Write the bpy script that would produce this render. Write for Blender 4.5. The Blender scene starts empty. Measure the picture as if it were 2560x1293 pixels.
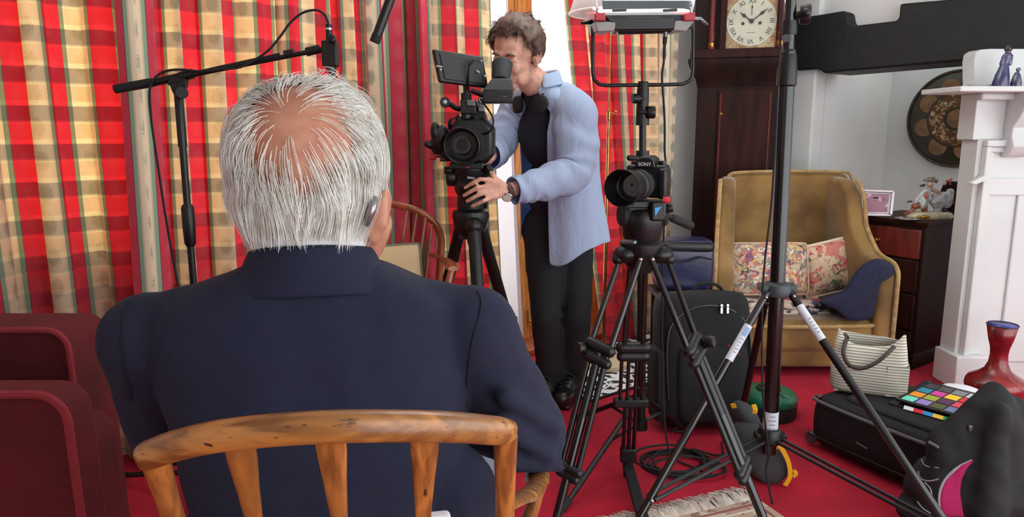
import bpy, math, random
from mathutils import Vector as V, Matrix, noise as mnoise
random.seed(7)
sc = bpy.context.scene
COL = sc.collection
# ------------------------------------------------------------------ camera
F_PX, PITCH, CAM_Z = 1800.0, math.radians(10.1), 1.2
cam_data = bpy.data.cameras.new('camera'); cam = bpy.data.objects.new('camera', cam_data); COL.objects.link(cam)
cam.location = (0, 0, CAM_Z); cam.rotation_euler = (math.radians(90) - PITCH, 0, 0)
cam_data.sensor_width = 36.0; cam_data.lens = 36.0 * F_PX / 2560.0; cam_data.clip_start = 0.02
sc.camera = cam
# ------------------------------------------------------------------ sky, daylight, exposure
SKY = 2.35
wd = bpy.data.worlds.new('sky'); sc.world = wd; wd.use_nodes = True
wd.node_tree.nodes['Background'].inputs[0].default_value = (0.93, 0.975, 1.0, 1)
wd.node_tree.nodes['Background'].inputs[1].default_value = SKY
sc.view_settings.view_transform = 'Standard'; sc.view_settings.look = 'None'
sc.view_settings.exposure = 0.55; sc.view_settings.gamma = 1.0; sc.view_settings.use_curve_mapping = False
sc.cycles.use_denoising = True
sc.cycles.max_bounces = 8; sc.cycles.diffuse_bounces = 5; sc.cycles.transparent_max_bounces = 12
sc.cycles.sample_clamp_indirect = 6.0
U = V((0.79, 0.613, 0)).normalized()      # along the curtained wall, to the right and away
N = V((0.613, -0.79, 0)).normalized()     # out of that wall into the room
W0 = V((0.0, 3.68, 0))                    # point on the curtained wall
def S(s, d=0.0, z=0.0): return W0 + U * s + N * d + V((0, 0, z))
def portal(name, c, nrm, w, h):
    l = bpy.data.lights.new(name, 'AREA'); l.shape = 'RECTANGLE'; l.size = w; l.size_y = h
    l.cycles.is_portal = True
    o = bpy.data.objects.new(name, l); COL.objects.link(o); o.location = c
    o.rotation_euler = V(nrm).to_track_quat('-Z', 'Y').to_euler(); return o
REAR = 4.05                               # distance of the rear wall
portal('daylight_left_window', S(-1.5, -0.3, 1.55), N, 1.5, 1.6)
portal('daylight_garden_door', S(0.35, -0.3, 1.05), N, 1.7, 2.2)
portal('daylight_rear_windows', S(-0.2, REAR + 0.25, 1.3), -N, 4.9, 2.3)
# ------------------------------------------------------------------ pixel -> world
_c, _s = math.cos(PITCH), math.sin(PITCH)
def ray(px, py):
    a, b = px - 1280.0, 646.5 - py
    return V((a, _c * F_PX + _s * b, -_s * F_PX + _c * b))
def W(px, py, Y):
    d = ray(px, py); return V((0, 0, CAM_Z)) + d * (Y / d.y)
def G(px, py, z=0.0):
    d = ray(px, py); return V((0, 0, CAM_Z)) + d * ((z - CAM_Z) / d.z)
def PXM(Y): return Y / 1772.0             # metres per pixel at depth Y
# ------------------------------------------------------------------ materials
def lin(c):
    r = []
    for x in c:
        x = x / 255.0
        r.append(x / 12.92 if x <= 0.04045 else ((x + 0.055) / 1.055) ** 2.4)
    return (*r, 1.0)
_M = {}
def newmat(name):
    m = bpy.data.materials.new(name); m.use_nodes = True
    nt = m.node_tree; return m, nt, nt.nodes['Principled BSDF']
def nd(nt, kind, **kw):
    n = nt.nodes.new(kind)
    for k, v in kw.items(): setattr(n, k, v)
    return n
def M(name, rgb, rough=0.6, metal=0.0, vary=None, bump=None, sheen=0.0, coat=0.0, spec=None, rgb2=None, stretch=(1, 1, 1), coat_rough=0.1):
    """Plain procedural material: colour, noise variation towards rgb2, noise bump."""
    if name in _M: return _M[name]
    m, nt, b = newmat(name); L = nt.links
    b.inputs['Base Color'].default_value = lin(rgb); b.inputs['Roughness'].default_value = rough
    b.inputs['Metallic'].default_value = metal
    if spec is not None: b.inputs['Specular IOR Level'].default_value = spec
    if sheen: b.inputs['Sheen Tint'].default_value = lin(tuple(min(255, x * 1.5 + 15) for x in rgb)); b.inputs['Sheen Weight'].default_value = sheen; b.inputs['Sheen Roughness'].default_value = 0.4
    if coat: b.inputs['Coat Weight'].default_value = coat; b.inputs['Coat Roughness'].default_value = coat_rough
    if vary or bump:
        tc = nd(nt, 'ShaderNodeTexCoord'); mp = nd(nt, 'ShaderNodeMapping'); mp.inputs['Scale'].default_value = stretch
        L.new(tc.outputs['Object'], mp.inputs['Vector'])
    if vary:
        nz = nd(nt, 'ShaderNodeTexNoise'); nz.inputs['Scale'].default_value = vary[0]; nz.inputs['Detail'].default_value = 6
        L.new(mp.outputs[0], nz.inputs['Vector'])
        mr = nd(nt, 'ShaderNodeMapRange'); mr.inputs[1].default_value = 0.35; mr.inputs[2].default_value = 0.65
        L.new(nz.outputs[0], mr.inputs[0])
        mx = nd(nt, 'ShaderNodeMix', data_type='RGBA'); L.new(mr.outputs[0], mx.inputs[0])
        r2 = rgb2 or tuple(max(0, x * (1 - vary[1])) for x in rgb)
        mx.inputs[6].default_value = lin(rgb); mx.inputs[7].default_value = lin(r2)
        L.new(mx.outputs[2], b.inputs['Base Color'])
    if bump:
        nz = nd(nt, 'ShaderNodeTexNoise'); nz.inputs['Scale'].default_value = bump[0]; nz.inputs['Detail'].default_value = 4
        L.new(mp.outputs[0], nz.inputs['Vector'])
        bp = nd(nt, 'ShaderNodeBump'); bp.inputs['Strength'].default_value = bump[1]; bp.inputs['Distance'].default_value = bump[2] if len(bump) > 2 else 0.004
        L.new(nz.outputs[0], bp.inputs['Height']); L.new(bp.outputs[0], b.inputs['Normal'])
    _M[name] = m; return m
# ------------------------------------------------------------------ mesh builder
def frame(d, up=V((0, 0, 1))):
    d = V(d).normalized()
    if abs(d.dot(up)) > 0.98: up = V((0, 1, 0))
    x = d.cross(up).normalized(); y = x.cross(d).normalized(); return x, y, d
class MB:
    def __init__(s): s.v = []; s.f = []; s.uv = None
    def add(s, vs, fs):
        o = len(s.v); s.v += [V(p) for p in vs]; s.f += [tuple(i + o for i in f) for f in fs]; return s
    def box(s, c, size, R=None):
        c = V(c); h = V(size) * 0.5; R = R or Matrix.Identity(3)
        vs = [c + R @ V((sx * h.x, sy * h.y, sz * h.z)) for sz in (-1, 1) for sy in (-1, 1) for sx in (-1, 1)]
        return s.add(vs, [(0, 2, 3, 1), (4, 5, 7, 6), (0, 1, 5, 4), (2, 6, 7, 3), (0, 4, 6, 2), (1, 3, 7, 5)])
    def hexa(s, b, t):            # bottom quad, top quad, both counter-clockwise from above
        return s.add(list(b) + list(t), [(3, 2, 1, 0), (4, 5, 6, 7), (0, 1, 5, 4), (1, 2, 6, 5), (2, 3, 7, 6), (3, 0, 4, 7)])
    def rings(s, rings, closed=True, caps=True):
        o = len(s.v); n = len(rings[0])
        for r in rings: s.v += [V(p) for p in r]
        for i in range(len(rings) - 1):
            for j in range(n if closed else n - 1):
                a = o + i * n + j; b = o + i * n + (j + 1) % n
                s.f.append((a, b, b + n, a + n))
        if caps and closed:
            s.f.append(tuple(o + j for j in reversed(range(n)))); s.f.append(tuple(o + (len(rings) - 1) * n + j for j in range(n)))
        return s
    def tube(s, pts, r, n=10, caps=True, flat=1.0, up=V((0, 0, 1))):
        pts = [V(p) for p in pts]; k = len(pts)
        rr = r if isinstance(r, (list, tuple)) else [r] * k
        t = []
        for i in range(k):
            d = pts[min(i + 1, k - 1)] - pts[max(i - 1, 0)]; t.append(d.normalized())
        x, y, _ = frame(t[0], up); out = []
        for i in range(k):
            if i:
                q = t[i - 1].rotation_difference(t[i]); x = q @ x; y = q @ y
            out.append([pts[i] + x * (rr[i] * math.cos(2 * math.pi * j / n)) + y * (rr[i] * flat * math.sin(2 * math.pi * j / n)) for j in range(n)])
        return s.rings(out, True, caps)
    def lathe(s, prof, o, ax=V((0, 0, 1)), n=24):
        o = V(o); x, y, d = frame(ax); prof = list(prof)
        hoop = prof[0][0] > 1e-3 and prof[-1][0] > 1e-3 and len(prof) > 2 and abs(prof[0][1] - prof[-1][1]) < .35 * prof[0][0] and abs(prof[0][0] - prof[-1][0]) < .1 * prof[0][0]
        if hoop: prof.append(prof[0])
        return s.rings([[o + d * z + x * (max(r, 1e-4) * math.cos(2 * math.pi * j / n)) + y * (max(r, 1e-4) * math.sin(2 * math.pi * j / n)) for j in range(n)] for r, z in prof], True, not hoop)
    def ell(s, c, r, R=None, n=20, m=12):
        c = V(c); R = R or Matrix.Identity(3); r = V(r) if not isinstance(r, (int, float)) else V((r, r, r))
        rings = []
        for i in range(1, m):
            th = math.pi * i / m
            rings.append([c + R @ V((r.x * math.sin(th) * math.cos(2 * math.pi * j / n), r.y * math.sin(th) * math.sin(2 * math.pi * j / n), -r.z * math.cos(th))) for j in range(n)])
        o = len(s.v); s.rings(rings, True, False)
        a = len(s.v); s.v += [c + R @ V((0, 0, -r.z)), c + R @ V((0, 0, r.z))]
        L = o + (m - 2) * n
        for j in range(n):
            s.f.append((a, o + (j + 1) % n, o + j)); s.f.append((a + 1, L + j, L + (j + 1) % n))
        return s
    def cap(s, p0, r0, p1, r1, n=14):
        p0, p1 = V(p0), V(p1); d = p1 - p0; L = max(d.length, 1e-5); prof = []
        for i in range(1, 6):
            a = math.pi / 2 * (1 - i / 5.0); prof.append((r0 * math.cos(a), -r0 * math.sin(a)))
        for i in range(0, 5):
            a = math.pi / 2 * (i / 5.0); prof.append((r1 * math.cos(a), L + r1 * math.sin(a)))
        return s.lathe(prof, p0, d, n)
    def prism(s, poly, th):       # world-space planar polygon, extruded by vector th
        th = V(th); n = len(poly); a = [V(p) for p in poly]; b = [p + th for p in a]
        return s.add(a + b, [tuple(reversed(range(n))), tuple(range(n, 2 * n))] + [(i, (i + 1) % n, n + (i + 1) % n, n + i) for i in range(n)])
    def grid(s, fn, nu, nv, uv=None):
        o = len(s.v)
        for j in range(nv + 1):
            for i in range(nu + 1): s.v.append(V(fn(i / nu, j / nv)))
        for j in range(nv):
            for i in range(nu):
                a = o + j * (nu + 1) + i; s.f.append((a, a + 1, a + nu + 2, a + nu + 1))
        return s
    def build(s, name, mat, parent=None, smooth=True, bevel=0, seg=2, sub=0, solid=0, remesh=0, smo=0, disp=None, flip=False, recalc=True, uv=None):
        me = bpy.data.meshes.new(name); off = V(parent_loc(parent))
        me.from_pydata([tuple(p - off) for p in s.v], [], s.f)
        if recalc:
            import bmesh
            b = bmesh.new(); b.from_mesh(me); bmesh.ops.recalc_face_normals(b, faces=b.faces); b.to_mesh(me); b.free()
        if uv:
            ul = me.uv_layers.new(name='fabric')
            for lp in me.loops: ul.data[lp.index].uv = uv[lp.vertex_index]
        me.validate(); me.materials.append(mat)
        if smooth:
            me.polygons.foreach_set('use_smooth', [True] * len(me.polygons))
            if not (sub or remesh or smooth == 'all'): me.set_sharp_from_angle(angle=math.radians(38))
        o = bpy.data.objects.new(name, me); COL.objects.link(o)
        if parent: o.parent = parent
        if solid: q = o.modifiers.new('solid', 'SOLIDIFY'); q.thickness = solid; q.offset = 0
        if bevel: q = o.modifiers.new('bevel', 'BEVEL'); q.width = bevel; q.segments = seg; q.limit_method = 'ANGLE'; q.angle_limit = math.radians(40)
        if remesh:
            q = o.modifiers.new('remesh', 'REMESH'); q.mode = 'VOXEL'; q.voxel_size = remesh; q.use_smooth_shade = True
        if smo: q = o.modifiers.new('smooth', 'SMOOTH'); q.factor = 0.5; q.iterations = smo
        if sub: q = o.modifiers.new('sub', 'SUBSURF'); q.levels = sub; q.render_levels = sub
        for (sz, st, dep) in (disp or []):
            key = 'folds_%g_%g' % (sz, dep); t = bpy.data.textures.get(key)
            if not t: t = bpy.data.textures.new(key, 'CLOUDS'); t.noise_scale = sz; t.noise_depth = int(dep)
            q = o.modifiers.new('folds', 'DISPLACE'); q.texture = t; q.strength = st; q.texture_coords = 'LOCAL'; q.mid_level = 0.5
        return o
def parent_loc(p):
    l = V((0, 0, 0))
    while p is not None: l += p.location; p = p.parent
    return l
def thing(name, label, cat, loc, group=None):
    o = bpy.data.objects.new(name, None); COL.objects.link(o); o.location = loc; o.empty_display_size = 0.1
    return tag(o, label, cat, group)
def tag(o, label=None, cat=None, group=None, kind=None):
    if label: o['label'] = label
    if cat: o['category'] = cat
    if group: o['group'] = group
    if kind: o['kind'] = kind
    return o
def spline(pts, n=8):
    """Smooth curve through pts (Hermite, tangents scaled to each segment's length)."""
    pts = [V(p) for p in pts]; out = []; k = len(pts); tg = []
    for i in range(k):
        a, c = pts[max(i - 1, 0)], pts[min(i + 1, k - 1)]; L_ = (pts[i] - a).length + (c - pts[i]).length
        tg.append((c - a) / L_ if L_ > 1e-9 else V((0, 0, 0)))
    for i in range(k - 1):
        b, c = pts[i], pts[i + 1]; d = (c - b).length
        for j in range(n):
            t = j / n; t2, t3 = t * t, t * t * t
            out.append(b * (2 * t3 - 3 * t2 + 1) + tg[i] * (d * (t3 - 2 * t2 + t)) + c * (3 * t2 - 2 * t3) + tg[i + 1] * (d * (t3 - t2)))
    out.append(pts[-1]); return out
def text(body, mat, parent, c, xdir, up, size, name='lettering', depth=0.0004):
    cu = bpy.data.curves.new(name, 'FONT'); cu.body = body; cu.size = size; cu.extrude = depth
    cu.align_x = 'CENTER'; cu.align_y = 'CENTER'; cu.materials.append(mat)
    tmp = bpy.data.objects.new(name, cu); COL.objects.link(tmp); bpy.context.view_layer.update()
    me = bpy.data.meshes.new_from_object(tmp.evaluated_get(bpy.context.evaluated_depsgraph_get())); bpy.data.objects.remove(tmp); bpy.data.curves.remove(cu)
    me.materials.clear(); me.materials.append(mat); o = bpy.data.objects.new(name, me); COL.objects.link(o)
    x = V(xdir).normalized(); z = x.cross(V(up)).normalized(); y = z.cross(x)
    R = Matrix((x, y, z)).transposed()
    o.rotation_euler = R.to_euler(); o.location = V(c) - parent_loc(parent)
    if parent: o.parent = parent
    return o
def surf(o, px, py):
    """Point of object o's finished surface seen at a photo pixel (to lay seams and print on cloth)."""
    bpy.context.view_layer.update(); e = o.evaluated_get(bpy.context.evaluated_depsgraph_get()); mi = e.matrix_world.inverted()
    a = mi @ V((0, 0, CAM_Z)); d = (mi.to_3x3() @ ray(px, py)).normalized(); ok, p, n, i = e.ray_cast(a, d)
    return (e.matrix_world @ p, (e.matrix_world.to_3x3() @ n).normalized()) if ok else None
# common materials
BLACK = M('black_plastic', (11, 11, 13), 0.4, bump=(220, 0.15))
MATTE = M('matte_black_metal', (13, 13, 15), 0.38, spec=0.5)
GLOSSY = M('gloss_black_tube', (12, 13, 14), 0.2, spec=0.7)
RUBBER = M('dark_rubber', (24, 24, 25), 0.75)
CHROME = M('bright_metal', (205, 205, 205), 0.22, 1.0)
STEEL = M('grey_steel', (120, 122, 125), 0.35, 1.0)
BRASS = M('aged_brass', (176, 130, 70), 0.28, 1.0, vary=(20, 0.25))
WHITE_PAINT = M('white_paint', (216, 219, 218), 0.5, vary=(3, 0.04), bump=(60, 0.08))
PLASTER = M('white_plaster', (236, 238, 235), 0.85, vary=(2.2, 0.05), bump=(25, 0.25))
NAVY = M('navy_cloth', (30, 36, 66), 0.9, sheen=0.2, vary=(60, 0.25), bump=(900, 0.3))
PAPER = M('white_paper', (232, 232, 238), 0.7)
# ================================================================== the room
def struct(o): o['kind'] = 'structure'; return o
CARPET = M('red_carpet', (194, 20, 52), 0.95, vary=(5, 0.16), bump=(500, 0.5, 0.003), sheen=0.15)
ROOM_L, ROOM_R, CEIL = -4.0, 1.62, 2.42
b = MB(); q = [S(-4.2, -0.35), S(3.4, -0.35), S(3.4, REAR + 0.3), S(-4.2, REAR + 0.3)]
b.prism([p + V((0, 0, -0.1)) for p in q], (0, 0, 0.1)); struct(b.build('floor', CARPET))
b = MB(); b.prism([p + V((0, 0, CEIL)) for p in q], (0, 0, 0.1)); struct(b.build('ceiling', WHITE_PAINT))
def wall_piece(m, s0, s1, z0, z1, d0=-0.28, d1=0.0):
    m.hexa([S(s0, d1, z0), S(s1, d1, z0), S(s1, d0, z0), S(s0, d0, z0)], [S(s0, d1, z1), S(s1, d1, z1), S(s1, d0, z1), S(s0, d0, z1)])
b = MB()
wall_piece(b, -4.2, -2.2, 0, CEIL); wall_piece(b, -2.2, -0.86, 0, 0.80); wall_piece(b, -2.2, -0.86, 2.28, CEIL)
wall_piece(b, -0.86, -0.50, 0, CEIL); wall_piece(b, -0.50, 1.14, 2.16, CEIL); wall_piece(b, 1.14, 3.4, 0, CEIL)
struct(b.build('wall_window', PLASTER))
b = MB(); b.hexa([S(-4.2, -0.3), S(-4.0, -0.3), S(-4.0, REAR + .3), S(-4.2, REAR + .3)], [S(-4.2, -0.3, CEIL), S(-4.0, -0.3, CEIL), S(-4.0, REAR + .3, CEIL), S(-4.2, REAR + .3, CEIL)])
struct(b.build('wall_left', PLASTER))
b = MB()
wall_piece(b, -4.2, -2.6, 0, CEIL, REAR, REAR + .2); wall_piece(b, -2.6, 2.2, 0, 0.12, REAR, REAR + .2); wall_piece(b, -2.6, 2.2, 2.3, CEIL, REAR, REAR + .2); wall_piece(b, 2.2, 3.4, 0, CEIL, REAR, REAR + .2)
struct(b.build('wall_rear', PLASTER))
# window joinery: frame and panes
OAK = M('golden_oak', (226, 150, 74), 0.4, vary=(9, 0.25), stretch=(6, 6, 0.6), coat=0.3)
gl, nt, bs = newmat('clear_glass')
tr = nd(nt, 'ShaderNodeBsdfTransparent'); gs = nd(nt, 'ShaderNodeBsdfGlossy'); gs.inputs['Roughness'].default_value = 0.02
mx = nd(nt, 'ShaderNodeMixShader'); mx.inputs[0].default_value = 0.06
nt.links.new(tr.outputs[0], mx.inputs[1]); nt.links.new(gs.outputs[0], mx.inputs[2]); nt.links.new(mx.outputs[0], nt.nodes['Material Output'].inputs[0])
def joinery(name, s0, s1, z0, z1, d, st=0.05, bot=0.05, top=0.05, mids=()):
    root = thing(name, None, None, S((s0 + s1) / 2, d, z0)); root['kind'] = 'structure'
    b = MB(); wall_piece(b, s0, s0 + st, z0, z1, d - .025, d + .025); b.build('stile', OAK, root, bevel=.003)
    b = MB(); wall_piece(b, s1 - st, s1, z0, z1, d - .025, d + .025); b.build('stile', OAK, root, bevel=.003)
    b = MB(); wall_piece(b, s0 + st, s1 - st, z0, z0 + bot, d - .022, d + .022); b.build('bottom_rail', OAK, root, bevel=.003)
    b = MB(); wall_piece(b, s0 + st, s1 - st, z1 - top, z1, d - .022, d + .022); b.build('top_rail', OAK, root, bevel=.003)
    for m_ in mids:
        b = MB(); wall_piece(b, m_ - st / 2, m_ + st / 2, z0 + bot, z1 - top, d - .02, d + .02); b.build('mullion', OAK, root, bevel=.003)
    b = MB(); wall_piece(b, s0 + st, s1 - st, z0 + bot, z1 - top, d - .004, d + .004); b.build('pane', gl, root)
    return root
joinery('window_1', -2.2, -0.86, 0.80, 2.28, -0.2, mids=(-1.53,))
d1 = joinery('door_1', -0.47, 0.15, 0.03, 2.14, -0.2, st=0.08, bot=0.30)
d2 = joinery('door_2', 0.16, 0.80, 0.03, 2.14, -0.2, st=0.11, bot=0.29)
d3 = joinery('window_2', 0.81, 1.14, 0.03, 2.14, -0.2, st=0.08, bot=0.30)
b = MB(); b.box(S(0.262, -0.165, 0.15), (.035, .012, .09), Matrix((U, -N, V((0, 0, 1)))).transposed()); b.lathe([(0, 0), (.008, 0), (.008, .03), (0, .032)], S(0.262, -0.16, 0.13), N, 10)
b.build('door_bolt', M('polished_bolt_brass', (214, 190, 130), .25, 1.0), d2, bevel=.002)
b = MB(); wall_piece(b, -0.5, 1.14, 0.0, 0.032, -0.28, 0.02); struct(b.build('trim_1', M('door_sill_wood', (176, 96, 70), .5, vary=(10, .2), stretch=(1, 6, 1)), bevel=.004))
# fireplace wall: recess (inglenook) under a black beam
J = W(2030, 326, 4.25); J.z = 0                      # recess jamb
K = J - N * 1.0                                     # runs back into the corner
REC = 0.92
def vwall(m, p0, p1, z0, z1, th):                   # upright slab from p0 to p1, thickness vector th
    p0, p1, th = V(p0), V(p1), V(th); up = V((0, 0, 1))
    m.prism([p0 + up * z0, p1 + up * z0, p1 + up * z1, p0 + up * z1], th)
b = MB(); vwall(b, K - N * .6, J, 0, CEIL, U * 0.12); struct(b.build('wall_right', PLASTER, bevel=.012))
b = MB(); vwall(b, J + U * .12, J + U * REC, 0, 1.75, -N * 0.1); struct(b.build('wall_recess_side', PLASTER))
b = MB(); vwall(b, J + U * REC - N * .1, J + U * REC + N * 2.6, 0, 1.75, U * 0.12); struct(b.build('wall_recess_back', PLASTER))
BE = J + N * 2.4
# plaster above beam has a notch running down into the beam face
zb0, zb1 = 1.50, 1.62
b = MB(); vwall(b, J - N * .06 + U * .03, BE + U * .03, zb1, CEIL, U * 0.12); struct(b.build('wall_above_beam', PLASTER))
BEAM = M('black_beam_paint', (24, 26, 30), 0.62, vary=(4, 0.3), bump=(14, 0.6, 0.01))
def bz(px, py, off=0.05):                           # height of a photo point on the beam's face
    o = J - U * off; d = ray(px, py); t = (o - V((0, 0, 0))).dot(U) / d.dot(U); p = V((0, 0, CAM_Z)) + d * t
    return (p - o).dot(N), p.z
prof = [bz(1985, 176), bz(2045, 172), bz(2060, 183), bz(2440, 150)]
z_end = prof[-1][1]
prof += [(2.3, z_end + .0), (2.3, 1.86)]
prof += [bz(2560, -18), bz(2249, 9), bz(2246, 46), bz(2236, 52), bz(2134, 64), bz(2122, 58), bz(2118, 32), bz(2106, 27), bz(2040, 38), bz(1985, 45)]
b = MB(); o_ = J - U * .05
b.prism([o_ + N * n_ + V((0, 0, z_)) for n_, z_ in prof], U * .30); struct(b.build('beam', BEAM, bevel=.012))
# baseboard right of the curtains, behind the clock
b = MB(); wall_piece(b, 1.16, 2.0, 0, .12, 0, .018); struct(b.build('baseboard_window_wall', WHITE_PAINT, bevel=.003))
b = MB(); vwall(b, K + U * 0, J, 0, .12, -U * .018); struct(b.build('baseboard_right', WHITE_PAINT, bevel=.003))
# ================================================================== curtains
def curtain_mat(name, trans):
    m, nt, bs = newmat(name); L = nt.links; nt.nodes.remove(bs)
    uv = nd(nt, 'ShaderNodeUVMap', uv_map='fabric'); sp = nd(nt, 'ShaderNodeSeparateXYZ'); L.new(uv.outputs[0], sp.inputs[0])
    def math_(op, a, b_=None):
        n = nd(nt, 'ShaderNodeMath', operation=op)
        for i, x in enumerate((a, b_)):
            if x is None: continue
            if isinstance(x, (int, float)): n.inputs[i].default_value = x
            else: L.new(x, n.inputs[i])
        return n.outputs[0]
    P = 0.195
    fu = math_('FRACT', math_('DIVIDE', sp.outputs[0], P))
    def ramp(f, stops, interp='CONSTANT'):
        r = nd(nt, 'ShaderNodeValToRGB'); r.color_ramp.interpolation = interp; e = r.color_ramp.elements
        e[0].position = stops[0][0]; e[0].color = lin(stops[0][1])
        e[1].position = stops[1][0]; e[1].color = lin(stops[1][1])
        for p_, c_ in stops[2:]:
            x = e.new(p_); x.color = lin(c_)
        L.new(f, r.inputs[0]); return r.outputs[0]
    cream, green, red, cedge = (226, 208, 180), (138, 166, 144), (198, 70, 86), (208, 190, 158)
    front = ramp(fu, [(0, cream), (.33, cedge), (.36, green), (.43, (120, 60, 60)), (.445, red), (.86, (120, 60, 60)), (.875, green), (.945, cedge), (.97, cream)])
    back = ramp(fu, [(0, (255, 214, 138)), (.34, (255, 235, 165)), (.36, (150, 140, 84)), (.445, (246, 40, 40)), (.875, (150, 140, 84)), (.945, (255, 236, 170)), (.965, (255, 214, 138))])
    # small woven motif down the middle of the cream and red stripes
    mv = math_('SUBTRACT', math_('FRACT', math_('DIVIDE', sp.outputs[1], 0.105)), 0.5)
    def spot(centre, w):
        du = math_('DIVIDE', math_('SUBTRACT', math_('FRACT', math_('ADD', fu, 0.5 - centre)), 0.5), w)
        dv = math_('DIVIDE', mv, .33)
        return math_('SQRT', math_('ADD', math_('MULTIPLY', du, du), math_('MULTIPLY', dv, dv)))
    nz = nd(nt, 'ShaderNodeTexNoise'); nz.inputs['Scale'].default_value = 190; nz.inputs['Detail'].default_value = 2; L.new(uv.outputs[0], nz.inputs['Vector'])
    def mask(sd):
        a = math_('ADD', sd, math_('MULTIPLY', math_('SUBTRACT', nz.outputs[0], .5), 1.6))
        r = nd(nt, 'ShaderNodeMapRange'); r.inputs[1].default_value = 1.0; r.inputs[2].default_value = .7; r.inputs[3].default_value = 0; r.inputs[4].default_value = 1
        L.new(a, r.inputs[0]); return r.outputs[0]
    def mixc(f, a, c, k=1.0):
        x = nd(nt, 'ShaderNodeMix', data_type='RGBA'); L.new(math_('MULTIPLY', f, k), x.inputs[0]); L.new(a, x.inputs[6]); x.inputs[7].default_value = lin(c); return x.outputs[2]
    front = mixc(mask(spot(.155, .12)), front, (142, 146, 132), .75)
    front = mixc(mask(spot(.655, .13)), front, (206, 98, 104), .55)
    fin = front
    df = nd(nt, 'ShaderNodeBsdfDiffuse'); L.new(front, df.inputs[0]); out = df.outputs[0]
    if trans:
        # the woven check of the lining shows only against the light
        fv = math_('FRACT', math_('DIVIDE', sp.outputs[1], 0.1235))
        chk = ramp(fv, [(0, (150, 140, 128)), (.34, (150, 140, 128)), (.37, (255, 255, 250)), (.47, (255, 255, 248)), (.50, (236, 214, 190)), (.88, (236, 214, 190)), (.90, (255, 255, 250)), (.985, (150, 140, 128))], 'LINEAR')
        mu = nd(nt, 'ShaderNodeMix', data_type='RGBA', blend_type='MULTIPLY'); mu.inputs[0].default_value = 1
        L.new(back, mu.inputs[6]); L.new(chk, mu.inputs[7])
        ts = nd(nt, 'ShaderNodeBsdfTranslucent'); L.new(mu.outputs[2], ts.inputs[0])
        mxs = nd(nt, 'ShaderNodeMixShader'); mxs.inputs[0].default_value = trans
        L.new(out, mxs.inputs[1]); L.new(ts.outputs[0], mxs.inputs[2]); out = mxs.outputs[0]
    L.new(out, nt.nodes['Material Output'].inputs[0]); return m
CURT = curtain_mat('striped_curtain_fabric', 0.44)
CURT_HEM_UNLIT = curtain_mat('striped_curtain_hem_unlit_fabric', 0.0)  # opaque copy: edge hems, plus missing backlight built into the cloth
LINING, nt, bs = newmat('white_curtain_lining'); df = nd(nt, 'ShaderNodeBsdfDiffuse'); df.inputs[0].default_value = lin((222, 216, 222)); ts = nd(nt, 'ShaderNodeBsdfTranslucent'); ts.inputs[0].default_value = lin((246, 244, 248)); mx = nd(nt, 'ShaderNodeMixShader'); mx.inputs[0].default_value = .7
nt.links.new(df.outputs[0], mx.inputs[1]); nt.links.new(ts.outputs[0], mx.inputs[2]); nt.links.new(mx.outputs[0], nt.nodes['Material Output'].inputs[0]); nt.nodes.remove(bs)
def curtain(name, label, s0, s1, waves, amp, seed, d=0.10, flare=0.0, z0=0.015, z1=2.30, hem=None, swing=(0, 0), nu=None, lining=None, shift=None):
    rnd = random.Random(seed); ph = [rnd.uniform(0, 6.28) for _ in range(6)]; am = [rnd.uniform(.5, 1.2) for _ in range(6)]
    nu = nu or int(waves * 22); nv = 26; w = s1 - s0
    def pos(a, v):
        z = z0 + (z1 - z0) * v
        t = 2 * math.pi * waves * (a + .016 * math.sin(5 * a + ph[0]) + .012 * math.sin(17 * a + ph[3]))
        g = 0.75 + 0.5 * (1 - v)
        off = amp * g * (math.sin(t) + .35 * am[1] * math.sin(2.0 * t + ph[1]) + .3 * am[2] * math.sin(t * .53 + ph[2] + 1.3 * (1 - v)))
        s = s0 + w * a + amp * .52 * g * math.sin(2 * t + ph[4]) + amp * .35 * math.sin(t * .7 + ph[5]) + .01 * math.sin(3 * v + ph[5])
        s += flare * (1 - v) ** 1.5 * (a - 0.5) * 2 + (swing[0] * (1 - a) + swing[1] * a) * (1 - v) ** 1.3
        return S(s, d + off, z)
    rows = []
    us = [0.0]
    for i in range(nu):
        us.append(us[-1] + (pos((i + 1) / nu, .5) - pos(i / nu, .5)).length)
    def make(i0, i1):
        m = MB(); uv = []
        for j in range(nv + 1):
            for i in range(i0, i1 + 1): m.v.append(pos(i / nu, j / nv)); uv.append((us[i] + (shift if shift is not None else seed * .071), z0 + (z1 - z0) * j / nv))
        k = i1 - i0 + 1
        for j in range(nv):
            for i in range(k - 1): a_ = j * k + i; m.f.append((a_, a_ + 1, a_ + k + 1, a_ + k))
        return m, uv
    root = thing(name, label, 'curtain', S((s0 + s1) / 2, d, 0))
    cuts = hem or []
    segs = []; last = 0
    for (a, c) in cuts:
        ia, ic = int(a * nu), int(c * nu)
        if ia > last: segs.append((last, ia, 0))
        segs.append((ia, ic, 1)); last = ic
    end = nu if lining is None else int(nu * lining)
    if last < end: segs.append((last, end, 0))
    if end < nu: segs.append((end, nu, 2))
    for (a, c, h) in segs:
        m, uv = make(a, c); m.build(('drape', 'hem_unlit', 'lining_edge')[h], (CURT, CURT_HEM_UNLIT, LINING)[h], root, smooth='all', recalc=False, uv=uv)
    return root
curtain('curtain', 'striped red and cream curtain hanging behind the red velvet armchair', -2.75, -1.69, 6, .032, 1, d=.09, hem=[(0, .10), (.93, 1.0)])
curtain('curtain', 'striped red and cream curtain hanging behind the microphone stand', -1.76, -1.10, 5, .030, 2, d=.205, hem=[(0, .12)], flare=.02)
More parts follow.
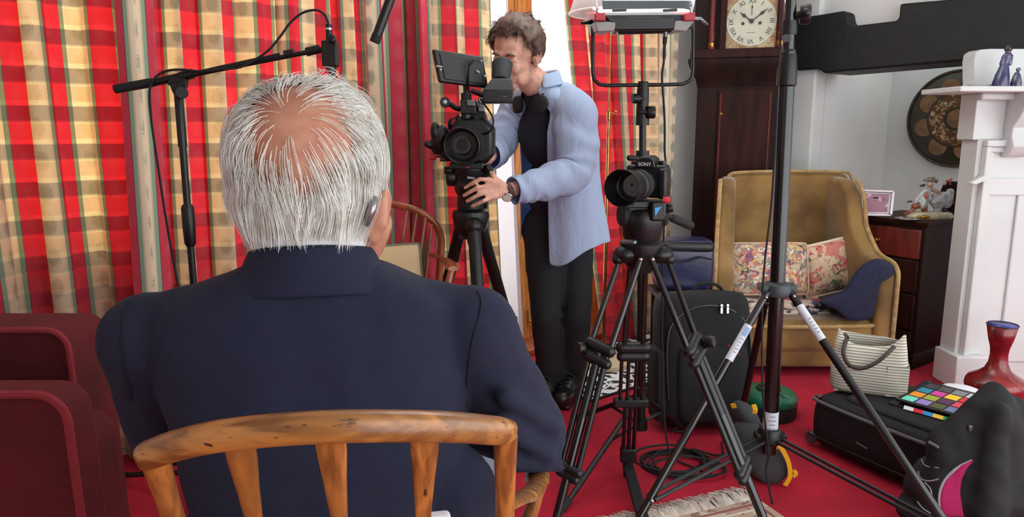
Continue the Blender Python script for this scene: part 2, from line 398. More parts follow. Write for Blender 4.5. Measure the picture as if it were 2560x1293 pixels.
curtain('curtain', 'bunched striped curtain behind the white-haired man, mostly unlit', -1.15, -0.50, 6.5, .034, 3, d=.09, hem=[(.46, 1.0)], shift=.05)  # wide hem span: opaque cloth stands in for missing backlight
curtain('curtain', 'striped curtain behind the cinema camera, at the bright door gap', -0.66, -0.18, 3.4, .03, 4, d=.20, hem=[(.0, .14)], lining=.84, swing=(.02, .09))
curtain('curtain', 'striped curtain behind the brass floor lamp and the panel light', 0.225, 1.14, 6, .03, 5, d=.10, hem=[(.72, 1.0)], swing=(.40, .0), shift=.45)  # right part made opaque to imitate cloth that is not backlit
# curtain pole above the frame
t = thing('curtain_pole', 'wooden curtain pole above the striped curtains', 'curtain pole', S(-0.7, .10, 2.32))
b = MB(); b.tube([S(-2.85, .10, 2.33), S(1.38, .10, 2.33)], .016, 12); b.build('pole', OAK, t)
for k in (-2.87, 1.40):
    b = MB(); b.ell(S(k, .10, 2.33), .03); b.build('finial', OAK, t)
for k in (-2.6, -0.68, 1.36):
    b = MB(); b.tube([S(k, 0.0, 2.33), S(k, .10, 2.33)], .01, 8); b.build('bracket', BRASS, t)
# doormat on the floor inside the door
mm, nt, bs = newmat('patterned_mat'); L = nt.links
tc = nd(nt, 'ShaderNodeTexCoord'); wv = nd(nt, 'ShaderNodeTexVoronoi', feature='DISTANCE_TO_EDGE'); wv.inputs['Scale'].default_value = 17
wn = nd(nt, 'ShaderNodeTexNoise'); wn.inputs['Scale'].default_value = 9
mxv = nd(nt, 'ShaderNodeMix', data_type='RGBA'); mxv.inputs[0].default_value = .12; L.new(tc.outputs['Object'], mxv.inputs[6]); L.new(tc.outputs['Object'], wn.inputs['Vector']); L.new(wn.outputs[1], mxv.inputs[7]); L.new(mxv.outputs[2], wv.inputs['Vector'])
rp = nd(nt, 'ShaderNodeValToRGB'); rp.color_ramp.interpolation = 'CONSTANT'; rp.color_ramp.elements[0].color = lin((226, 230, 230)); rp.color_ramp.elements[1].position = .11; rp.color_ramp.elements[1].color = lin((24, 30, 34))
L.new(wv.outputs[0], rp.inputs[0]); L.new(rp.outputs[0], bs.inputs['Base Color']); bs.inputs['Roughness'].default_value = .9
t = thing('doormat', 'black and white patterned mat on red carpet inside the garden door', 'mat', S(.45, .42))
b = MB(); q = [S(-.1, .14), S(1.0, .14), S(1.0, .70), S(-.1, .70)]; b.prism([p + V((0, 0, .001)) for p in q], (0, 0, .008)); b.build('pile', mm, t, bevel=.002)
b = MB()
for a_, c_ in ((0, 1), (1, 2), (2, 3), (3, 0)):
    b.tube([q[a_] + V((0, 0, .005)), q[c_] + V((0, 0, .005))], .006, 6)
b.build('binding', RUBBER, t)
# ================================================================== people
SKIN = M('skin', (230, 174, 150), 0.5, vary=(30, 0.18), bump=(350, 0.12, 0.002))
SKIN2 = M('ruddy_scalp_skin', (194, 142, 114), 0.45, vary=(28, 0.2), rgb2=(178, 114, 90))
EYE = M('eye_white', (225, 220, 215), 0.15); IRIS = M('dark_iris', (40, 28, 22), 0.15); LIP = M('lip', (176, 98, 92), .45)
def basis(fwd, up=(0, 0, 1)):
    f = V(fwd).normalized(); r = f.cross(V(up)).normalized(); u = r.cross(f)
    return Matrix((r, f, u)).transposed()          # columns: right, forward, up
def head(m, c, R, s=1.0, ears=True):
    c = V(c); P = lambda x, y, z: c + R @ (V((x, y, z)) * s)
    E = lambda p, r: m.ell(P(*p), V(r) * s, R)
    E((0, -.012, .03), (.077, .096, .086)); E((0, .026, -.03), (.062, .066, .085)); E((0, .052, -.094), (.031, .03, .022))
    for sx in (-1, 1):
        E((sx * .034, .066, -.028), (.024, .022, .026)); E((sx * .045, .03, -.07), (.02, .04, .03))
        if ears:
            E((sx * .079, -.008, -.008), (.010, .020, .033)); m.cap(P(sx * .087, -.024, -.028), .006 * s, P(sx * .09, -.026, .014), .007 * s, 8)
            m.cap(P(sx * .09, -.026, .014), .007 * s, P(sx * .085, -.006, .026), .006 * s, 8)
    m.cap(P(0, .086, .008), .009 * s, P(0, .110, -.032), .0125 * s); m.cap(P(-.012, .094, -.037), .008 * s, P(.012, .094, -.037), .008 * s)
    m.cap(P(-.036, .078, .024), .010 * s, P(.036, .078, .024), .010 * s)
    m.cap(P(-.016, .086, -.058), .0065 * s, P(.016, .086, -.058), .0065 * s); m.cap(P(-.014, .084, -.070), .007 * s, P(.014, .084, -.070), .007 * s)
    return P
def face_bits(root, P, R, s, brow, browmat):
    for sx in (-1, 1):
        b = MB(); b.ell(P(sx * .032, .0755, .000), .0125 * s, n=14, m=10); e = b.build('eye', EYE, root); b = MB(); b.ell(P(sx * .032, .0750, .0035), (.0155 * s, .0145 * s, .0125 * s), R, 16, 10); b.build('eyelid', SKIN if s < 1.07 else SKIN2, root)
        b = MB(); b.ell(P(sx * .032, .0855, -.006), (.0055 * s, .0045 * s, .0055 * s), R, 10, 8); b.build('iris', IRIS, e)
        b = MB(); b.tube([P(sx * .014, .090, .022), P(sx * .030, .091, .029), P(sx * .047, .082, .023)], [.003 * s, .0048 * s, .002 * s], 8); b.build('eyebrow', browmat, root)
    b = MB(); b.tube(spline([P(-.022, .086, -.064), P(-.008, .0935, -.0605), P(0, .093, -.062), P(.008, .0935, -.0605), P(.022, .086, -.064)], 3), [.002 * s] + [.005 * s] * 11 + [.002 * s], 8); b.build('lips', LIP, root)
def hand(m, w, d, n, t, curl=(.3, .5, .4), s=1.0, spread=.12):
    """Palm and five fingers; w wrist, d towards fingers, n out of the back of the hand, t thumb side."""
    w, d, n, t = V(w), V(d).normalized(), V(n).normalized(), V(t).normalized()
    lens = (.072, .080, .074, .058)
    for i in range(4):
        o = (1.5 - i)
        kn = w + d * (.088 - .006 * abs(o - .4)) * s + t * (o * .0215 * s)
        m.cap(w + t * (o * .012 * s), .013 * s, kn, .0105 * s, 10)
        dd = (d + t * (o * spread)).normalized(); p = kn; r = .0090 * s
        for k, (fr, cv) in enumerate(zip((.45, .31, .24), curl)):
            ax = dd.cross(n).normalized(); q = Matrix.Rotation(-cv, 3, ax); dd = (q @ dd).normalized()
            n_ = ax.cross(dd)
            e = p + dd * lens[i] * fr * s; m.cap(p, r, e, r * .9, 10); p = e; r *= .9
    b0 = w + t * .022 * s + d * .018 * s
    b1 = b0 + (t * .8 + d * .75 - n * .25).normalized() * .042 * s; b2 = b1 + (d * .9 + t * .35 - n * .2).normalized() * .032 * s; b3 = b2 + (d - n * .3).normalized() * .024 * s
    m.cap(w, .015 * s, b0, .014 * s, 10); m.cap(b0, .014 * s, b1, .0105 * s, 10); m.cap(b1, .0105 * s, b2, .0092 * s, 10); m.cap(b2, .0092 * s, b3, .008 * s, 10)
def strands(name, parent, mat, C, R, rad, n, seeds, flow, length, thick, wig, seed, lift=(.003, .012), step=.006, sides=3):
    """Hair: thin tapered strands marched over an ellipsoid. seeds(dir)->density, flow(p,dir)->direction in head axes."""
    rnd = random.Random(seed); m = MB(); k = 0; tries = 0
    while k < n and tries < n * 40:
        tries += 1
        z = rnd.uniform(-1, 1); a = rnd.uniform(0, 2 * math.pi); q = math.sqrt(1 - z * z); d = V((q * math.cos(a), q * math.sin(a), z))
        if rnd.random() > seeds(d): continue
        L = length(d) * rnd.uniform(.72, 1.18); ns = max(3, int(L / step)); pts = []; p = V((d.x * rad[0], d.y * rad[1], d.z * rad[2])); off = rnd.uniform(*lift)
        lump = mnoise.noise(d * 7.0 + V((seed, 0, 0)))
        for i in range(ns):
            nrm = V((p.x / rad[0] ** 2, p.y / rad[1] ** 2, p.z / rad[2] ** 2)).normalized()
            f = flow(p, d) + V([wig * mnoise.noise(p * 30 + V((seed + j * 9.1, d.x * 2.5, d.y * 2.5))) for j in range(3)])
            f = f - nrm * max(-1, min(1, f.dot(nrm))) * (1.0 if p.z > -.03 else .35)
            if f.length < 1e-5: break
            p = p + f.normalized() * step
            g = math.sqrt((p.x / rad[0]) ** 2 + (p.y / rad[1]) ** 2 + (p.z / rad[2]) ** 2)
            want = 1.0 + (off * min(1, (i + 1) / 5.0) * (1 + .8 * lump)) / rad[0]
            if g < want: p = p * (want / g)
            pts.append(C + R @ p)
        if len(pts) < 3: continue
        m.tube(pts, [thick * (1 - .7 * (i / (len(pts) - 1)) ** 2) for i in range(len(pts))], sides, caps=False); k += 1
    return m.build(name, mat, parent, smooth='all', recalc=False)
def undercoat(name, parent, mat, C, R, rad, test, grow, n=72, m_=48, disp=None):
    b = MB(); idx = {}
    def pt(i, j):
        k = (i % n, j)
        if k not in idx:
            th = math.pi * j / m_; a = 2 * math.pi * i / n; d = V((math.sin(th) * math.cos(a), math.sin(th) * math.sin(a), math.cos(th)))
            g = grow * (1 + .35 * mnoise.noise(d * 5)) * max(0.0, min(1.0, test(d)))
            idx[k] = len(b.v); b.v.append(C + R @ V((d.x * (rad[0] + g), d.y * (rad[1] + g), d.z * (rad[2] + g))))
        return idx[k]
    for j in range(m_):
        for i in range(n):
            th = math.pi * (j + .5) / m_; a = 2 * math.pi * (i + .5) / n
            if test(V((math.sin(th) * math.cos(a), math.sin(th) * math.sin(a), math.cos(th)))) > 0: b.f.append((pt(i, j), pt(i, j + 1), pt(i + 1, j + 1), pt(i + 1, j)))
    return b.build(name, mat, parent, smooth='all', recalc=False)
# ---------------------------------------------------------------- seated man in the navy jacket
HC = W(772, 470, 1.03); HS = 1.08
HR = basis((-.16, .98, .04))
HO = HC + HR @ V((0, -.012, .042)); RAD = (.097, .110, .104)
root = thing('person', 'white-haired man in navy jacket seated with his back to us on wooden chair', 'person', (-.29, 1.05, 0))
fw = V((-.19, .98, 0)); rt = V((.98, .19, 0))
b = MB(); P = head(b, HC, HR, HS, ears=False)
b.ell(HO, (RAD[0] * .985, RAD[1] * .985, RAD[2] * .985), HR, 32, 20)
earR = W(946, 540, 1.005)
b.ell(earR, (.013, .022, .042), basis((.35, .9, -.1)) @ Matrix.Rotation(.3, 3, 'Y'), 16, 10)
b.cap(W(959, 498, .995), .009, W(955, 560, .995), .009); b.cap(W(952, 560, 1.0), .009, W(930, 592, 1.005), .011)
b.cap(W(930, 560, 1.03), .03, W(905, 605, 1.04), .035)
b.ell(HC + HR @ V((-.092, -.008, -.02)), (.012, .022, .036), HR)
nb = V((-.285, 1.012, 1.0))
b.cap(nb + V((0, 0, -.06)), .062, HC + HR @ V((0, -.02, -.05)), .058)
shL, shR = V((-.515, .99, .905)), V((-.062, 1.045, .905)); pel = V((-.26, .99, .53))
b.ell((-.285, 1.02, .84), (.15, .085, .16)); b.ell((-.27, 1.0, .66), (.14, .085, .16)); b.ell(pel, (.15, .11, .1))
b.cap(nb, .055, shL + V((.04, 0, 0)), .04); b.cap(nb, .055, shR - V((.04, 0, 0)), .04)
elL, elR = V((-.545, 1.08, .735)), V((.030, 1.10, .715)); wrL, wrR = V((-.42, 1.33, .63)), V((-.12, 1.36, .63))
for sh, el, wr in ((shL, elL, wrL), (shR, elR, wrR)):
    b.cap(sh, .044, el, .036); b.cap(el, .036, wr, .024)
hand(b, wrL, (.55, .75, -.25), (0, .3, .95), (.8, -.5, 0), (.35, .5, .4)); hand(b, wrR, (-.55, .75, -.25), (0, .3, .95), (-.8, -.5, 0), (.35, .5, .4))
hipL, hipR, knL, knR, anL, anR = V((-.35, 1.0, .53)), V((-.15, 1.03, .53)), V((-.46, 1.44, .53)), V((-.085, 1.50, .54)), V((-.46, 1.42, .10)), V((-.09, 1.50, .10))
for hp, kn, an in ((hipL, knL, anL), (hipR, knR, anR)):
    b.cap(hp, .070, kn, .046); b.cap(kn, .045, an, .033); b.cap(an, .03, an + V((-.02, .14, -.055)), .026)
b.build('body', SKIN2, root, remesh=.0055, smo=4)
face_bits(root, P, HR, HS, .0, M('white_brow_hair', (200, 198, 190), .6))
HAIRW, nt, bs = newmat('white_hair'); L = nt.links
tc = nd(nt, 'ShaderNodeTexCoord'); nz = nd(nt, 'ShaderNodeTexNoise'); nz.inputs['Scale'].default_value = 45; nz.inputs['Detail'].default_value = 3; L.new(tc.outputs['Object'], nz.inputs['Vector'])
rp = nd(nt, 'ShaderNodeValToRGB'); rp.color_ramp.elements[0].position = .3; rp.color_ramp.elements[0].color = lin((214, 209, 196)); rp.color_ramp.elements[1].position = .62; rp.color_ramp.elements[1].color = lin((246, 247, 242))
L.new(nz.outputs[0], rp.inputs[0]); L.new(rp.outputs[0], bs.inputs['Base Color']); bs.inputs['Roughness'].default_value = .45; bs.inputs['Specular IOR Level'].default_value = .5
HUNDER = M('grey_hair_undercoat', (206, 200, 188), .8, vary=(30, .25), bump=(120, .8, .004))
crown = V((.0, -.86, .50)).normalized()
def ang(d): return math.acos(max(-1, min(1, d.dot(crown))))
def face_free(d): return (d.y > .60 and d.z < .70) or (d.y > .20 and d.z < -.05) or (d.x > .50 and d.y > -.30 and d.z < -.22)
def dens(d):                                       # thin on the crown, none on the face
    a = ang(d)
    if face_free(d) or d.z < -.88: return 0
    if a < .30: return .05
    if a < .92: return .06 + .60 * ((a - .30) / .62) ** 2
    return 1.0
def flowW(p, d):
    n_ = V((p.x / RAD[0], p.y / RAD[1], p.z / RAD[2])).normalized(); rad_ = (n_ - crown * n_.dot(crown))
    k = max(0.0, min(1.0, (n_.z + .1) / .8)); out = V((0, 0, -1.0)) * (1.2 - k)
    if rad_.length > 1e-3: out = out + rad_.normalized() * (.25 + .9 * k)
    if d.y > .25 and d.z > .45: out = V((.8 if d.x > 0 else -.8, -.5, -.3))       # front hair is combed back over the sides
    if ang(d) < .7: out = out + V((.35, 0, -.3))
    if n_.z < .2 and n_.y < .2: out = out + V((.22 * math.sin(d.x * 9 + p.z * 40) + .18 * d.x, 0, 0))
    if p.z < -.05: out = out + V((-.55 * p.x / .1, -.10, 0))
    return out
def lenW(d):
    if ang(d) < .75 or (d.y > .2 and d.z > .4): return .07
    return max(.032, min(.13, (d.z * RAD[2] + (.097 if d.y < -.5 else .105)) * 1.05))
def tW(d):
    if face_free(d) or d.z < -.82: return -1
    return min(1.0, (ang(d) - .95) * 3.0)
hair = undercoat('hair', root, HUNDER, HO, HR, RAD, tW, .010, n=96, m_=64)
tag(strands('hair_strands', root, HAIRW, HO, HR, RAD, 15000, dens, flowW, lenW, .00050, .27, 3, (.0008, .013), step=.007), 'wispy white hair combed down over the collar')
# clothes
JKT = M('navy_jacket_wool', (22, 29, 54), .92, sheen=.12, vary=(3, .18), rgb2=(18, 24, 46), bump=(700, .35, .002))
def ring(c, a, bd, f=fw, n=36, pw=2.3):
    r_ = V((f.y, -f.x, 0)); out = []
    for j in range(n):
        t = 2 * math.pi * j / n; cx, sx = math.cos(t), math.sin(t)
        out.append(V(c) + r_ * (a * math.copysign(abs(cx) ** (2 / pw), cx)) + V(f) * (bd * math.copysign(abs(sx) ** (2 / pw), sx)))
    return out
b = MB()
b.rings([ring(c, a, d_) for c, a, d_ in (((-.255, 1.0, .47), .195, .15), ((-.26, 1.0, .56), .20, .15), ((-.268, 1.0, .68), .200, .140), ((-.278, 1.01, .78), .208, .138), ((-.286, 1.02, .86), .222, .138),
     ((-.288, 1.02, .915), .228, .128), ((-.288, 1.018, .955), .212, .110), ((-.287, 1.015, .985), .160, .096), ((-.286, 1.012, 1.012), .095, .084))])
b.cap(nb + V((-.03, .0, -.035)), .055, shL + V((.03, 0, .008)), .062); b.cap(nb + V((.03, 0, -.035)), .055, shR + V((-.03, 0, .008)), .062)
for sh, el, wr in ((shL, elL, wrL), (shR, elR, wrR)):
    b.cap(sh, .070, el, .060); b.cap(el, .061, wr + (el - wr).normalized() * .03, .042)
b.cap((-.40, .97, .45), .09, (-.10, 1.0, .45), .09); b.cap((-.105, 1.0, .66), .085, (-.085, 1.03, .50), .10)
# a few soft creases in the right sleeve and below the armpits
for p0, p1, r_ in (((-.01, .99, .82), (.07, 1.06, .74), .010), ((-.015, 1.0, .775), (.06, 1.05, .70), .010), ((.0, 1.03, .70), (.075, 1.07, .672), .009)):
    b.cap(p0, r_ * 1.7, p1, r_ * 1.4)
jacket = b.build('jacket', JKT, root, remesh=.0065, smo=7, disp=[(.10, .010, 1), (.035, .003, 0)])
def collar(m, c, prof, a0, a1, f=fw, n=40):
    r_ = V((f.y, -f.x, 0))
    m.grid(lambda u, v: (lambda t, q: V(c) + r_ * (q[0] * math.sin(t)) - V(f) * (q[1] * math.cos(t)) + V((0, 0, q[2] - .018 * (1 - math.cos(t)) )))(a0 + (a1 - a0) * u, prof_at(prof, v)), n, 8)
def prof_at(p, v):
    x = v * (len(p) - 1); i = min(int(x), len(p) - 2); t = x - i
    return [p[i][k] * (1 - t) + p[i + 1][k] * t for k in range(3)]
b = MB(); collar(b, (-.284, 1.010, 0), [(.077, .074, 1.02), (.080, .078, 1.047), (.083, .082, 1.052), (.087, .086, 1.042), (.096, .092, 1.022), (.112, .097, 1.000), (.130, .099, .986)], -2.3, 2.3, n=56)
b.build('jacket_collar', JKT, root, solid=.005, sub=1)
b = MB(); collar(b, (-.284, 1.010, 0), [(.071, .068, 1.02), (.071, .069, 1.069), (.0745, .073, 1.073), (.077, .075, 1.05)], -2.6, 2.6)
b.build('shirt_collar', M('white_shirt_cotton', (232, 234, 238), .8, bump=(800, .2)), root, solid=.002, sub=1)
SEAM = M('dark_seam_thread', (12, 15, 28), .95)
for sp_ in ([(1192, 728), (1203, 752), (1198, 790), (1184, 840), (1174, 900), (1168, 960), (1168, 1020)], [(322, 752), (306, 800), (304, 860), (314, 930), (330, 1000)]):
    pts = [surf(jacket, *q) for q in sp_]; pts = [p + n_ * .0004 for p, n_ in pts]
    b = MB(); b.tube(spline(pts, 5), .0016, 6); b.build('sleeve_seam', SEAM, root)
TROU = M('grey_trousers', (104, 112, 122), .9, bump=(600, .3, .002))
b = MB()
for hp, kn, an in ((hipL, knL, anL), (hipR, knR, anR)):
    b.cap(hp, .085, kn, .062); b.cap(kn, .062, an + V((0, 0, .02)), .052)
b.ell(pel + V((0, .01, -.01)), (.165, .125, .095)); b.build('trousers', TROU, root, remesh=.009, smo=5, disp=[(.06, .008, 1)])
SHOE = M('black_leather_shoe', (20, 19, 19), .35, coat=.2)
for an in (anL, anR):
    b = MB(); b.cap(an + V((.0, -.035, -.05)), .042, an + V((-.02, .16, -.062)), .036); b.cap(an + V((0, -.01, -.01)), .048, an + V((-.01, .06, -.05)), .043); b.box(an + V((-.008, .06, -.093)), (.085, .27, .014))
    b.build('shoe', SHOE, root, remesh=.008, smo=5)
# glasses: temple, rims and hearing aid behind the right ear
GLS = M('grey_acetate_frame', (120, 118, 118), .2, coat=.5)
b = MB(); b.tube(spline([P(.066, .088, .004), P(.079, .05, .008), W(945, 478, 1.02), W(938, 500, .985), W(927, 540, .975), W(916, 565, .975)], 5), [.0022] * 13 + [.003] * 6 + [.0045] * 7, 8)
b.tube(spline([P(-.066, .088, .004), P(-.084, .05, .008), P(-.090, -.02, .006), P(-.088, -.045, -.025)], 5), .0022, 8)
b.tube([P(-.012, .106, .004), P(.012, .106, .004)], .002, 8)
for sx in (-1, 1): b.tube([P(sx * .036 + .026 * math.cos(a), .100 - abs(math.cos(a)) * .004, -.004 + .02 * math.sin(a)) for a in [i * math.pi / 12 for i in range(25)]], .0018, 6)
b.build('glasses', GLS, root)
b = MB(); b.tube(spline([W(939, 493, .975), W(931, 518, .966), W(922, 545, .966), W(917, 562, .970)], 4), [.003, .0042, .005, .0055, .006, .0063, .0063, .006, .0056, .005, .0046, .004, .003], 12)
b.build('hearing_aid', M('silver_hearing_aid', (150, 146, 148), .18, .7), root)
# ---------------------------------------------------------------- camera operator
root = thing('person', 'camera operator in open pale blue shirt and black trousers bending to the viewfinder', 'person', G(1395, 985))
hc = W(1289, 135, 2.86); hR = basis((-.50, -.78, -.38), (.10, -.1, 1))
hs = 1.06
b = MB(); P = head(b, hc, hR, hs)
neck = W(1352, 222, 2.99); chest = W(1392, 330, 3.06); belly = W(1398, 470, 3.12); hip = W(1396, 580, 3.16)
b.cap(neck, .062, hc + hR @ V((0, -.035, -.075)), .056)
b.ell(chest, (.155, .115, .17)); b.ell(belly, (.14, .105, .15)); b.ell(hip, (.155, .115, .12)); b.cap(neck, .06, chest, .11)
sF = W(1420, 262, 2.97); eF = W(1436, 420, 2.86); wF = W(1268, 478, 2.66)      # arm on our side
sB = W(1318, 262, 3.16); eB = W(1238, 372, 3.08); wB = W(1218, 395, 2.82)      # far arm, behind the camera
for s_, e_, w_ in ((sF, eF, wF), (sB, eB, wB)):
    b.cap(s_, .052, e_, .042); b.cap(e_, .041, w_, .027); b.cap(neck, .05, s_, .05)
# near hand closed round the tripod head: five separate fingers
fY = 2.585
def fing(m, pts, r0): 
    for i in range(len(pts) - 1): m.cap(pts[i], r0 * (1 - .06 * i), pts[i + 1], r0 * (1 - .06 * (i + 1)), 10)
for (kx, ky, pth) in ((1221, 450, [(1200, 448, 2.565), (1181, 457, 2.568), (1163, 470, 2.585)]), (1217, 465, [(1194, 469, 2.560), (1176, 479, 2.563), (1160, 489, 2.58)]),
                      (1220, 481, [(1199, 486, 2.562), (1182, 495, 2.565), (1168, 503, 2.58)]), (1228, 494, [(1210, 502, 2.57), (1195, 509, 2.572), (1181, 515, 2.585)])):
    kn = W(kx, ky, 2.590); b.cap(wF + (kn - wF) * .12, .018, kn, .0125); fing(b, [kn] + [W(*q) for q in pth], .0092)
b.cap(wF, .022, W(1245, 458, 2.63), .018); fing(b, [W(1245, 458, 2.63), W(1233, 440, 2.63), W(1221, 428, 2.65), W(1215, 420, 2.67)], .0125)
hand(b, wB, (-.35, -.8, .15), (.3, -.2, .9), (.2, .4, .6), (.4, .6, .5))
hL, hR_ = W(1362, 600, 3.13), W(1432, 600, 3.2); kL, kR = W(1364, 790, 3.03), W(1440, 790, 3.10); aL, aR = W(1376, 955, 3.12), W(1432, 945, 3.16); aL.z = .1; aR.z = .1
for h_, k_, a_ in ((hL, kL, aL), (hR_, kR, aR)):
    b.cap(h_, .082, k_, .056); b.cap(k_, .054, a_, .036); b.cap(a_, .032, a_ + V((-.05, -.13, -.055)), .028)
b.build('body', SKIN, root, remesh=.005, smo=2)
BROWN = M('brown_hair', (104, 78, 62), .5, vary=(60, .3), rgb2=(70, 52, 44)); BROWNS = M('brown_hair_strand', (120, 92, 72), .4, vary=(40, .35), rgb2=(66, 48, 40))
face_bits(root, P, hR, hs, 0, BROWN)
rad2 = (.082 * hs, .101 * hs, .092 * hs); ho = hc + hR @ V((0, -.012, .03)) * hs
def t2(d):
    if d.y > .50: return -1 if d.z < .62 else min(1, (d.z - .60) * 4)
    if d.y > .22: return -1 if (d.z < .10 and abs(d.x) > .1) else min(1, (d.z - .05) * 3)
    if d.y > -.2: return -1 if d.z < -.42 else min(1, (d.z + .45) * 3)
    return -1 if d.z < -.80 else min(1, (d.z + .85) * 3)
undercoat('hair', root, BROWN, ho, hR, rad2, t2, .020)
strands('hair_strands', root, BROWNS, ho, hR, rad2, 2600, lambda d: 1.0 if t2(d) > 0 else 0.0, lambda p, d: V((.3 * (1 if d.x > 0 else -1), .75 if d.y > 0 and d.z > .4 else -.2, .35 if d.z > .6 else -.8)), lambda d: .045 if d.z > .3 else .028, .0011, .5, 5, (.010, .026))
# dark T-shirt, trousers, open shirt
TEE = M('charcoal_tshirt', (30, 34, 46), .95, bump=(500, .3, .002))
b = MB(); b.ell(chest, (.163, .123, .178)); b.ell(belly, (.148, .113, .16)); b.ell(hip + V((0, 0, .04)), (.155, .12, .10)); b.cap(neck + V((0, 0, -.03)), .066, chest, .125)
b.cap(neck, .055, sF, .06); b.cap(neck, .055, sB, .06); b.build('tshirt', TEE, root, remesh=.010, smo=5, disp=[(.08, .010, 1)])
BTR = M('black_trousers', (23, 24, 28), .85, sheen=.1, bump=(400, .3, .002))
b = MB()
for h_, k_, a_ in ((hL, kL, aL), (hR_, kR, aR)):
    b.cap(h_, .096, k_, .064 + .004 * (h_ is hR_)); b.cap(k_, .064 + .004 * (h_ is hR_), a_ + V((0, 0, -.02)), .058)
    for q in range(3): b.cap(k_ + (a_ - k_) * (.78 + .1 * q) + V((-.04, -.025, .01)), .026, k_ + (a_ - k_) * (.80 + .1 * q) + V((.04, -.025, -.01)), .026)
b.ell(hip, (.168, .13, .12)); b.build('trousers', BTR, root, remesh=.010, smo=5, disp=[(.09, .012, 1)])
for a_ in (aL, aR):
    fd = V((-.34, -.94, 0)); b = MB(); b.cap(a_ - fd * .035 + V((0, 0, -.05)), .046, a_ + fd * .18 + V((0, 0, -.056)), .040); b.cap(a_ + V((0, 0, -.01)), .054, a_ + fd * .09 + V((0, 0, -.04)), .050); b.box(a_ + fd * .07 + V((0, 0, -.092)), (.085, .27, .016), Matrix.Rotation(math.atan2(-fd.x, fd.y), 3, 'Z'))
    sh_ = b.build('shoe', SHOE, root, remesh=.008, smo=5)
    for q in range(4):
        c_ = a_ + fd * (.075 + .022 * q) + V((0, 0, .024 - .012 * q)); x_ = V((fd.y, -fd.x, 0)); b = MB(); b.tube([c_ - x_ * .025 + V((0, 0, -.010)), c_ + V((0, 0, .004)), c_ + x_ * .025 + V((0, 0, -.010))], .003, 6); b.build('lace', M('black_lace', (48, 48, 50), .8), sh_)
SHIRT, nt, bs = newmat('pale_blue_shirt'); L = nt.links
bs.inputs['Base Color'].default_value = lin((190, 207, 233)); bs.inputs['Roughness'].default_value = .9
tc = nd(nt, 'ShaderNodeTexCoord'); nz = nd(nt, 'ShaderNodeTexNoise'); nz.inputs['Scale'].default_value = 14; nz.inputs['Detail'].default_value = 3; nz.inputs['Distortion'].default_value = .8
mp = nd(nt, 'ShaderNodeMapping'); mp.inputs['Rotation'].default_value = (.4, .7, 0); mp.inputs['Scale'].default_value = (1.2, 1, .5); L.new(tc.outputs['Object'], mp.inputs[0]); L.new(mp.outputs[0], nz.inputs['Vector'])
bp = nd(nt, 'ShaderNodeBump'); bp.inputs['Strength'].default_value = .55; bp.inputs['Distance'].default_value = .02; L.new(nz.outputs[0], bp.inputs['Height']); L.new(bp.outputs[0], bs.inputs['Normal'])
ts = nd(nt, 'ShaderNodeBsdfTranslucent'); ts.inputs[0].default_value = lin((150, 185, 235)); mx = nd(nt, 'ShaderNodeMixShader'); mx.inputs[0].default_value = .28
L.new(bs.outputs[0], mx.inputs[1]); L.new(ts.outputs[0], mx.inputs[2]); L.new(mx.outputs[0], nt.nodes['Material Output'].inputs[0])
front = V((-.80, -.60, 0)).normalized(); side = V((front.y, -front.x, 0))       # where the shirt hangs open
def shell(u, v, a0, a1, lev, wob):
    x = v * (len(lev) - 1); i = min(int(x), len(lev) - 2); t = x - i; t = t * t * (3 - 2 * t) * .4 + t * .6
    c = V(lev[i][0]) * (1 - t) + V(lev[i + 1][0]) * t; A = lev[i][1] * (1 - t) + lev[i + 1][1] * t; B = lev[i][2] * (1 - t) + lev[i + 1][2] * t
    b0 = lev[i][3] * (1 - t) + lev[i + 1][3] * t
    th = math.radians(b0 + a0 + (a1 - a0) * u)
    k = 1 + wob * v * (math.sin(th * 5 + 1.5 * v) + .6 * math.sin(th * 9 - 3 * v)) + .012 * math.sin(v * 16 + th * 3)
    p = c + front * (B * k * math.cos(th)) + side * (A * k * math.sin(th))
    return p
lev = [(neck + V((.0, .0, .02)), .068, .066, 0), (neck + V((.015, .02, -.045)), .15, .085, 0), (W(1392, 285, 3.04), .195, .125, 0), (chest, .19, .145, 0), (W(1398, 430, 3.1), .18, .155, 0),
       (W(1402, 520, 3.13), .195, .17, 0), (W(1408, 600, 3.14), .21, .185, 0)]
for i_, l_ in enumerate(lev): lev[i_] = l_
def hem(u): return .055 * math.exp(-((u - .06) / .10) ** 2) - .045 * math.exp(-((u - .55) / .2) ** 2)
b = MB()
def shp(u, v):
    p = shell(u, v, 28, 332, lev, .030)
    p.z -= max(0, v - .6) / .4 * (.085 * math.exp(-((u - .97) / .10) ** 2) + .0 * u)
    return p
b.grid(shp, 64, 34); b.build('shirt', SHIRT, root, solid=.003, sub=1)
def sleeve(m, pts, rs, folds):
    pts = spline(pts, 10); k = len(pts); rr = []
    for i in range(k):
        x = i / (k - 1) * (len(rs) - 1); j = min(int(x), len(rs) - 2); rr.append(rs[j] * (1 - x + j) + rs[j + 1] * (x - j))
    t = [(pts[min(i + 1, k - 1)] - pts[max(i - 1, 0)]).normalized() for i in range(k)]
    x, y, _ = frame(t[0]); out = []; n = 24
    for i in range(k):
        if i:
            q = t[i - 1].rotation_difference(t[i]); x = q @ x; y = q @ y
        out.append([pts[i] + (x * math.cos(a) + y * math.sin(a)) * rr[i] * (1 + folds * math.sin(i * .8 + 2.2 * math.sin(a + i * .18) + .9 * math.sin(2 * a - i * .3)) + .5 * folds * math.sin(3 * a + i * .7)) for a in [2 * math.pi * j / n for j in range(n)]])
    m.rings(out, True, False)
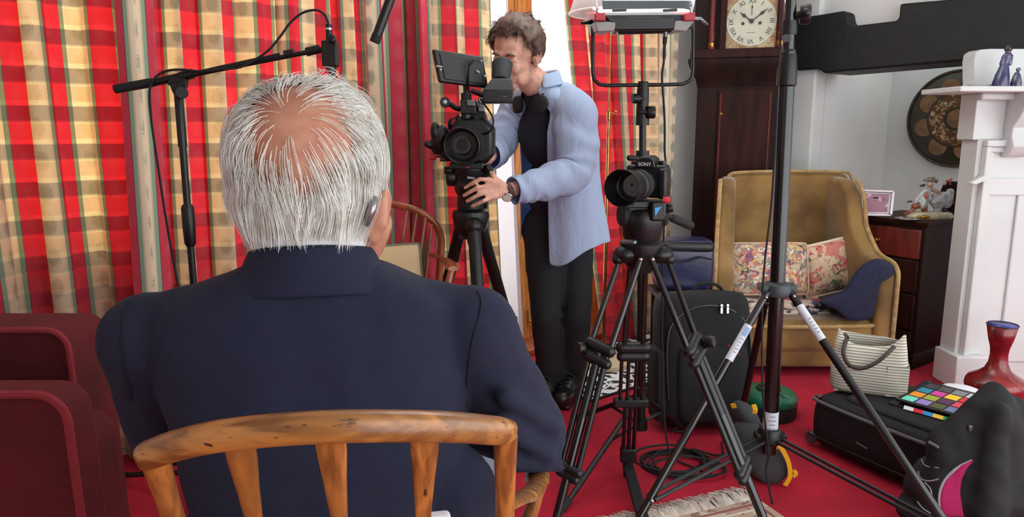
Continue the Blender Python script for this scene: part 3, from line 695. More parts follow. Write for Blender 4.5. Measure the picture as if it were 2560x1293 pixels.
b = MB(); sleeve(b, [W(1395, 238, 3.0), W(1432, 285, 2.93), W(1442, 370, 2.88), W(1428, 432, 2.84), W(1375, 455, 2.76), W(1325, 468, 2.71), W(1283, 477, 2.67)], [.065, .092, .088, .080, .074, .064, .056, .050], .06)
b.build('shirt_sleeve', SHIRT, root, solid=.003, sub=1)
b = MB(); sleeve(b, [W(1335, 240, 3.08), W(1300, 282, 3.14), W(1262, 330, 3.12), W(1242, 368, 3.05), W(1228, 385, 2.93), W(1222, 393, 2.86)], [.065, .085, .078, .07, .06, .05], .06)
b.build('shirt_sleeve', SHIRT, root, solid=.003, sub=1)
b = MB(); collar(b, neck + V((0, 0, -1.0)), [(.064, .062, 1.03), (.066, .064, 1.075), (.072, .070, 1.078), (.095, .09, 1.025)], -2.2, 2.2, f=front, n=36); b.build('shirt_collar', SHIRT, root, solid=.003, sub=1)
# watch
b = MB(); wd_ = (wF - eF).normalized(); wp = W(1268, 480, 2.66)
b.lathe([(.030, -.010), (.0325, -.010), (.0325, .010), (.030, .010)], wp, wd_, 24); st = b.build('watch_strap', M('brown_strap_leather', (74, 44, 38), .6), root)
fn = (V((0, 0, 1.2)) - wp).normalized() * .7 + V((0, 0, -.5)); fn.normalize(); wc = wp + fn * .030
b = MB(); b.lathe([(0, 0), (.019, 0), (.020, .004), (.018, .007), (.0, .007)], wc, fn, 24); b.build('watch_case', CHROME, st)
b = MB(); b.lathe([(0, .0065), (.0155, .0065), (.0155, .0078), (0, .0078)], wc, fn, 24); b.build('watch_dial', M('watch_dial', (214, 214, 200), .3), st)
# headphones worn round the neck
b = MB(); arc = [neck + V((0, 0, .015)) + side * (.085 * math.sin(t)) - front * (.085 * math.cos(t)) + V((0, 0, -.03 * (1 - math.cos(t)))) for t in [math.radians(-125 + 250 * i / 16) for i in range(17)]]
b.tube(arc, .006, 8, flat=1.6); hp = b.build('headphones', BLACK, root)
for e_ in (0, -1):
    b = MB(); a_ = arc[e_]; d_ = (a_ - neck); d_.z = 0; d_.normalize(); ax_ = (front * .8 + d_ * .6).normalized()
    b.lathe([(0, -.012), (.030, -.012), (.036, 0), (.034, .016), (.022, .022), (0, .022)], a_ + V((0, 0, -.03)) + front * .01, ax_, 20); b.build('ear_cup', RUBBER, hp)
b = MB(); b.box(W(1430, 585, 2.96), (.012, .003, .003)); b.build('hem_tag', M('red_cotton_tag', (190, 50, 80), .8), root)
# ================================================================== film equipment
RX = Matrix.Identity(3)
def facing(n, up=(0, 0, 1)):                      # columns x (right seen from outside), y (inwards), z up; -y looks along n
    n = V(n).normalized(); x = V(up).cross(n).normalized(); z = n.cross(x); return Matrix((x, -n, z)).transposed()
def knob(name, parent, c, ax, r, h, mat=BLACK, n=14, wings=0):
    b = MB(); ax = V(ax).normalized(); b.lathe([(r * .35, -h), (r * .4, 0), (r * .9, 0), (r, h * .15), (r, h * .85), (r * .9, h), (0, h)], c, ax, n)
    if wings:
        x, y, _ = frame(ax); b.cap(V(c) + ax * h * .5 - x * wings, r * .45, V(c) + ax * h * .5 + x * wings, r * .45, 8)
    return b.build(name, mat, parent)
def tubes(name, parent, segs, mat=GLOSSY, n=12):
    b = MB()
    for p0, p1, r in segs: b.tube([p0, p1], r, n)
    return b.build(name, mat, parent, bevel=.0008)
# ---------------------------------------------------------------- cinema camera on its tripod
ap = W(1177, 540, 2.66); fl = V((ap.x - .26, ap.y + .36, 0)); fr = V((ap.x + .235, ap.y + .47, 0)); ff = V((ap.x + .08, ap.y - .36, 0))
t = thing('tripod', 'black tubular tripod under the cinema camera held by the operator', 'tripod', (ap.x, ap.y, 0))
b = MB(); b.lathe([(.030, -.075), (.05, -.06), (.062, -.03), (.07, .0), (.066, .018), (.045, .03), (.0, .03)], ap, n=24)
for f_ in (fl, fr, ff):
    d_ = (f_ - ap); d_.z = 0; d_.normalize(); b.cap(ap + V((0, 0, -.012)), .035, ap + d_ * .062 + V((0, 0, -.03)), .034)
b.build('bowl', BLACK, t)
for f_ in (fl, fr, ff):
    d_ = (f_ - ap); h_ = V((d_.x, d_.y, 0)).normalized(); p0 = ap + h_ * .062 + V((0, 0, -.025)); q = f_ - p0
    lg = tubes('leg', t, [(p0, p0 + q * .50, .0235), (p0 + q * .5, p0 + q * .96, .0165)], MATTE)
    b = MB(); b.tube([p0 + q * .485, p0 + q * .56], .0285, 14); x_ = frame(q)[0]; b.box(p0 + q * .525 + x_ * .03, (.025, .018, .05)); b.build('leg_clamp', BLACK, lg, bevel=.003)
    b = MB(); b.tube([p0 + q * .482, p0 + q * .487], .0287, 14); b.build('clamp_ring', STEEL, lg)
    b = MB(); b.cap(p0 + q * .95, .021, f_ + V((0, 0, .022)), .022); b.build('rubber_foot', RUBBER, lg)
b = MB(); b.tube([ap + V((0, 0, -.06)), W(1182, 610, 2.66)], .019, 12); b.box(W(1170, 588, 2.66), (.07, .03, .03)); b.build('bowl_clamp', BLACK, t, bevel=.003)
b = MB(); hb = W(1175, 470, 2.66)
b.lathe([(.0, -.095), (.045, -.09), (.050, -.06), (.046, -.03), (.056, -.01), (.060, .02), (.058, .05), (.066, .062), (.066, .078), (.0, .08)], hb, n=24)
b.ell(hb + V((.0, -.03, .01)), (.05, .03, .04))
for sx in (-1, 1): b.lathe([(0, 0), (.030, 0), (.034, .01), (.034, .03), (.028, .036), (0, .036)], hb + V((sx * .05, 0, .04)), (sx, 0, 0), 16)
b.build('fluid_head', BLACK, t, bevel=.002)
b = MB(); b.box(W(1168, 413, 2.62), (.12, .12, .022)); b.build('camera_plate', MATTE, t, bevel=.003)
b = MB(); b.box(W(1178, 445, 2.585), (.028, .004, .008), Matrix.Rotation(.15, 3, 'Y')); b.build('badge', M('grey_badge', (150, 152, 155), .4), t)
b = MB(); b.box(W(1170, 419, 2.555), (.012, .003, .003)); b.build('red_mark', M('red_mark', (230, 40, 60), .5), t)
knob('lock_knob', t, W(1128, 425, 2.64), (-1, -.2, 0), .014, .025); knob('lock_knob', t, W(1212, 425, 2.62), (.5, -.6, .3), .014, .03)
b = MB(); b.tube(spline([W(1213, 430, 2.68), W(1214, 450, 2.68), W(1212, 480, 2.70), W(1212, 520, 2.72)], 4), .010, 10); b.build('pan_arm_socket', MATTE, t)
# camera
CY = 2.60
t = thing('cinema_camera', 'black cinema camera with flip monitor and eyepiece loupe, lens towards us', 'camera', W(1168, 404, CY))
b = MB(); c_ = W(1178, 352, CY + .05)
b.rings([[c_ + V((x_ * k, y_, z_ * k)) for x_, z_ in ((-.062, -.082), (.055, -.082), (.085, -.05), (.085, .045), (.05, .085), (-.045, .085), (-.072, .05), (-.072, -.05))] for y_, k in ((-.075, .86), (-.06, 1), (.14, 1), (.16, .9))])
b.build('body', MATTE, t, bevel=.006)
b = MB(); b.rings([[c_ + V((x_, y_, z_)) for x_, z_ in ((-.03, .08), (.045, .08), (.062, .062), (.05, .105), (.015, .135), (-.02, .135))] for y_ in (-.03, .10)]); b.build('top_block', BLACK, t, bevel=.004)
lc = W(1163, 362, CY - .03); ld = V((-.06, -.99, -.02)).normalized()
b = MB(); b.lathe([(.05, -.02), (.060, 0), (.060, .05), (.066, .055), (.066, .075), (.063, .10), (.060, .102), (.056, .098), (.050, .085), (.047, .062)], lc, ld, 32); ln = b.build('lens', BLACK, t)
for q in range(22):
    pass
b = MB(); b.lathe([(0, .058), (.025, .0635), (.047, .060), (.047, .05), (0, .05)], lc, ld, 28); b.build('front_glass', M('lens_glass', (10, 12, 14), .06, coat=1.0), ln)
b = MB(); b.lathe([(.0665, .02), (.069, .022), (.069, .042), (.0665, .044)], lc, ld, 40); b.build('focus_ring', RUBBER, ln)
# top handle, posts, monitor
b = MB(); b.tube(spline([W(1166, 300, CY), W(1166, 262, CY), W(1165, 232, CY)], 3), .019, 12); b.box(W(1172, 268, CY), (.055, .09, .05)); b.box(W(1167, 250, CY - .03), (.02, .02, .05)); b.build('top_handle', MATTE, t, bevel=.004)
b = MB(); b.tube([W(1190, 262, CY - .02), W(1206, 264, CY - .02)], .012, 8); b.box(W(1203, 262, CY - .02), (.022, .02, .05)); b.box(W(1178, 258, CY - .045), (.03, .03, .022)); b.build('handle_clamp', STEEL, t, bevel=.003)
b = MB(); b.tube(spline([W(1158, 272, CY), W(1140, 270, CY), W(1128, 262, CY), W(1116, 257, CY)], 4), .010, 8); o = b.build('rod_arm', MATTE, t)
b = MB(); b.lathe([(.007, -.014), (.017, -.014), (.019, 0), (.017, .014), (.007, .014)], W(1113, 256, CY), (.1, -1, .1), 20); b.build('arm_ring', MATTE, o)
b = MB(); b.lathe([(0, -.015), (.007, -.015), (.007, .015), (0, .015)], W(1113, 256, CY - .002), (.1, -1, .1), 12); b.build('ring_bolt', CHROME, o)
mq = [W(1100, 205, CY - .08), W(1222, 220, CY + .0), W(1208, 141, CY + .0), W(1083, 122, CY - .08)]
mn = (mq[1] - mq[0]).cross(mq[3] - mq[0]).normalized(); mn = -mn if mn.y < 0 else mn
b = MB(); b.prism(mq, mn * .022); mon = b.build('monitor', BLACK, t, bevel=.006, seg=3)
mc = sum(mq, V((0, 0, 0))) / 4; ins = [mc + (p - mc) * .80 for p in mq]
b = MB(); b.prism([p - mn * .004 for p in ins], mn * .004); b.build('back_plate', M('monitor_back', (28, 29, 31), .5, bump=(300, .2)), mon, bevel=.002)
b = MB(); b.prism([p + mn * .0225 for p in [mc + (p - mc) * .9 for p in mq]], mn * .001); b.build('screen', M('dark_screen', (8, 9, 11), .08, coat=.6), mon)
mx_ = (mq[1] - mq[0]).normalized(); mz_ = (mq[3] - mq[0]).normalized()
b = MB(); m0 = W(1098, 166, CY - .086); b.box(m0, (.022, .002, .005), Matrix((mx_, mn, mz_)).transposed()); b.lathe([(0, 0), (.0042, 0), (.0042, .002), (0, .002)], W(1102, 174, CY - .084), -mn, 12); b.build('maker_mark', M('pale_print', (150, 152, 155), .5), mon)
for (px, py) in ((1196, 180), (1203, 152), (1192, 178), (1212, 190)):
    b = MB(); b.lathe([(0, -.002), (.004, -.002), (.004, .003), (0, .003)], W(px, py, CY - .025) , -mn, 8); b.build('socket', STEEL, mon)
b = MB(); b.tube(spline([W(1184, 150, CY - .05), W(1174, 162, CY - .055), W(1171, 185, CY - .05), W(1169, 225, CY - .03)], 5), [.006] * 5 + [.004] * 11, 8); b.build('monitor_lead', BLACK, mon)
b = MB(); b.tube([W(1166, 214, CY), W(1167, 240, CY)], .012, 10); b.tube([W(1178, 226, CY - .01), W(1210, 240, CY)], .009, 8); b.build('monitor_mount', MATTE, t)
# eyepiece loupe: flat box, hood and eye cup
r0 = [W(1208, 257, CY - .10), W(1282, 257, CY - .10), W(1284, 226, CY - .10), W(1206, 226, CY - .10)]
b = MB(); b.prism(r0, (0, .12, .0)); lo = b.build('loupe_box', BLACK, t, bevel=.004)
b = MB(); b.rings([[W(1206, 226, CY - .10), W(1284, 226, CY - .10), W(1284, 226, CY - .10) + V((0, .12, 0)), W(1206, 226, CY - .10) + V((0, .12, 0))], [W(1230, 196, CY - .075), W(1280, 196, CY - .075), W(1280, 196, CY - .075) + V((0, .075, 0)), W(1230, 196, CY - .075) + V((0, .075, 0))]])
b.build('loupe_hood', M('loupe_grey_plastic', (48, 51, 54), .6), lo, bevel=.004)
e0, e1 = W(1252, 204, CY - .03), W(1256, 154, CY + .02)
b = MB(); b.lathe([(.030, 0), (.033, .02), (.035, .055), (.037, .075), (.030, .085), (.018, .082)], e0, e1 - e0, 24); b.build('eye_cup', M('loupe_rubber', (44, 46, 49), .7), lo)
b = MB(); b.box(W(1262, 241, CY - .1015), (.014, .001, .0015)); b.build('loupe_mark', M('pale_print2', (120, 122, 125), .5), lo)
# side grip on rods
b = MB(); b.tube([W(1150, 390, CY), W(1088, 388, CY)], .009, 10); b.tube([W(1150, 398, CY + .05), W(1100, 398, CY + .05)], .009, 10); b.build('rods', STEEL, t)
b = MB(); b.ell(W(1100, 350, CY), (.033, .04, .055), Matrix.Rotation(.25, 3, 'Y')); b.ell(W(1088, 330, CY - .01), (.018, .03, .036)); b.cap(W(1100, 372, CY), .018, W(1068, 360, CY - .02), .013); b.cap(W(1110, 380, CY), .02, W(1118, 392, CY), .015)
gr = b.build('side_grip', BLACK, t, remesh=.004, smo=2)
b = MB(); b.tube(spline([W(1105, 322, CY - .04), W(1120, 326, CY - .05), W(1126, 345, CY - .05), W(1122, 362, CY - .04)], 4), .0022, 6); b.build('grip_lead', BLACK, gr)
b = MB(); b.lathe([(0, 0), (.012, 0), (.012, .02), (0, .02)], W(1090, 392, CY - .01), (-1, 0, 0), 12); b.build('rod_cap', M('red_cap', (170, 40, 50), .5), t)
b = MB()
for q in range(3): b.tube(spline([W(1146, 288 + 3 * q, CY - .01), W(1130 - 3 * q, 300, CY - .02), W(1127 - 2 * q, 316 + 4 * q, CY - .01), W(1140, 322, CY)], 4), .0026, 6)
b.build('cable_loop', BLACK, t)
b = MB(); b.tube(spline([W(1202, 250, CY - .04), W(1216, 268, CY - .05), W(1230, 290, CY - .06), W(1233, 310, CY - .06), W(1224, 330, CY - .05), W(1208, 336, CY - .03)], 5), .0032, 8); b.build('cable', BLACK, t)
b = MB(); b.tube([W(1197, 248, CY - .04), W(1204, 258, CY - .045)], .005, 8); b.build('cable_plug', CHROME, t)
# ---------------------------------------------------------------- microphone boom stand
BY = 2.2; pt_ = W(446, 232, BY); X0, Y0 = pt_.x, pt_.y
t = thing('microphone_stand', 'black boom microphone stand reaching over the seated man, in front of curtains', 'microphone stand', (X0, Y0, 0))
tubes('pole', t, [(V((X0, Y0, .10)), V((X0, Y0, .62)), .0145), (V((X0, Y0, .60)), V((X0, Y0, pt_.z)), .0105)], MATTE)
b = MB(); zc = W(466, 560, BY).z; b.lathe([(.012, -.07), (.017, -.06), (.019, -.01), (.019, .05), (.014, .06)], (X0, Y0, zc), n=16); b.build('height_clutch', BLACK, t); b = MB(); b.lathe([(.010, -.10), (.013, -.1), (.013, .06), (.010, .065)], (X0, Y0, pt_.z - .06), n=14); b.build('pole_sleeve', BLACK, t)
b = MB(); b.lathe([(.02, -.04), (.024, -.03), (.024, .03), (.018, .04)], (X0, Y0, .13), n=16); hubm = b.build('base_hub', BLACK, t)
for f_ in (G(255, 1199), G(640, 1180), G(470, 1330)):
    f_ = V((f_.x, f_.y, .012)); b = MB(); p0 = V((X0, Y0, .10)); b.tube([p0, p0 + (f_ - p0) * .82], .009, 10); lg = b.build('leg', MATTE, t)
    b = MB(); b.cap(p0 + (f_ - p0) * .78, .013, f_, .0125); b.build('rubber_foot', RUBBER, lg)
b = MB(); b.box(W(446, 205, BY), (.05, .03, .03), Matrix.Rotation(.2, 3, 'Y')); b.rings([[W(x_, y_, BY + q) for x_, y_ in ((422, 208), (468, 200), (466, 225), (455, 245), (440, 245), (430, 228))] for q in (-.02, .02)])
b.build('boom_clamp', BLACK, t, bevel=.004); knob('boom_knob', t, W(455, 232, BY - .02), (.4, -1, 0), .018, .02)
b = MB(); b.tube([W(374, 208, BY), W(812, 122, BY)], .0072, 10); b.tube([W(470, 189, BY), W(700, 139, BY)], .0088, 10); b.build('boom_arm', MATTE, t)
b = MB(); b.tube([W(287, 223, BY), W(382, 206, BY)], .0135, 14); b.build('counterweight', RUBBER, t, bevel=.002)
b = MB(); b.tube([W(385, 206, BY), W(450, 192, BY)], .012, 12); b.tube([W(452, 192, BY), W(482, 184, BY)], .015, 12); b.build('boom_sleeve', BLACK, t); 
b = MB(); b.tube([W(712, 137, BY), W(735, 132, BY)], .013, 10); b.build('boom_lock', BLACK, t); b = MB(); b.tube([W(766, 130, BY), W(800, 122, BY)], .013, 10); b.build('boom_lock', BLACK, t)
b = MB(); b.box(W(826, 135, BY), (.045, .035, .075)); b.tube([W(826, 100, BY), W(827, 178, BY)], .016, 12); b.lathe([(0, 0), (.012, 0), (.014, .01), (.012, .02), (0, .02)], W(832, 100, BY - .02), (0, -1, 0.2), 12); b.build('microphone_clip', BLACK, t, bevel=.004)
t = thing('microphone', 'slim black microphone pointing down from the boom clip above white hair', 'microphone', W(829, 285, BY))
b = MB(); b.tube([W(823, 86, BY), W(831, 190, BY)], .0108, 14); b.build('body', MATTE, t, bevel=.002)
b = MB(); b.tube([W(831, 185, BY), W(835, 300, BY)], .0118, 14); b.build('slotted_tube', RUBBER, t, bevel=.002)
b = MB(); b.tube([W(822, 60, BY), W(823, 88, BY)], .010, 12); b.build('plug', MATTE, t, bevel=.002)
b = MB(); b.tube([W(822, 70, BY), W(822, 75, BY)], .0106, 12); b.build('plug_ring', CHROME, t)
cb = [(821, 58), (812, 38), (795, 26), (772, 27), (750, 36), (725, 58), (700, 92), (672, 125), (640, 148), (600, 168), (560, 172), (500, 178), (450, 174), (415, 178), (388, 194), (374, 226), (377, 290), (388, 370), (400, 450), (412, 530), (424, 600), (433, 650), (441, 690), (455, 760)]
pts = [W(x_, y_, BY - .018) for x_, y_ in cb]; pts += [V((X0 + .06, Y0 - .03, .35)), V((X0 + .09, Y0 - .05, .05)), V((X0 + .2, Y0 - .02, .006)), V((X0 + .5, Y0 + .05, .006))]
b = MB(); b.tube(spline(pts, 5), .0036, 8); tag(b.build('microphone_cable', RUBBER), 'black cable looped along the microphone boom and down its pole', 'cable')
# boom tube coming down from above
p0 = W(937, 104, 2.0); dr = (W(990, -40, 2.0) - p0).normalized(); p1 = p0 + dr * ((CEIL - .012 - p0.z) / dr.z)
t = thing('boom_pole', 'black tube slanting down from the ceiling left of the operator', 'boom pole', p1)
b = MB(); b.tube([p0, p1], .0128, 14); b.build('tube', MATTE, t, bevel=.001)
b = MB(); b.tube([p0 - dr * .003, p0 + dr * .02], .0138, 14); b.build('end_cap', RUBBER, t, bevel=.002)
b = MB(); b.lathe([(0, 0), (.04, 0), (.04, -.012), (.02, -.02), (0, -.02)], (p1.x, p1.y, CEIL), n=20); b.build('ceiling_plate', BLACK, t)
# ---------------------------------------------------------------- LED panel on stand
LY = 2.6; hubL = W(1603, 985, LY); LX = hubL.x
t = thing('light_stand', 'low black stand carrying the panel light with red corners', 'light stand', (LX, LY, 0))
topL = W(1607, 212, LY)
lt = lambda z: V((LX + (topL.x - LX) * (z - hubL.z) / (topL.z - hubL.z), LY, z))
tubes('pole', t, [(lt(hubL.z - .14), lt(hubL.z + .72), .0165), (lt(hubL.z + .6), lt(topL.z - .04), .0125)], MATTE)
b = MB(); b.lathe([(.013, -.05), (.022, -.045), (.022, .02), (.018, .05), (.012, .05)], lt(W(1606, 240, LY).z), n=14); b.build('collar', BLACK, t); b = MB(); b.lathe([(.0125, -.03), (.024, -.03), (.024, .03), (.0125, .03)], lt(W(1606, 292, LY).z), n=14); b.build('collar', BLACK, t); b = MB(); b.lathe([(.017, -.05), (.024, -.05), (.024, .03), (.017, .03)], lt(W(1604, 398, LY).z), n=14); b.build('collar', BLACK, t)
knob('clamp_knob', t, W(1598, 247, LY - .02), (-1, -.2, 0), .017, .025); knob('clamp_knob', t, W(1618, 281, LY - .02), (1, -.1, 0), .022, .028)
b = MB(); b.cap(W(1597, 396, LY - .02), .008, W(1574, 395, LY - .02), .011); b.build('clamp_lever', BLACK, t)
b = MB(); b.lathe([(.017, -.04), (.03, -.035), (.03, .03), (.02, .035)], hubL, n=16); b.build('leg_hub', BLACK, t); b = MB(); b.lathe([(.017, -.02), (.028, -.02), (.028, .02), (.017, .02)], hubL + V((0, 0, -.12)), n=16); b.build('leg_hub', BLACK, t)
for f_ in (G(1407, 1281), G(1440, 1052), G(1718, 1084)):
    p0 = hubL; f_ = V((f_.x, f_.y, .010)); lg = tubes('leg', t, [(p0, f_, .0095)], MATTE)
    b = MB(); mid = p0 + (f_ - p0) * .45; b.tube([hubL + V((0, 0, -.12)), mid], .006, 8); b.build('brace', MATTE, lg)
    b = MB(); b.cap(f_ + (p0 - f_) * .06, .0125, f_ + V((0, 0, .002)), .0118); b.build('rubber_foot', RUBBER, lg)
t = thing('panel_light', 'black panel light with red corners and open barn door on a yoke', 'studio light', topL)
yk = [W(x_, y_, LY) for x_, y_ in ((1482, 55), (1482, 180), (1486, 200), (1502, 212), (1560, 213), (1660, 212), (1708, 210), (1726, 199), (1732, 178), (1733, 60))]
b = MB(); b.tube(yk[:3] + spline(yk[2:5], 4)[1:] + [yk[5]] + spline(yk[6:9], 4) + [yk[9]], .0066, 10); b.tube([topL + V((0, 0, .012)), topL + V((0, 0, -.055))], .014, 12); b.build('yoke', MATTE, t)
tl = lambda x_, y_, dy=0.0: W(x_, y_, LY + dy)
b = MB(); fb = [tl(1490, 74, -.11), tl(1735, 72, -.11), tl(1735, 36, -.12), tl(1490, 38, -.12)]; b.prism(fb, (0, .30, .055)); b.build('housing', M('panel_housing', (34, 36, 39), .5, bump=(200, .15)), t, bevel=.004)
b = MB(); b.prism([tl(1536, 76, -.125), tl(1686, 74, -.125), tl(1690, 42, -.13), tl(1515, 42, -.13)], (0, .1, .0)); b.prism([tl(1548, 86, -.09), tl(1678, 82, -.09), tl(1684, 70, -.10), tl(1538, 72, -.10)], (0, .18, .02)); b.build('driver_box', BLACK, t, bevel=.004)
GREYP = M('light_grey_panel', (150, 148, 146), .5)
for pts_ in ([(1494, 79), (1536, 77), (1540, 54), (1487, 54)], [(1684, 76), (1716, 78), (1736, 52), (1688, 52)]):
    b = MB(); b.prism([tl(x_, y_, -.128) for x_, y_ in pts_], (0, .25, .02)); b.build('corner_plate', GREYP, t, bevel=.003)
RED = M('red_plastic_corner', (182, 44, 58), .45)
for x0, x1 in ((1487, 1514), (1710, 1739)):
    b = MB(); b.prism([tl(x0, 53, -.136), tl(x1, 52, -.136), tl(x1, 31, -.14), tl(x0, 34, -.14)], (0, .30, .05)); b.build('corner', RED, t, bevel=.004)
b = MB(); b.prism([tl(1502, 32, -.125), tl(1726, 30, -.125), tl(1726, 25, -.12), tl(1502, 27, -.12)], (0, .26, .052)); LEDM, nt, bs = newmat('lit_diffuser'); bs.inputs['Base Color'].default_value = lin((235, 240, 240)); bs.inputs['Emission Color'].default_value = (.96, 1, .98, 1); bs.inputs['Emission Strength'].default_value = 1.6; b.build('diffuser', LEDM, t, bevel=.001)
LEDL = bpy.data.lights.new('panel_emitter', 'AREA'); LEDL.shape = 'RECTANGLE'; LEDL.size = .32; LEDL.size_y = .24; LEDL.energy = 45; LEDL.color = (.97, 1, .98)
lo_ = bpy.data.objects.new('panel_emitter', LEDL); COL.objects.link(lo_); lo_.location = tl(1614, 22, .01) + V((0, 0, .03)); lo_.rotation_euler = (math.pi + .2, 0, 0)      # the panel faces up: its light comes back off the ceiling
b = MB(); b.prism([tl(1507, 24, -.11), tl(1733, 21, -.11), tl(1738, -75, -.02), tl(1502, -75, -.02)], (0, .006, .002)); b.build('barn_door', M('barn_door_paint', (34, 38, 44), .55), t, bevel=.001)
for x_ in (1549, 1676):
    b = MB(); b.prism([tl(x_ - 18, 29, -.135), tl(x_ + 18, 28, -.135), tl(x_ + 18, 21, -.13), tl(x_ - 18, 22, -.13)], (0, .012, 0)); b.build('hinge', MATTE, t, bevel=.002)
for x0, x1 in ((1494, 1489), (1727, 1742)):
    b = MB(); b.tube([tl(x0, 30, -.13), tl(x0 + (x1 - x0) * .4, 16, -.13), tl(x1, -30, -.06)], .0032, 6); b.cap(tl(x0, 30, -.13), .006, tl(x0, 22, -.13), .005, 8); b.build('door_stay', CHROME, t)
b = MB(); b.cap(tl(1482, 55), .008, tl(1456, 57, -.01), .006); b.build('tilt_lever', MATTE, t)
b = MB(); b.cap(tl(1734, 48), .008, tl(1752, 48), .007); b.cap(tl(1752, 48), .006, tl(1768, 61, -.01), .004); b.build('tilt_lever', STEEL, t)
b = MB(); b.tube([tl(1664, 80, -.11), tl(1663, 94, -.11)], .0075, 10); b.build('socket', STEEL, t)
pts = [tl(x_, y_, -.115) for x_, y_ in ((1663, 92), (1661, 118), (1660, 150), (1655, 190), (1657, 225), (1660, 270), (1662, 320), (1662, 380), (1666, 430), (1663, 480), (1660, 560), (1658, 640))] + [V((LX + .06, LY - .08, .35)), V((LX + .09, LY - .12, .03)), V((LX + .16, LY - .18, .006)), V((LX + .22, LY - .25, .006))]
b = MB(); b.tube(spline(pts, 5), [.0075] * 4 + [.005] * 6 + [.0038] * (len(pts) * 5 - 4 - 10), 8); tag(b.build('power_cable', RUBBER), 'black power cable hanging straight down from the panel light', 'cable')
# ---------------------------------------------------------------- stills camera on video tripod
SY = 2.05; ap = W(1604, 622, SY)
t = thing('video_tripod', 'black twin-tube tripod with fluid head under the stills camera', 'tripod', (ap.x, ap.y, 0))
b = MB(); b.lathe([(0, -.07), (.03, -.068), (.05, -.04), (.062, -.005), (.064, .018), (.05, .03), (0, .03)], ap, n=28)
for a_ in (205, 335, 90):
    q = V((math.cos(math.radians(a_)), math.sin(math.radians(a_)), 0)); b.ell(ap + q * .055 + V((0, 0, -.012)), (.036, .036, .026)); b.cap(ap + q * .03, .02, ap + q * .08 + V((0, 0, -.025)), .017)
b.build('bowl', BLACK, t)
b = MB(); b.cap(ap + V((-.055, -.02, .02)), .010, ap + V((-.03, -.04, .024)), .012); b.build('bowl_rim', STEEL, t)
def wp_(l): return [W(*q) for q in l]
FL, FRr = V((ap.x - .30, 1.72, 0)), V((ap.x + .36, 1.72, 0))
legs = [  # outer tube, inner tube, joint, lower pieces
 ([(1550, 645, 2.02), (1477, 858, 1.91)], [(1600, 651, 1.98), (1524, 880, 1.88)], [(1468, 868, 1.91), (1524, 898, 1.88)], FL),
 ([(1668, 645, 2.02), (1740, 845, 1.92)], [(1630, 651, 1.98), (1722, 880, 1.88)], [(1752, 852, 1.92), (1728, 892, 1.88)], FRr)]
for li, (o_, i_, j_, f_) in enumerate(legs):
    o_, i_, j_ = wp_(o_), wp_(i_), wp_(j_); sgn = (-1, 1)[li]
    lg = tubes('leg', t, [(o_[0], o_[1], .0082), (i_[0], i_[1], .0088)], GLOSSY)
    ft = V((f_.x, f_.y, .02)); m_ = (o_[1] + i_[1]) / 2; sp_ = (o_[1] - i_[1]) * .42; e_ = m_ + (ft - m_) * .52
    b = MB(); b.cap(o_[1], .019, i_[1], .017); b.cap(o_[1] + (ft - m_).normalized() * .035, .017, i_[1] + (ft - m_).normalized() * .035, .015); b.build('leg_joint', BLACK, lg, remesh=.003, smo=2)
    b = MB(); b.tube([m_ + sp_, e_ + sp_], .0085, 10); b.tube([m_ - sp_, e_ - sp_], .0085, 10); b.tube([m_, m_ + (ft - m_) * .30], .012, 10); b.build('lower_tube', MATTE, lg)
    b = MB(); b.cap(e_ + sp_ * 1.1, .015, e_ - sp_ * 1.1, .015); b.cap(e_ + (ft - m_).normalized() * .02 + sp_, .013, e_ + (ft - m_).normalized() * .02 - sp_, .013); b.build('lower_joint', BLACK, lg, remesh=.003, smo=2)
    b = MB(); b.tube([m_ + (ft - m_) * .3, ft], .0125, 12); b.build('inner_tube', GLOSSY, lg)
    b = MB(); b.cap(ft + V((0, 0, .03)), .022, ft, .02); b.build('rubber_foot', RUBBER, lg)
    knob('leg_lock', lg, j_[0] + V((sgn * .012, -.012, 0)), (sgn * .8, -.5, .2), .017, .022)
    b = MB(); b.ell(i_[0] + V((0, -.010, .004)), .006); b.build('pivot_screw', CHROME, lg)
# rear leg
fb_ = G(1568, 1188); fb_.z = .03; rt_ = ap + V((0, .05, -.02)); q = fb_ - rt_
lg = tubes('leg', t, [(rt_ + V((sx * .022, 0, 0)), rt_ + q * .40 + V((sx * .030, 0, 0)), .0085) for sx in (-1, 1)], GLOSSY)
b = MB(); c_ = rt_ + q * .40; b.cap(c_ + V((-.038, 0, 0)), .02, c_ + V((.038, 0, 0)), .02); b.cap(c_ + V((-.038, 0, -.03)), .016, c_ + V((.038, 0, -.03)), .016); b.build('leg_joint', BLACK, lg, remesh=.003, smo=2)
b = MB()
for sx in (-.036, -.013, .013, .036): b.tube([c_ + V((sx, 0, 0)), rt_ + q * .67 + V((sx, 0, 0))], .0062, 8)
b.build('lower_tube', GLOSSY, lg)
b = MB(); c_ = rt_ + q * .66; b.box(c_, (.115, .035, .028)); b.build('lower_joint', BLACK, lg, bevel=.005)
b = MB()
for sx in (-.018, .0, .018): b.tube([c_ + V((sx, 0, 0)), rt_ + q * .93 + V((sx, 0, 0))], .0068, 8)
b.build('inner_tube', MATTE, lg)
b = MB(); c_ = rt_ + q * .93; b.box(c_, (.055, .035, .05)); b.box(c_ + V((0, 0, -.05)), (.03, .03, .06)); b.build('foot_hinge', BLACK, lg, bevel=.005)
b = MB(); b.box(rt_ + q * .985 + V((0, -.02, 0)), (.022, .012, .03)); b.build('foot_clip', STEEL, lg, bevel=.002)
sp_c = V((ap.x + .02, 1.93, .035))
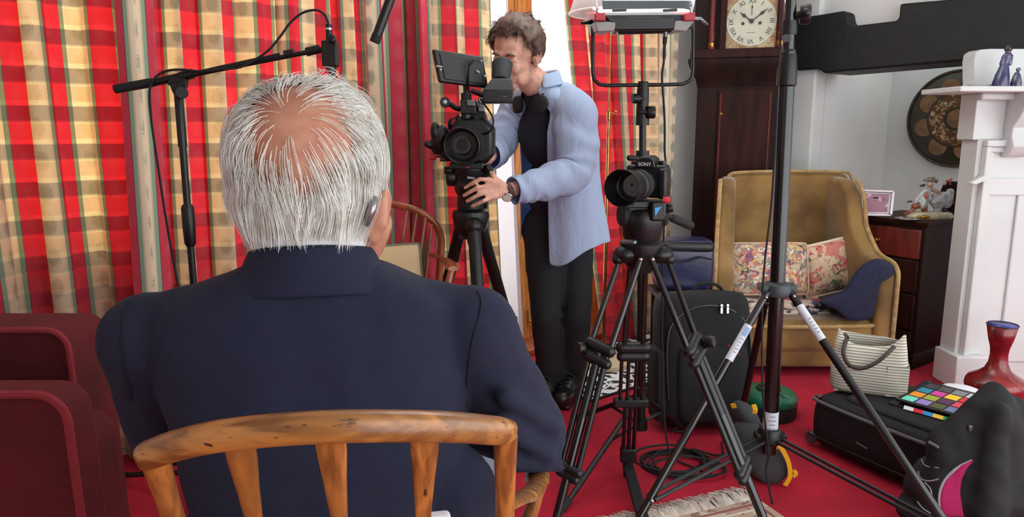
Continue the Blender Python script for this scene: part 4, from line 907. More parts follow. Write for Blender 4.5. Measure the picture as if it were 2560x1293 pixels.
for f_ in (fb_, FL, FRr):
    b = MB(); f2 = V((f_.x, f_.y, .035)); x_ = (f2 - sp_c).cross(V((0, 0, 1))).normalized() * .018
    b.hexa([sp_c - x_, sp_c + x_, f2 + x_, f2 - x_], [p + V((0, 0, .016)) for p in (sp_c - x_, sp_c + x_, f2 + x_, f2 - x_)]); b.build('spreader_arm', RUBBER, t, bevel=.003)
b = MB(); b.lathe([(0, -.02), (.04, -.02), (.045, 0), (.03, .025), (0, .025)], sp_c, n=20); b.build('spreader_hub', BLACK, t)
# fluid head
hb = W(1606, 552, SY)
b = MB(); b.lathe([(0, -.062), (.048, -.06), (.055, -.045), (.058, -.02), (.064, 0), (.062, .02), (.05, .035), (0, .04)], hb, n=24); b.box(hb + V((0, 0, .035)), (.10, .07, .05)); b.build('fluid_head', BLACK, t, bevel=.004)
for sx in (-1, 1):
    b = MB(); b.lathe([(0, 0), (.030, 0), (.033, .008), (.033, .02), (.026, .028), (0, .028)], hb + V((sx * .042, -.01, .018)), (sx, -.15, 0), 20); b.build('drag_knob', RUBBER, t)
b = MB(); b.box(W(1604, 508, SY), (.12, .085, .02)); b.build('camera_plate', MATTE, t, bevel=.003)
b = MB(); b.prism([W(1637, 520, SY - .075), W(1654, 517, SY - .075), W(1638, 541, SY - .075)], (0, .004, 0)); b.build('blue_badge', M('blue_badge', (52, 150, 205), .4), t)
b = MB(); b.box(W(1645, 528, SY - .06), (.042, .022, .055)); b.build('head_lock', BLACK, t, bevel=.006)
b = MB(); b.lathe([(0, 0), (.009, 0), (.01, .01), (.008, .02), (0, .02)], W(1657, 500, SY - .06), (1, -.2, 0), 12); b.build('red_button', M('red_button', (205, 40, 60), .4), t)
knob('lock_knob', t, W(1664, 522, SY - .04), (1, -.2, .2), .013, .02); knob('lock_knob', t, W(1580, 506, SY - .05), (-.3, -1, 0), .009, .014, STEEL)
b = MB(); b.tube([W(1656, 535, SY - .03), W(1690, 548, SY - .02)], .0075, 10); b.cap(W(1684, 546, SY - .02), .0125, W(1724, 563, SY), .0135); b.build('pan_handle', RUBBER, t)
# camera body
t = thing('mirrorless_camera', 'black stills camera with hooded lens on the video tripod', 'camera', W(1605, 500, SY))
bR = facing((-.42, -.90, -.05)); bc = W(1620, 452, SY)
b = MB(); b.box(bc, (.115, .052, .092), bR); b.box(bc + bR @ V((.050, -.012, -.004)), (.024, .06, .085), bR); b.build('body', BLACK, t, bevel=.008, seg=3)
b = MB(); pz = [(-.030, .040), (.030, .040), (.024, .062), (.012, .070), (-.012, .070), (-.024, .062)]; b.rings([[bc + bR @ V((x_, y_, z_)) for x_, z_ in pz] for y_ in (-.040, .030)]); hmp = b.build('viewfinder_hump', MATTE, t, bevel=.003)
b = MB(); b.lathe([(0, 0), (.011, 0), (.011, .010), (0, .010)], bc + bR @ V((.040, .005, .046)), bR @ V((0, 0, 1)), 14); b.lathe([(0, 0), (.009, 0), (.009, .008), (0, .008)], bc + bR @ V((-.040, .005, .046)), bR @ V((0, 0, 1)), 14); b.build('dial', MATTE, t)
text('SONY', M('white_print', (225, 225, 225), .5), hmp, bc + bR @ V((0, -.0408, .050)), bR @ V((1, 0, 0)), bR @ V((0, 0, 1)), .0135)
l0 = bc + bR @ V((-.004, -.024, -.006)); l1 = W(1553, 471, SY - .145); la = (l1 - l0).normalized(); LL = (l1 - l0).length
b = MB(); b.lathe([(.034, 0), (.036, .01), (.039, .03), (.041, LL * .55), (.038, LL * .6)], l0, la, 32); ln = b.build('lens_barrel', M('lens_barrel', (40, 41, 43), .5), t)
b = MB(); b.lathe([(.0395, .03), (.0425, .032), (.0425, .055), (.0395, .057)], l0, la, 48); b.build('zoom_ring', RUBBER, ln)
b = MB(); b.lathe([(.038, LL * .5), (.043, LL * .55), (.0505, LL), (.0485, LL), (.040, LL * .62), (.036, LL * .6)], l0, la, 36); b.build('lens_hood', BLACK, ln)
b = MB(); b.lathe([(0, LL * .60), (.02, LL * .63), (.036, LL * .61), (.036, LL * .56), (0, LL * .56)], l0, la, 28); b.build('front_glass', M('lens_glass', (10, 12, 14), .06), ln)
b = MB(); b.lathe([(0, 0), (.0055, 0), (.0055, .003), (0, .003)], bc + bR @ V((.045, -.0265, .03)), bR @ V((0, -1, 0)), 12); b.build('strap_lug', STEEL, t)
# ---------------------------------------------------------------- tall light stand, right
TY = 2.25; A0, A1 = W(1984, -160, TY), W(1925, 1090, TY); dv = (A1 - A0)
at = lambda z: A1 + dv * ((z - A1.z) / dv.z)
t = thing('light_stand', 'tall black tripod light stand with white labels in front of gold armchair', 'light stand', (A1.x, A1.y, 0))
zcl = W(1960, 175, TY).z
tubes('pole', t, [(at(A1.z - .06), at(W(1960, 130, TY).z), .0235), (at(W(1960, 150, TY).z), at(2.0), .0175)], GLOSSY, 18)
b = MB(); b.lathe([(.024, -.05), (.029, -.045), (.029, .0), (.024, .045), (.020, .06)], at(zcl), n=20); b.build('collar', BLACK, t); b = MB(); b.lathe([(.0178, -.02), (.023, -.02), (.023, .02), (.0178, .02)], at(W(1980, 70, TY).z), n=16); b.build('collar', BLACK, t)
knob('clamp_knob', t, at(W(1966, 101, TY).z) + V((-.012, -.02, 0)), (-.5, -1, .1), .013, .02, STEEL); knob('clamp_knob', t, at(W(2000, 36, TY).z) + V((.03, 0, 0)), (1, -.3, 0), .03, .03, BLACK, wings=.03)
zs = W(1945, 722, TY).z; hb1 = at(zs)
b = MB(); b.lathe([(.024, -.022), (.042, -.022), (.046, 0), (.04, .018), (.024, .024)], hb1, n=20); b.box(hb1 + V((0, 0, .004)), (.115, .05, .022), Matrix.Rotation(.0, 3, 'Z')); b.build('leg_collar', M('stand_casting', (52, 62, 66), .45), t, bevel=.004)
zl = A1.z; b = MB(); b.lathe([(.024, -.025), (.04, -.02), (.042, .01), (.03, .03), (.024, .03)], at(zl), n=20); b.box(at(zl), (.10, .04, .022)); b.build('brace_collar', BLACK, t, bevel=.004)
LABEL = M('white_label', (206, 212, 220), .5); LB = M('label_blue', (120, 160, 205), .5); LT = M('label_grey_print', (140, 145, 155), .5)
for k_, (p0, f_) in enumerate(((W(1908, 748, TY - .03), W(1596, 1300, TY - .30)), (W(1985, 745, TY - .03), W(2358, 1300, TY - .44)), (W(1912, 760, TY + .05), G(1846, 1075)))):
    d_ = (f_ - p0).normalized(); f2 = p0 + d_ * ((.016 - p0.z) / d_.z)
    lg = tubes('leg', t, [(p0 - d_ * .02, f2, .0125)], GLOSSY, 14)
    b = MB(); b.cap(f2 - d_ * .05, .0155, f2 + V((0, 0, .001)), .015); b.build('rubber_foot', RUBBER, lg)
    b = MB(); b.cap(p0 - d_ * .02, .013, hb1 + (p0 - hb1) * .3, .014); b.build('leg_bracket', BLACK, lg)
    b = MB(); b.ell(p0 - d_ * .01 + V((0, -.016, 0)), .005); b.build('rivet', CHROME, lg)
    bp_ = p0 + (f2 - p0) * .83; b = MB(); x_ = frame(d_)[0] * .011
    if k_ < 2:
        for sg in (-1, 1): b.tube([at(zl) + x_ * sg * 1.4, bp_ + x_ * sg * 1.4], .0062, 8)
    else: b.tube([at(zl), bp_], .0065, 8)
    br = b.build('brace', MATTE, lg); b = MB(); b.ell(bp_ + V((0, -.018, 0)), .0065); b.build('brace_rivet', CHROME, lg)
    if k_ < 2:
        L0, L1 = ((.10, .23), (.03, .155))[k_]; b = MB(); b.tube([p0 + d_ * L0, p0 + d_ * L1], .0132, 16); lb = b.build('label_sleeve', LABEL, lg)
        n_ = V((-d_.x * .1, -1, .35)).normalized(); n_ = (n_ - d_ * n_.dot(d_)).normalized(); x2 = d_.cross(n_); R_ = Matrix((x2, n_, d_)).transposed()
        if k_ == 0:
            b = MB(); b.box(p0 + d_ * (L0 + .025) + n_ * .0125, (.012, .003, .03), R_); b.build('label_print', LB, lb)
        b = MB()
        for q in range(5): b.box(p0 + d_ * (L0 + .052 + .012 * q) + n_ * .0128, (.011 - .002 * (q % 3), .0018, .003), R_)
        b.build('label_lines', LT, lb)
zm = W(1931, 1052, TY).z; b = MB(); b.tube([at(zm - .03), at(zm + .035)], .0241, 18); lb = b.build('label_sleeve', LABEL, t)
b = MB()
for q in range(4): b.box(at(zm - .02 + .014 * q) + V((-.002, -.0238, 0)), (.02 - .004 * (q % 2), .0015, .004))
b.build('label_lines', LT, lb)
pts = [at(2.0) + V((-.026, -.02, 0)), at(1.7) + V((-.03, -.02, 0)), at(1.4) + V((-.034, -.024, 0)), at(1.0) + V((-.036, -.02, 0)), at(.75) + V((-.055, -.03, 0)), at(.5) + V((-.05, -.03, 0)), at(.3) + V((-.035, -.03, 0)), at(.16) + V((-.02, -.05, 0)), W(1915, 1180, TY - .05), W(1932, 1262, TY - .08), G(1942, 1310, .006), G(1990, 1420, .006)]
b = MB(); b.tube(spline(pts, 6), .0034, 8); tag(b.build('stand_cable', RUBBER), 'thin black cable running down the tall light stand onto the rug', 'cable')
# ================================================================== furniture
def woodmat(name, along, light, dark, fleck):
    m, nt, bs = newmat(name); L = nt.links; tc = nd(nt, 'ShaderNodeTexCoord')
    def nz(scale, sc3, det=6, dist=0.0):
        mp = nd(nt, 'ShaderNodeMapping'); mp.inputs['Scale'].default_value = sc3; L.new(tc.outputs['Object'], mp.inputs[0]); n = nd(nt, 'ShaderNodeTexNoise')
        n.inputs['Scale'].default_value = scale; n.inputs['Detail'].default_value = det; n.inputs['Distortion'].default_value = dist; L.new(mp.outputs[0], n.inputs['Vector']); return n.outputs[0]
    st = lambda a_, o_: tuple(a_ if i == along else o_ for i in range(3))
    def mixc(f, a_, c_):
        x = nd(nt, 'ShaderNodeMix', data_type='RGBA'); L.new(f, x.inputs[0])
        for i_, q in ((6, a_), (7, c_)):
            if isinstance(q, tuple): x.inputs[i_].default_value = lin(q)
            else: L.new(q, x.inputs[i_])
        return x.outputs[2]
    def rng(f, lo, hi):
        r = nd(nt, 'ShaderNodeMapRange'); r.inputs[1].default_value = lo; r.inputs[2].default_value = hi; L.new(f, r.inputs[0]); return r.outputs[0]
    grain = nz(16, st(.35, 5.0), 8, .4); broad = nz(7, st(.6, 2.2), 3, .3); fl = nz(60, st(.45, 1.7), 3)
    c = mixc(rng(grain, .38, .60), dark, light); c = mixc(rng(broad, .42, .75), c, tuple(int(x * .70) for x in light)); c = mixc(rng(fl, .33, .27), c, fleck)
    L.new(c, bs.inputs['Base Color']); bs.inputs['Roughness'].default_value = .36; bs.inputs['Coat Weight'].default_value = .35; bs.inputs['Coat Roughness'].default_value = .18
    bp = nd(nt, 'ShaderNodeBump'); bp.inputs['Strength'].default_value = .3; bp.inputs['Distance'].default_value = .003; L.new(fl, bp.inputs['Height']); L.new(bp.outputs[0], bs.inputs['Normal']); return m
WOOD = woodmat('worn_elm_rail', 0, (188, 126, 62), (120, 72, 32), (58, 34, 18)); WOODV = woodmat('worn_elm_upright', 2, (184, 116, 54), (122, 70, 30), (70, 40, 20))
WOOD2 = M('chestnut_chair_wood', (164, 84, 44), .35, vary=(12, .3), stretch=(3, 3, .6), coat=.4)
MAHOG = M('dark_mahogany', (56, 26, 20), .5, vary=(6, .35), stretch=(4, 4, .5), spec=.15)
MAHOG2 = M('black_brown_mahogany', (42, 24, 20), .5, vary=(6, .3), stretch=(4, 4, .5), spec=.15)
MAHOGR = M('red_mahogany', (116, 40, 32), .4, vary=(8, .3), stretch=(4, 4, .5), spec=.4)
# ---------------------------------------------------------------- seated man's chair
t = thing('wooden_armchair', 'worn honey-brown wooden chair with curved top rail, under the white-haired man', 'chair', (-.2, .9, 0))
rl = [(362, 1143, .665), (430, 1117, .655), (540, 1092, .642), (680, 1076, .632), (830, 1067, .630), (980, 1065, .645), (1130, 1068, .675), (1272, 1080, .728)]
rp_ = spline([W(*q) for q in rl], 6); rp_[0] = rp_[0] + (rp_[0] - rp_[1]) * .0
b = MB(); k = len(rp_); rgs = []
for i in range(k):
    d_ = (rp_[min(i + 1, k - 1)] - rp_[max(i - 1, 0)]).normalized(); x_ = d_.cross(V((0, 0, 1))).normalized(); z_ = x_.cross(d_)
    e = 1.0 if 0 < i < k - 1 else .88
    rgs.append([rp_[i] + x_ * (.0135 * e * math.copysign(abs(math.cos(a)) ** .75, math.cos(a))) + z_ * (.0150 * e * math.copysign(abs(math.sin(a)) ** .75, math.sin(a))) for a in [2 * math.pi * j / 20 for j in range(20)]])
rgs = [[p + (rp_[0] - rp_[1]).normalized() * .004 for p in [rp_[0] + (q - rp_[0]) * .7 for q in rgs[0]]]] + rgs + [[p + (rp_[-1] - rp_[-2]).normalized() * .004 for p in [rp_[-1] + (q - rp_[-1]) * .7 for q in rgs[-1]]]]
b.rings(rgs); b.build('top_rail', WOOD, t)
def ext(p, q, z): d_ = q - p; return p + d_ * ((z - p.z) / d_.z)
for (a_, c_, r0) in (((388, 1150, .665), (432, 1293, .690), .0125), ((1264, 1090, .725), (1262, 1293, .745), .0115)):
    p, q = W(*a_), W(*c_); e_ = ext(p, q, .44); b = MB(); b.tube([p, (p + q) / 2, q, e_], [r0 * 1.15, r0, r0 * .95, r0 * 1.2], 16, flat=.85); b.build('post', WOODV, t)
for (a_, c_) in (((600, 1118, .637), (634, 1293, .660)), ((826, 1098, .632), (848, 1293, .652)), ((1062, 1094, .665), (1058, 1293, .685))):
    p, q = W(*a_), W(*c_); e_ = ext(p, q, .44); rgs = []
    x_ = V((.98, .15, 0)).normalized(); y_ = V((-.15, .98, 0))
    for f_, w_ in ((-.04, .0150), (.06, .0140), (.18, .0112), (.34, .0085), (.52, .0072), (1.0, .0066)):
        c0 = p + (e_ - p) * (f_ * .55 if f_ < 1 else 1.0); rgs.append([c0 + x_ * (w_ * math.copysign(abs(math.cos(a)) ** .6, math.cos(a))) + y_ * (.0042 * math.copysign(abs(math.sin(a)) ** .6, math.sin(a))) for a in [2 * math.pi * j / 16 for j in range(16)]])
    b = MB(); b.rings(rgs); b.build('back_slat', WOODV, t)
sx, sf = V((.98, .19, 0)), V((-.19, .98, 0)); sc_ = V((-.235, .93, .425))
seat = [sc_ + sx * x_ + sf * y_ for x_, y_ in ((-.23, -.20), (.23, -.20), (.255, .22), (.12, .25), (-.12, .25), (-.255, .22))]
b = MB(); b.prism(seat, (0, 0, .035)); b.build('seat', WOOD, t, bevel=.012, seg=3)
for x_, y_ in ((-.20, -.17), (.20, -.17), (.21, .19), (-.21, .19)):
    p = sc_ + sx * x_ + sf * y_; q = sc_ + sx * x_ * 1.18 + sf * y_ * 1.2; q.z = 0; b = MB(); b.tube([p, p + (q - p) * .35, p + (q - p) * .7, q], [.016, .021, .018, .012], 14); b.build('leg', WOODV, t)
for ar0, ar1, sp0 in ((W(1268, 1262, .742), V((.045, 1.17, .617)), V((.052, 1.15, .605))), (ext(W(388, 1150, .665), W(432, 1293, .690), .645), V((-.50, 1.10, .60)), V((-.50, 1.08, .59)))):
    b = MB(); mid = (ar0 + ar1) / 2 + V((.012 if ar0.x > -.2 else -.012, 0, -.01)); b.tube(spline([ar0, mid, ar1], 6), [.012] * 4 + [.016] * 5 + [.02] * 3 + [.012], 14, flat=.6); b.build('arm', WOOD, t)
    s1 = V((sp0.x + (-.055 if sp0.x > -.2 else .03), sp0.y - .02, .45)); d_ = s1 - sp0
    b = MB(); b.tube([sp0 + d_ * f_ for f_ in (0, .15, .40, .44, .47, .50, .55, .7, 1)], [.009, .0105, .0125, .0125, .0165, .0165, .012, .014, .011], 16); b.build('arm_support', WOODV, t)
b = MB(); cR = Matrix.Rotation(.2, 3, 'Z'); b.box(W(1096, 1318, .79), (.03, .02, .035), cR); tag(b.build('folded_paper', PAPER, bevel=.006, seg=3), 'small white folded paper between the wooden chair slat and the navy jacket', 'paper')
# ---------------------------------------------------------------- red velvet armchair
VELV = M('red_velvet', (96, 14, 22), .9, sheen=.25, vary=(5, .3), bump=(260, .5, .002)); VELVP = M('red_velvet_piping', (138, 40, 48), .85, sheen=.5, bump=(300, .4))
def rbox(name, mat, parent, x0, x1, y0, y1, z0, z1, r, seg=4, Rz=0, sub=0):
    b = MB(); c = V(((x0 + x1) / 2, (y0 + y1) / 2, (z0 + z1) / 2)); b.box(c, (x1 - x0, y1 - y0, z1 - z0), Matrix.Rotation(Rz, 3, 'Z')); return b.build(name, mat, parent, bevel=r, seg=seg, smooth='all')
t = thing('velvet_armchair', 'red velvet armchair seen from its side below the curtains', 'armchair', (-1.2, 1.45, 0))
xa = W(168, 1020, 1.25).x; za = W(100, 986, 1.25).z; xb = W(158, 870, 1.50).x; zb = W(90, 832, 1.50).z; xm = W(212, 1110, 1.38).x; zm = W(190, 1075, 1.38).z
def panel(name, x0, x1, y0, y1, z0, z1, r, pr):
    out = [V((x0, y0, z0)), V((x0, y0, z1))] + [V((x1 - r + r * math.sin(q), y0, z1 - r + r * math.cos(q) - .0)) for q in [math.pi / 2 * i / 6 for i in range(7)]] + [V((x1 + .012, y0, z0))]
    b = MB(); b.prism(out, (0, y1 - y0, 0)); o = b.build(name, VELV, t, bevel=.012, seg=3)
    b = MB(); b.tube([p + V((0, -.002, 0)) for p in out[1:]], pr, 8); b.build('piping', VELVP, o)
panel('arm', -1.62, xa, 1.25, 1.335, .10, za, .055, .008)
panel('backrest', -1.60, xb, 1.52, 1.68, .12, zb, .045, .007)
panel('seat_side', -1.62, xm, 1.375, 1.50, .10, zm, .05, .007)
for x_, y_ in ((-1.56, 1.30), (xa - .06, 1.30), (-1.56, 1.63), (xb - .05, 1.63)):
    b = MB(); b.tube([(x_, y_, .12), (x_, y_, 0)], [.024, .016], 12); b.build('foot', MAHOG, t)
# ---------------------------------------------------------------- bow-backed chair with cushion
wy = 2.74; t = thing('windsor_chair', 'chestnut bow-backed spindle chair behind the seated man', 'chair', (W(990, 600, 2.5).x, 2.5, 0))
bow = [W(x_, y_, wy - dy) for x_, y_, dy in ((830, 720, .0), (838, 640, .0), (850, 575, .01), (885, 530, .02), (940, 514, .03), (975, 511, .03), (1020, 519, .03), (1066, 540, .02), (1092, 566, .01), (1103, 600, .0), (1101, 640, 0), (1096, 720, .0))]
lx, rx = bow[0].x + .02, bow[-1].x - .02; bow = [V((lx, wy - .05, .45))] + bow + [V((rx, wy - .05, .45))]
b = MB(); b.tube(spline(bow, 5), .0145, 14, flat=.8); b.build('bow', WOOD2, t)
for k, (px, py) in enumerate(((868, 552), (908, 522), (945, 514), (980, 512), (1018, 519), (1042, 527), (1064, 540), (1080, 556))):
    p = W(px, py + 4, wy - .03); q = V((lx + .03 + (rx - lx - .06) * (k + .5) / 8, wy - .06, .45)); b = MB(); b.tube([p, p + (q - p) * .5, q], [.005, .0085, .007], 10); b.build('spindle', WOOD2, t)
sxc = (lx + rx) / 2; b = MB(); sp = [V((sxc + x_, 2.50 + y_, .42)) for x_, y_ in ((-.20, .24), (-.25, .0), (-.24, -.2), (-.1, -.26), (.1, -.26), (.24, -.2), (.25, 0), (.20, .24))]; b.prism(sp, (0, 0, .035)); b.build('seat', WOOD2, t, bevel=.012, seg=3)
for x_, y_ in ((-.18, .18), (.18, .18), (.19, -.18), (-.19, -.18)):
    p = V((sxc + x_, 2.5 + y_, .42)); q = V((sxc + x_ * 1.3, 2.5 + y_ * 1.3, 0)); b = MB(); b.tube([p, p + (q - p) * .4, p + (q - p) * .7, q], [.015, .022, .018, .012], 14); b.build('leg', WOOD2, t)
for sg, e_ in ((1, W(1133, 672, 2.42)), (-1, V((lx - .03, 2.42, W(1133, 672, 2.42).z)))):
    p0 = V((sxc + sg * (rx - sxc), wy - .01, e_.z - .005)); b = MB(); b.tube(spline([p0, (p0 + e_) / 2 + V((sg * .02, 0, 0)), e_], 6), [.014] * 5 + [.02] * 4 + [.026] * 3 + [.018], 14, flat=.5); b.build('arm', WOOD2, t)
    q = V((sxc + sg * .21, 2.38, .45)); b = MB(); b.tube([e_ + V((-sg * .005, .02, 0)), e_ + (q - e_) * .45, q], [.011, .017, .012], 12); b.build('arm_support', WOOD2, t)
def cushion(name, label, c, n, up, w, h, th, mat, pipe=None, pr=.006, pinch=.12, tassel=None):
    c = V(c); n = V(n).normalized(); x = V(up).cross(n).normalized(); z = n.cross(x)
    o = thing(name, label, 'cushion', c); b = MB()
    def rim(t):
        a = 2 * math.pi * t; q = max(abs(math.cos(a)), abs(math.sin(a))); u, v = math.cos(a) / q, math.sin(a) / q; k = 1 - pinch * (1 - max(0, min(abs(u), abs(v))) ** 2); rr = 1 - .035 * (abs(u * v)) ** 6; return u * rr * (1 - pinch * .5 * (1 - v * v) * (abs(u) > .99)), v * rr * (1 - pinch * .5 * (1 - u * u) * (abs(v) > .99))
    rg = []; n_ = 64
    for f_, t_ in ((.02, -1), (.35, -.92), (.7, -.66), (.9, -.30), (1.0, 0), (.9, .30), (.7, .66), (.35, .92), (.02, 1)):
        rg.append([c + x * (rim(j / n_)[0] * f_ * w / 2) + z * (rim(j / n_)[1] * f_ * h / 2) + n * (t_ * th / 2) for j in range(n_)])
    b.rings(rg); b.build('cover', mat, o, smooth='all')
    if pipe:
        b = MB(); p = [c + x * (rim(j / n_)[0] * w / 2) + z * (rim(j / n_)[1] * h / 2) for j in range(n_)]; b.tube(p + p[:1], pr, 8, caps=False); b.build('piping', pipe, o, smooth='all')
    return o, x, n, z
def floral(name, ground, blobs, scale, amount, seed, dots=True):
    m, nt, bs = newmat(name); L = nt.links; tc = nd(nt, 'ShaderNodeTexCoord'); col = None; prev = lin(ground)
    for i, (c_, th_, sc2) in enumerate(blobs):
        mp = nd(nt, 'ShaderNodeMapping'); mp.inputs['Location'].default_value = (seed + i * 3.7, i * 1.9, 0); L.new(tc.outputs['Object'], mp.inputs[0])
        nz = nd(nt, 'ShaderNodeTexNoise'); nz.inputs['Scale'].default_value = scale * sc2; nz.inputs['Detail'].default_value = 2.5; nz.inputs['Distortion'].default_value = .9; L.new(mp.outputs[0], nz.inputs['Vector'])
        mr = nd(nt, 'ShaderNodeMapRange'); mr.inputs[1].default_value = th_; mr.inputs[2].default_value = th_ + .015; L.new(nz.outputs[0], mr.inputs[0])
        mx = nd(nt, 'ShaderNodeMix', data_type='RGBA'); L.new(mr.outputs[0], mx.inputs[0])
        if col is None: mx.inputs[6].default_value = prev
        else: L.new(col, mx.inputs[6])
        mx.inputs[7].default_value = lin(c_); col = mx.outputs[2]
    L.new(col, bs.inputs['Base Color']); bs.inputs['Roughness'].default_value = .95
    nz = nd(nt, 'ShaderNodeTexNoise'); nz.inputs['Scale'].default_value = 420; L.new(tc.outputs['Object'], nz.inputs['Vector']); bp = nd(nt, 'ShaderNodeBump'); bp.inputs['Strength'].default_value = .5; bp.inputs['Distance'].default_value = .002; L.new(nz.outputs[0], bp.inputs['Height']); L.new(bp.outputs[0], bs.inputs['Normal'])
    return m
# embroidered cushion leaning on the bow back
CREAMC = M('cream_cushion_linen', (206, 180, 138), .9, bump=(500, .4, .002)); CORD = M('green_cord', (110, 118, 96), .9, bump=(180, .8))
cc = (W(900, 632, 2.60) + W(1048, 616, 2.60) + W(1048, 712, 2.56)) / 3; cc = W(962, 672, 2.60)
o, x, n, z = cushion('embroidered_cushion', 'cream cushion with bird embroidery and green cord edge on bow-backed chair', cc, (.12, -1, .15), (-.07, .1, 1), .27, .17, .07, CREAMC, CORD, .0045, .03)
fr_ = cc + n * .034
for nm, col_, pts_ in (('embroidered_bird', (206, 164, 96), ((.012, .020, .014, .006), (.022, .008, .012, .005), (.004, .002, .012, .005), (-.004, .024, .010, .008))), ('embroidered_heart', (196, 70, 66), ((-.028, .012, .009, .008),)), ('embroidered_leaf', (132, 140, 118), ((-.058, .010, .016, .008), (-.044, .004, .010, .004), (.040, -.004, .006, .004)))):
    b = MB()
    for u_, v_, a_, c_ in pts_:
        q = fr_ + x * u_ + z * v_; b.ell(q, (a_, .0025, c_), Matrix((x, -n, z)).transposed() @ Matrix.Rotation(.5 if nm == 'embroidered_bird' else 0, 3, 'Y'), 14, 8)
    b.build(nm, M(nm + '_thread', col_, .9, bump=(300, .5)), o)
# ---------------------------------------------------------------- longcase clock
qy = 4.14; t = thing('longcase_clock', 'tall dark mahogany longcase clock with painted dial, behind the gold armchair', 'clock', (W(1830, 400, qy).x, qy + .1, 0))
cx0, cx1 = W(1733, 330, qy).x, W(1924, 330, qy).x; hx0, hx1 = W(1752, 60, qy).x - .06, W(1945, 60, qy).x + .035
hz = W(1830, 160, qy).z; tz = W(1830, 205, qy).z
def cbox(name, m, x0, x1, y0, y1, z0, z1, bev=.004): b = MB(); b.box(((x0 + x1) / 2, (y0 + y1) / 2, (z0 + z1) / 2), (x1 - x0, y1 - y0, z1 - z0)); return b.build(name, m, t, bevel=bev)
cbox('base', MAHOG2, cx0 - .04, cx1 + .04, qy - .03, qy + .23, .08, .52); cbox('plinth', MAHOG2, cx0 - .055, cx1 + .055, qy - .045, qy + .24, 0, .08)
cbox('trunk', MAHOG2, cx0, cx1, qy, qy + .20, .52, tz)
dx0 = W(1784, 330, qy).x; dx1 = cx1 - .02
dr_ = cbox('trunk_door', MAHOG, dx0, dx1, qy - .014, qy, .58, tz - .04, .006)
for x0, x1, z0, z1 in ((dx0 + .012, dx0 + .020, .60, tz - .06), (dx1 - .020, dx1 - .012, .60, tz - .06)):
    b = MB(); b.box(((x0 + x1) / 2, qy - .015, (z0 + z1) / 2), (x1 - x0, .006, z1 - z0)); b.build('door_bead', MAHOGR, dr_, bevel=.002)
b = MB(); b.lathe([(0, 0), (.007, 0), (.008, .003), (0, .006)], W(1797, 285, qy - .014), (0, -1, 0), 12); b.build('escutcheon', BRASS, dr_)
b = MB(); rg = []
for z_, e_ in ((tz - .03, .0), (tz + .02, .012), (hz - .02, .045), (hz + .012, .055), (hz + .03, .055)):
    rg.append([V((cx0 - e_, qy - e_, z_)), V((cx1 + e_, qy - e_, z_)), V((cx1 + e_, qy + .2, z_)), V((cx0 - e_, qy + .2, z_))])
b.rings(rg); b.build('throat_moulding', MAHOG2, t, bevel=.003)
hz1 = hz + .03; HT = 2.26
cbox('hood_base', MAHOG, hx0, hx1, qy - .06, qy + .21, hz1, hz1 + .05)
cbox('hood', MAHOG2, hx0 + .015, hx1 - .015, qy - .01, qy + .20, hz1 + .05, HT - .1)
b = MB(); b.rings([[V((hx0 - e_, qy - .05 - e_, z_)), V((hx1 + e_, qy - .05 - e_, z_)), V((hx1 + e_, qy + .21, z_)), V((hx0 - e_, qy + .21, z_))] for z_, e_ in ((HT - .12, 0), (HT - .06, .02), (HT - .02, .035), (HT, .035))]); b.build('cornice', MAHOG, t, bevel=.003)
dc = W(1868, 52, qy - .045); dw0, dw1 = W(1809, 60, qy).x, W(1928, 60, qy).x; dz0 = W(1868, 133, qy).z; dz1 = dc.z + (dc.z - dz0)
fr0 = .035
for nm, x0, x1, z0, z1 in (('door_stile', dw0 - fr0, dw0, dz0 - fr0 * .6, dz1 + fr0), ('door_stile', dw1, dw1 + fr0, dz0 - fr0 * .6, dz1 + fr0), ('door_rail', dw0, dw1, dz0 - fr0 * .6, dz0), ('door_rail', dw0, dw1, dz1, dz1 + fr0)):
    cbox(nm, MAHOG, x0, x1, qy - .05, qy - .01, z0, z1, .004)
DIALP = M('painted_dial', (206, 206, 186), .35, vary=(12, .06)); DIALC = M('dial_spandrel_paint', (150, 92, 62), .5, vary=(30, .4), rgb2=(190, 170, 130))
dial = cbox('dial_plate', DIALC, dw0, dw1, qy - .018, qy - .012, dz0, dz1, .001); dcy = qy - .021; R_ = (dw1 - dw0) / 2 * 1.03; dxc = (dw0 + dw1) / 2; dcz = dc.z
b = MB(); b.lathe([(0, 0), (R_ * .97, 0), (R_ * .97, .004), (0, .004)], (dxc, dcy + .004, dcz), (0, -1, 0), 64); b.lathe([], (0, 0, 0)) if 0 else None; b.build('dial_face', DIALP, dial)
INK = M('dial_ink', (52, 50, 46), .5)
for k_, rn in enumerate(('XII', 'I', 'II', 'III', 'IIII', 'V', 'VI', 'VII', 'VIII', 'IX', 'X', 'XI')):
    a = math.radians(90 - 30 * k_); u_ = V((math.cos(a), 0, math.sin(a))); text(rn, INK, dial, V((dxc, dcy - .001, dcz)) + u_ * (R_ * .78), V((u_.z, 0, -u_.x)), u_, R_ * .26, 'numeral')
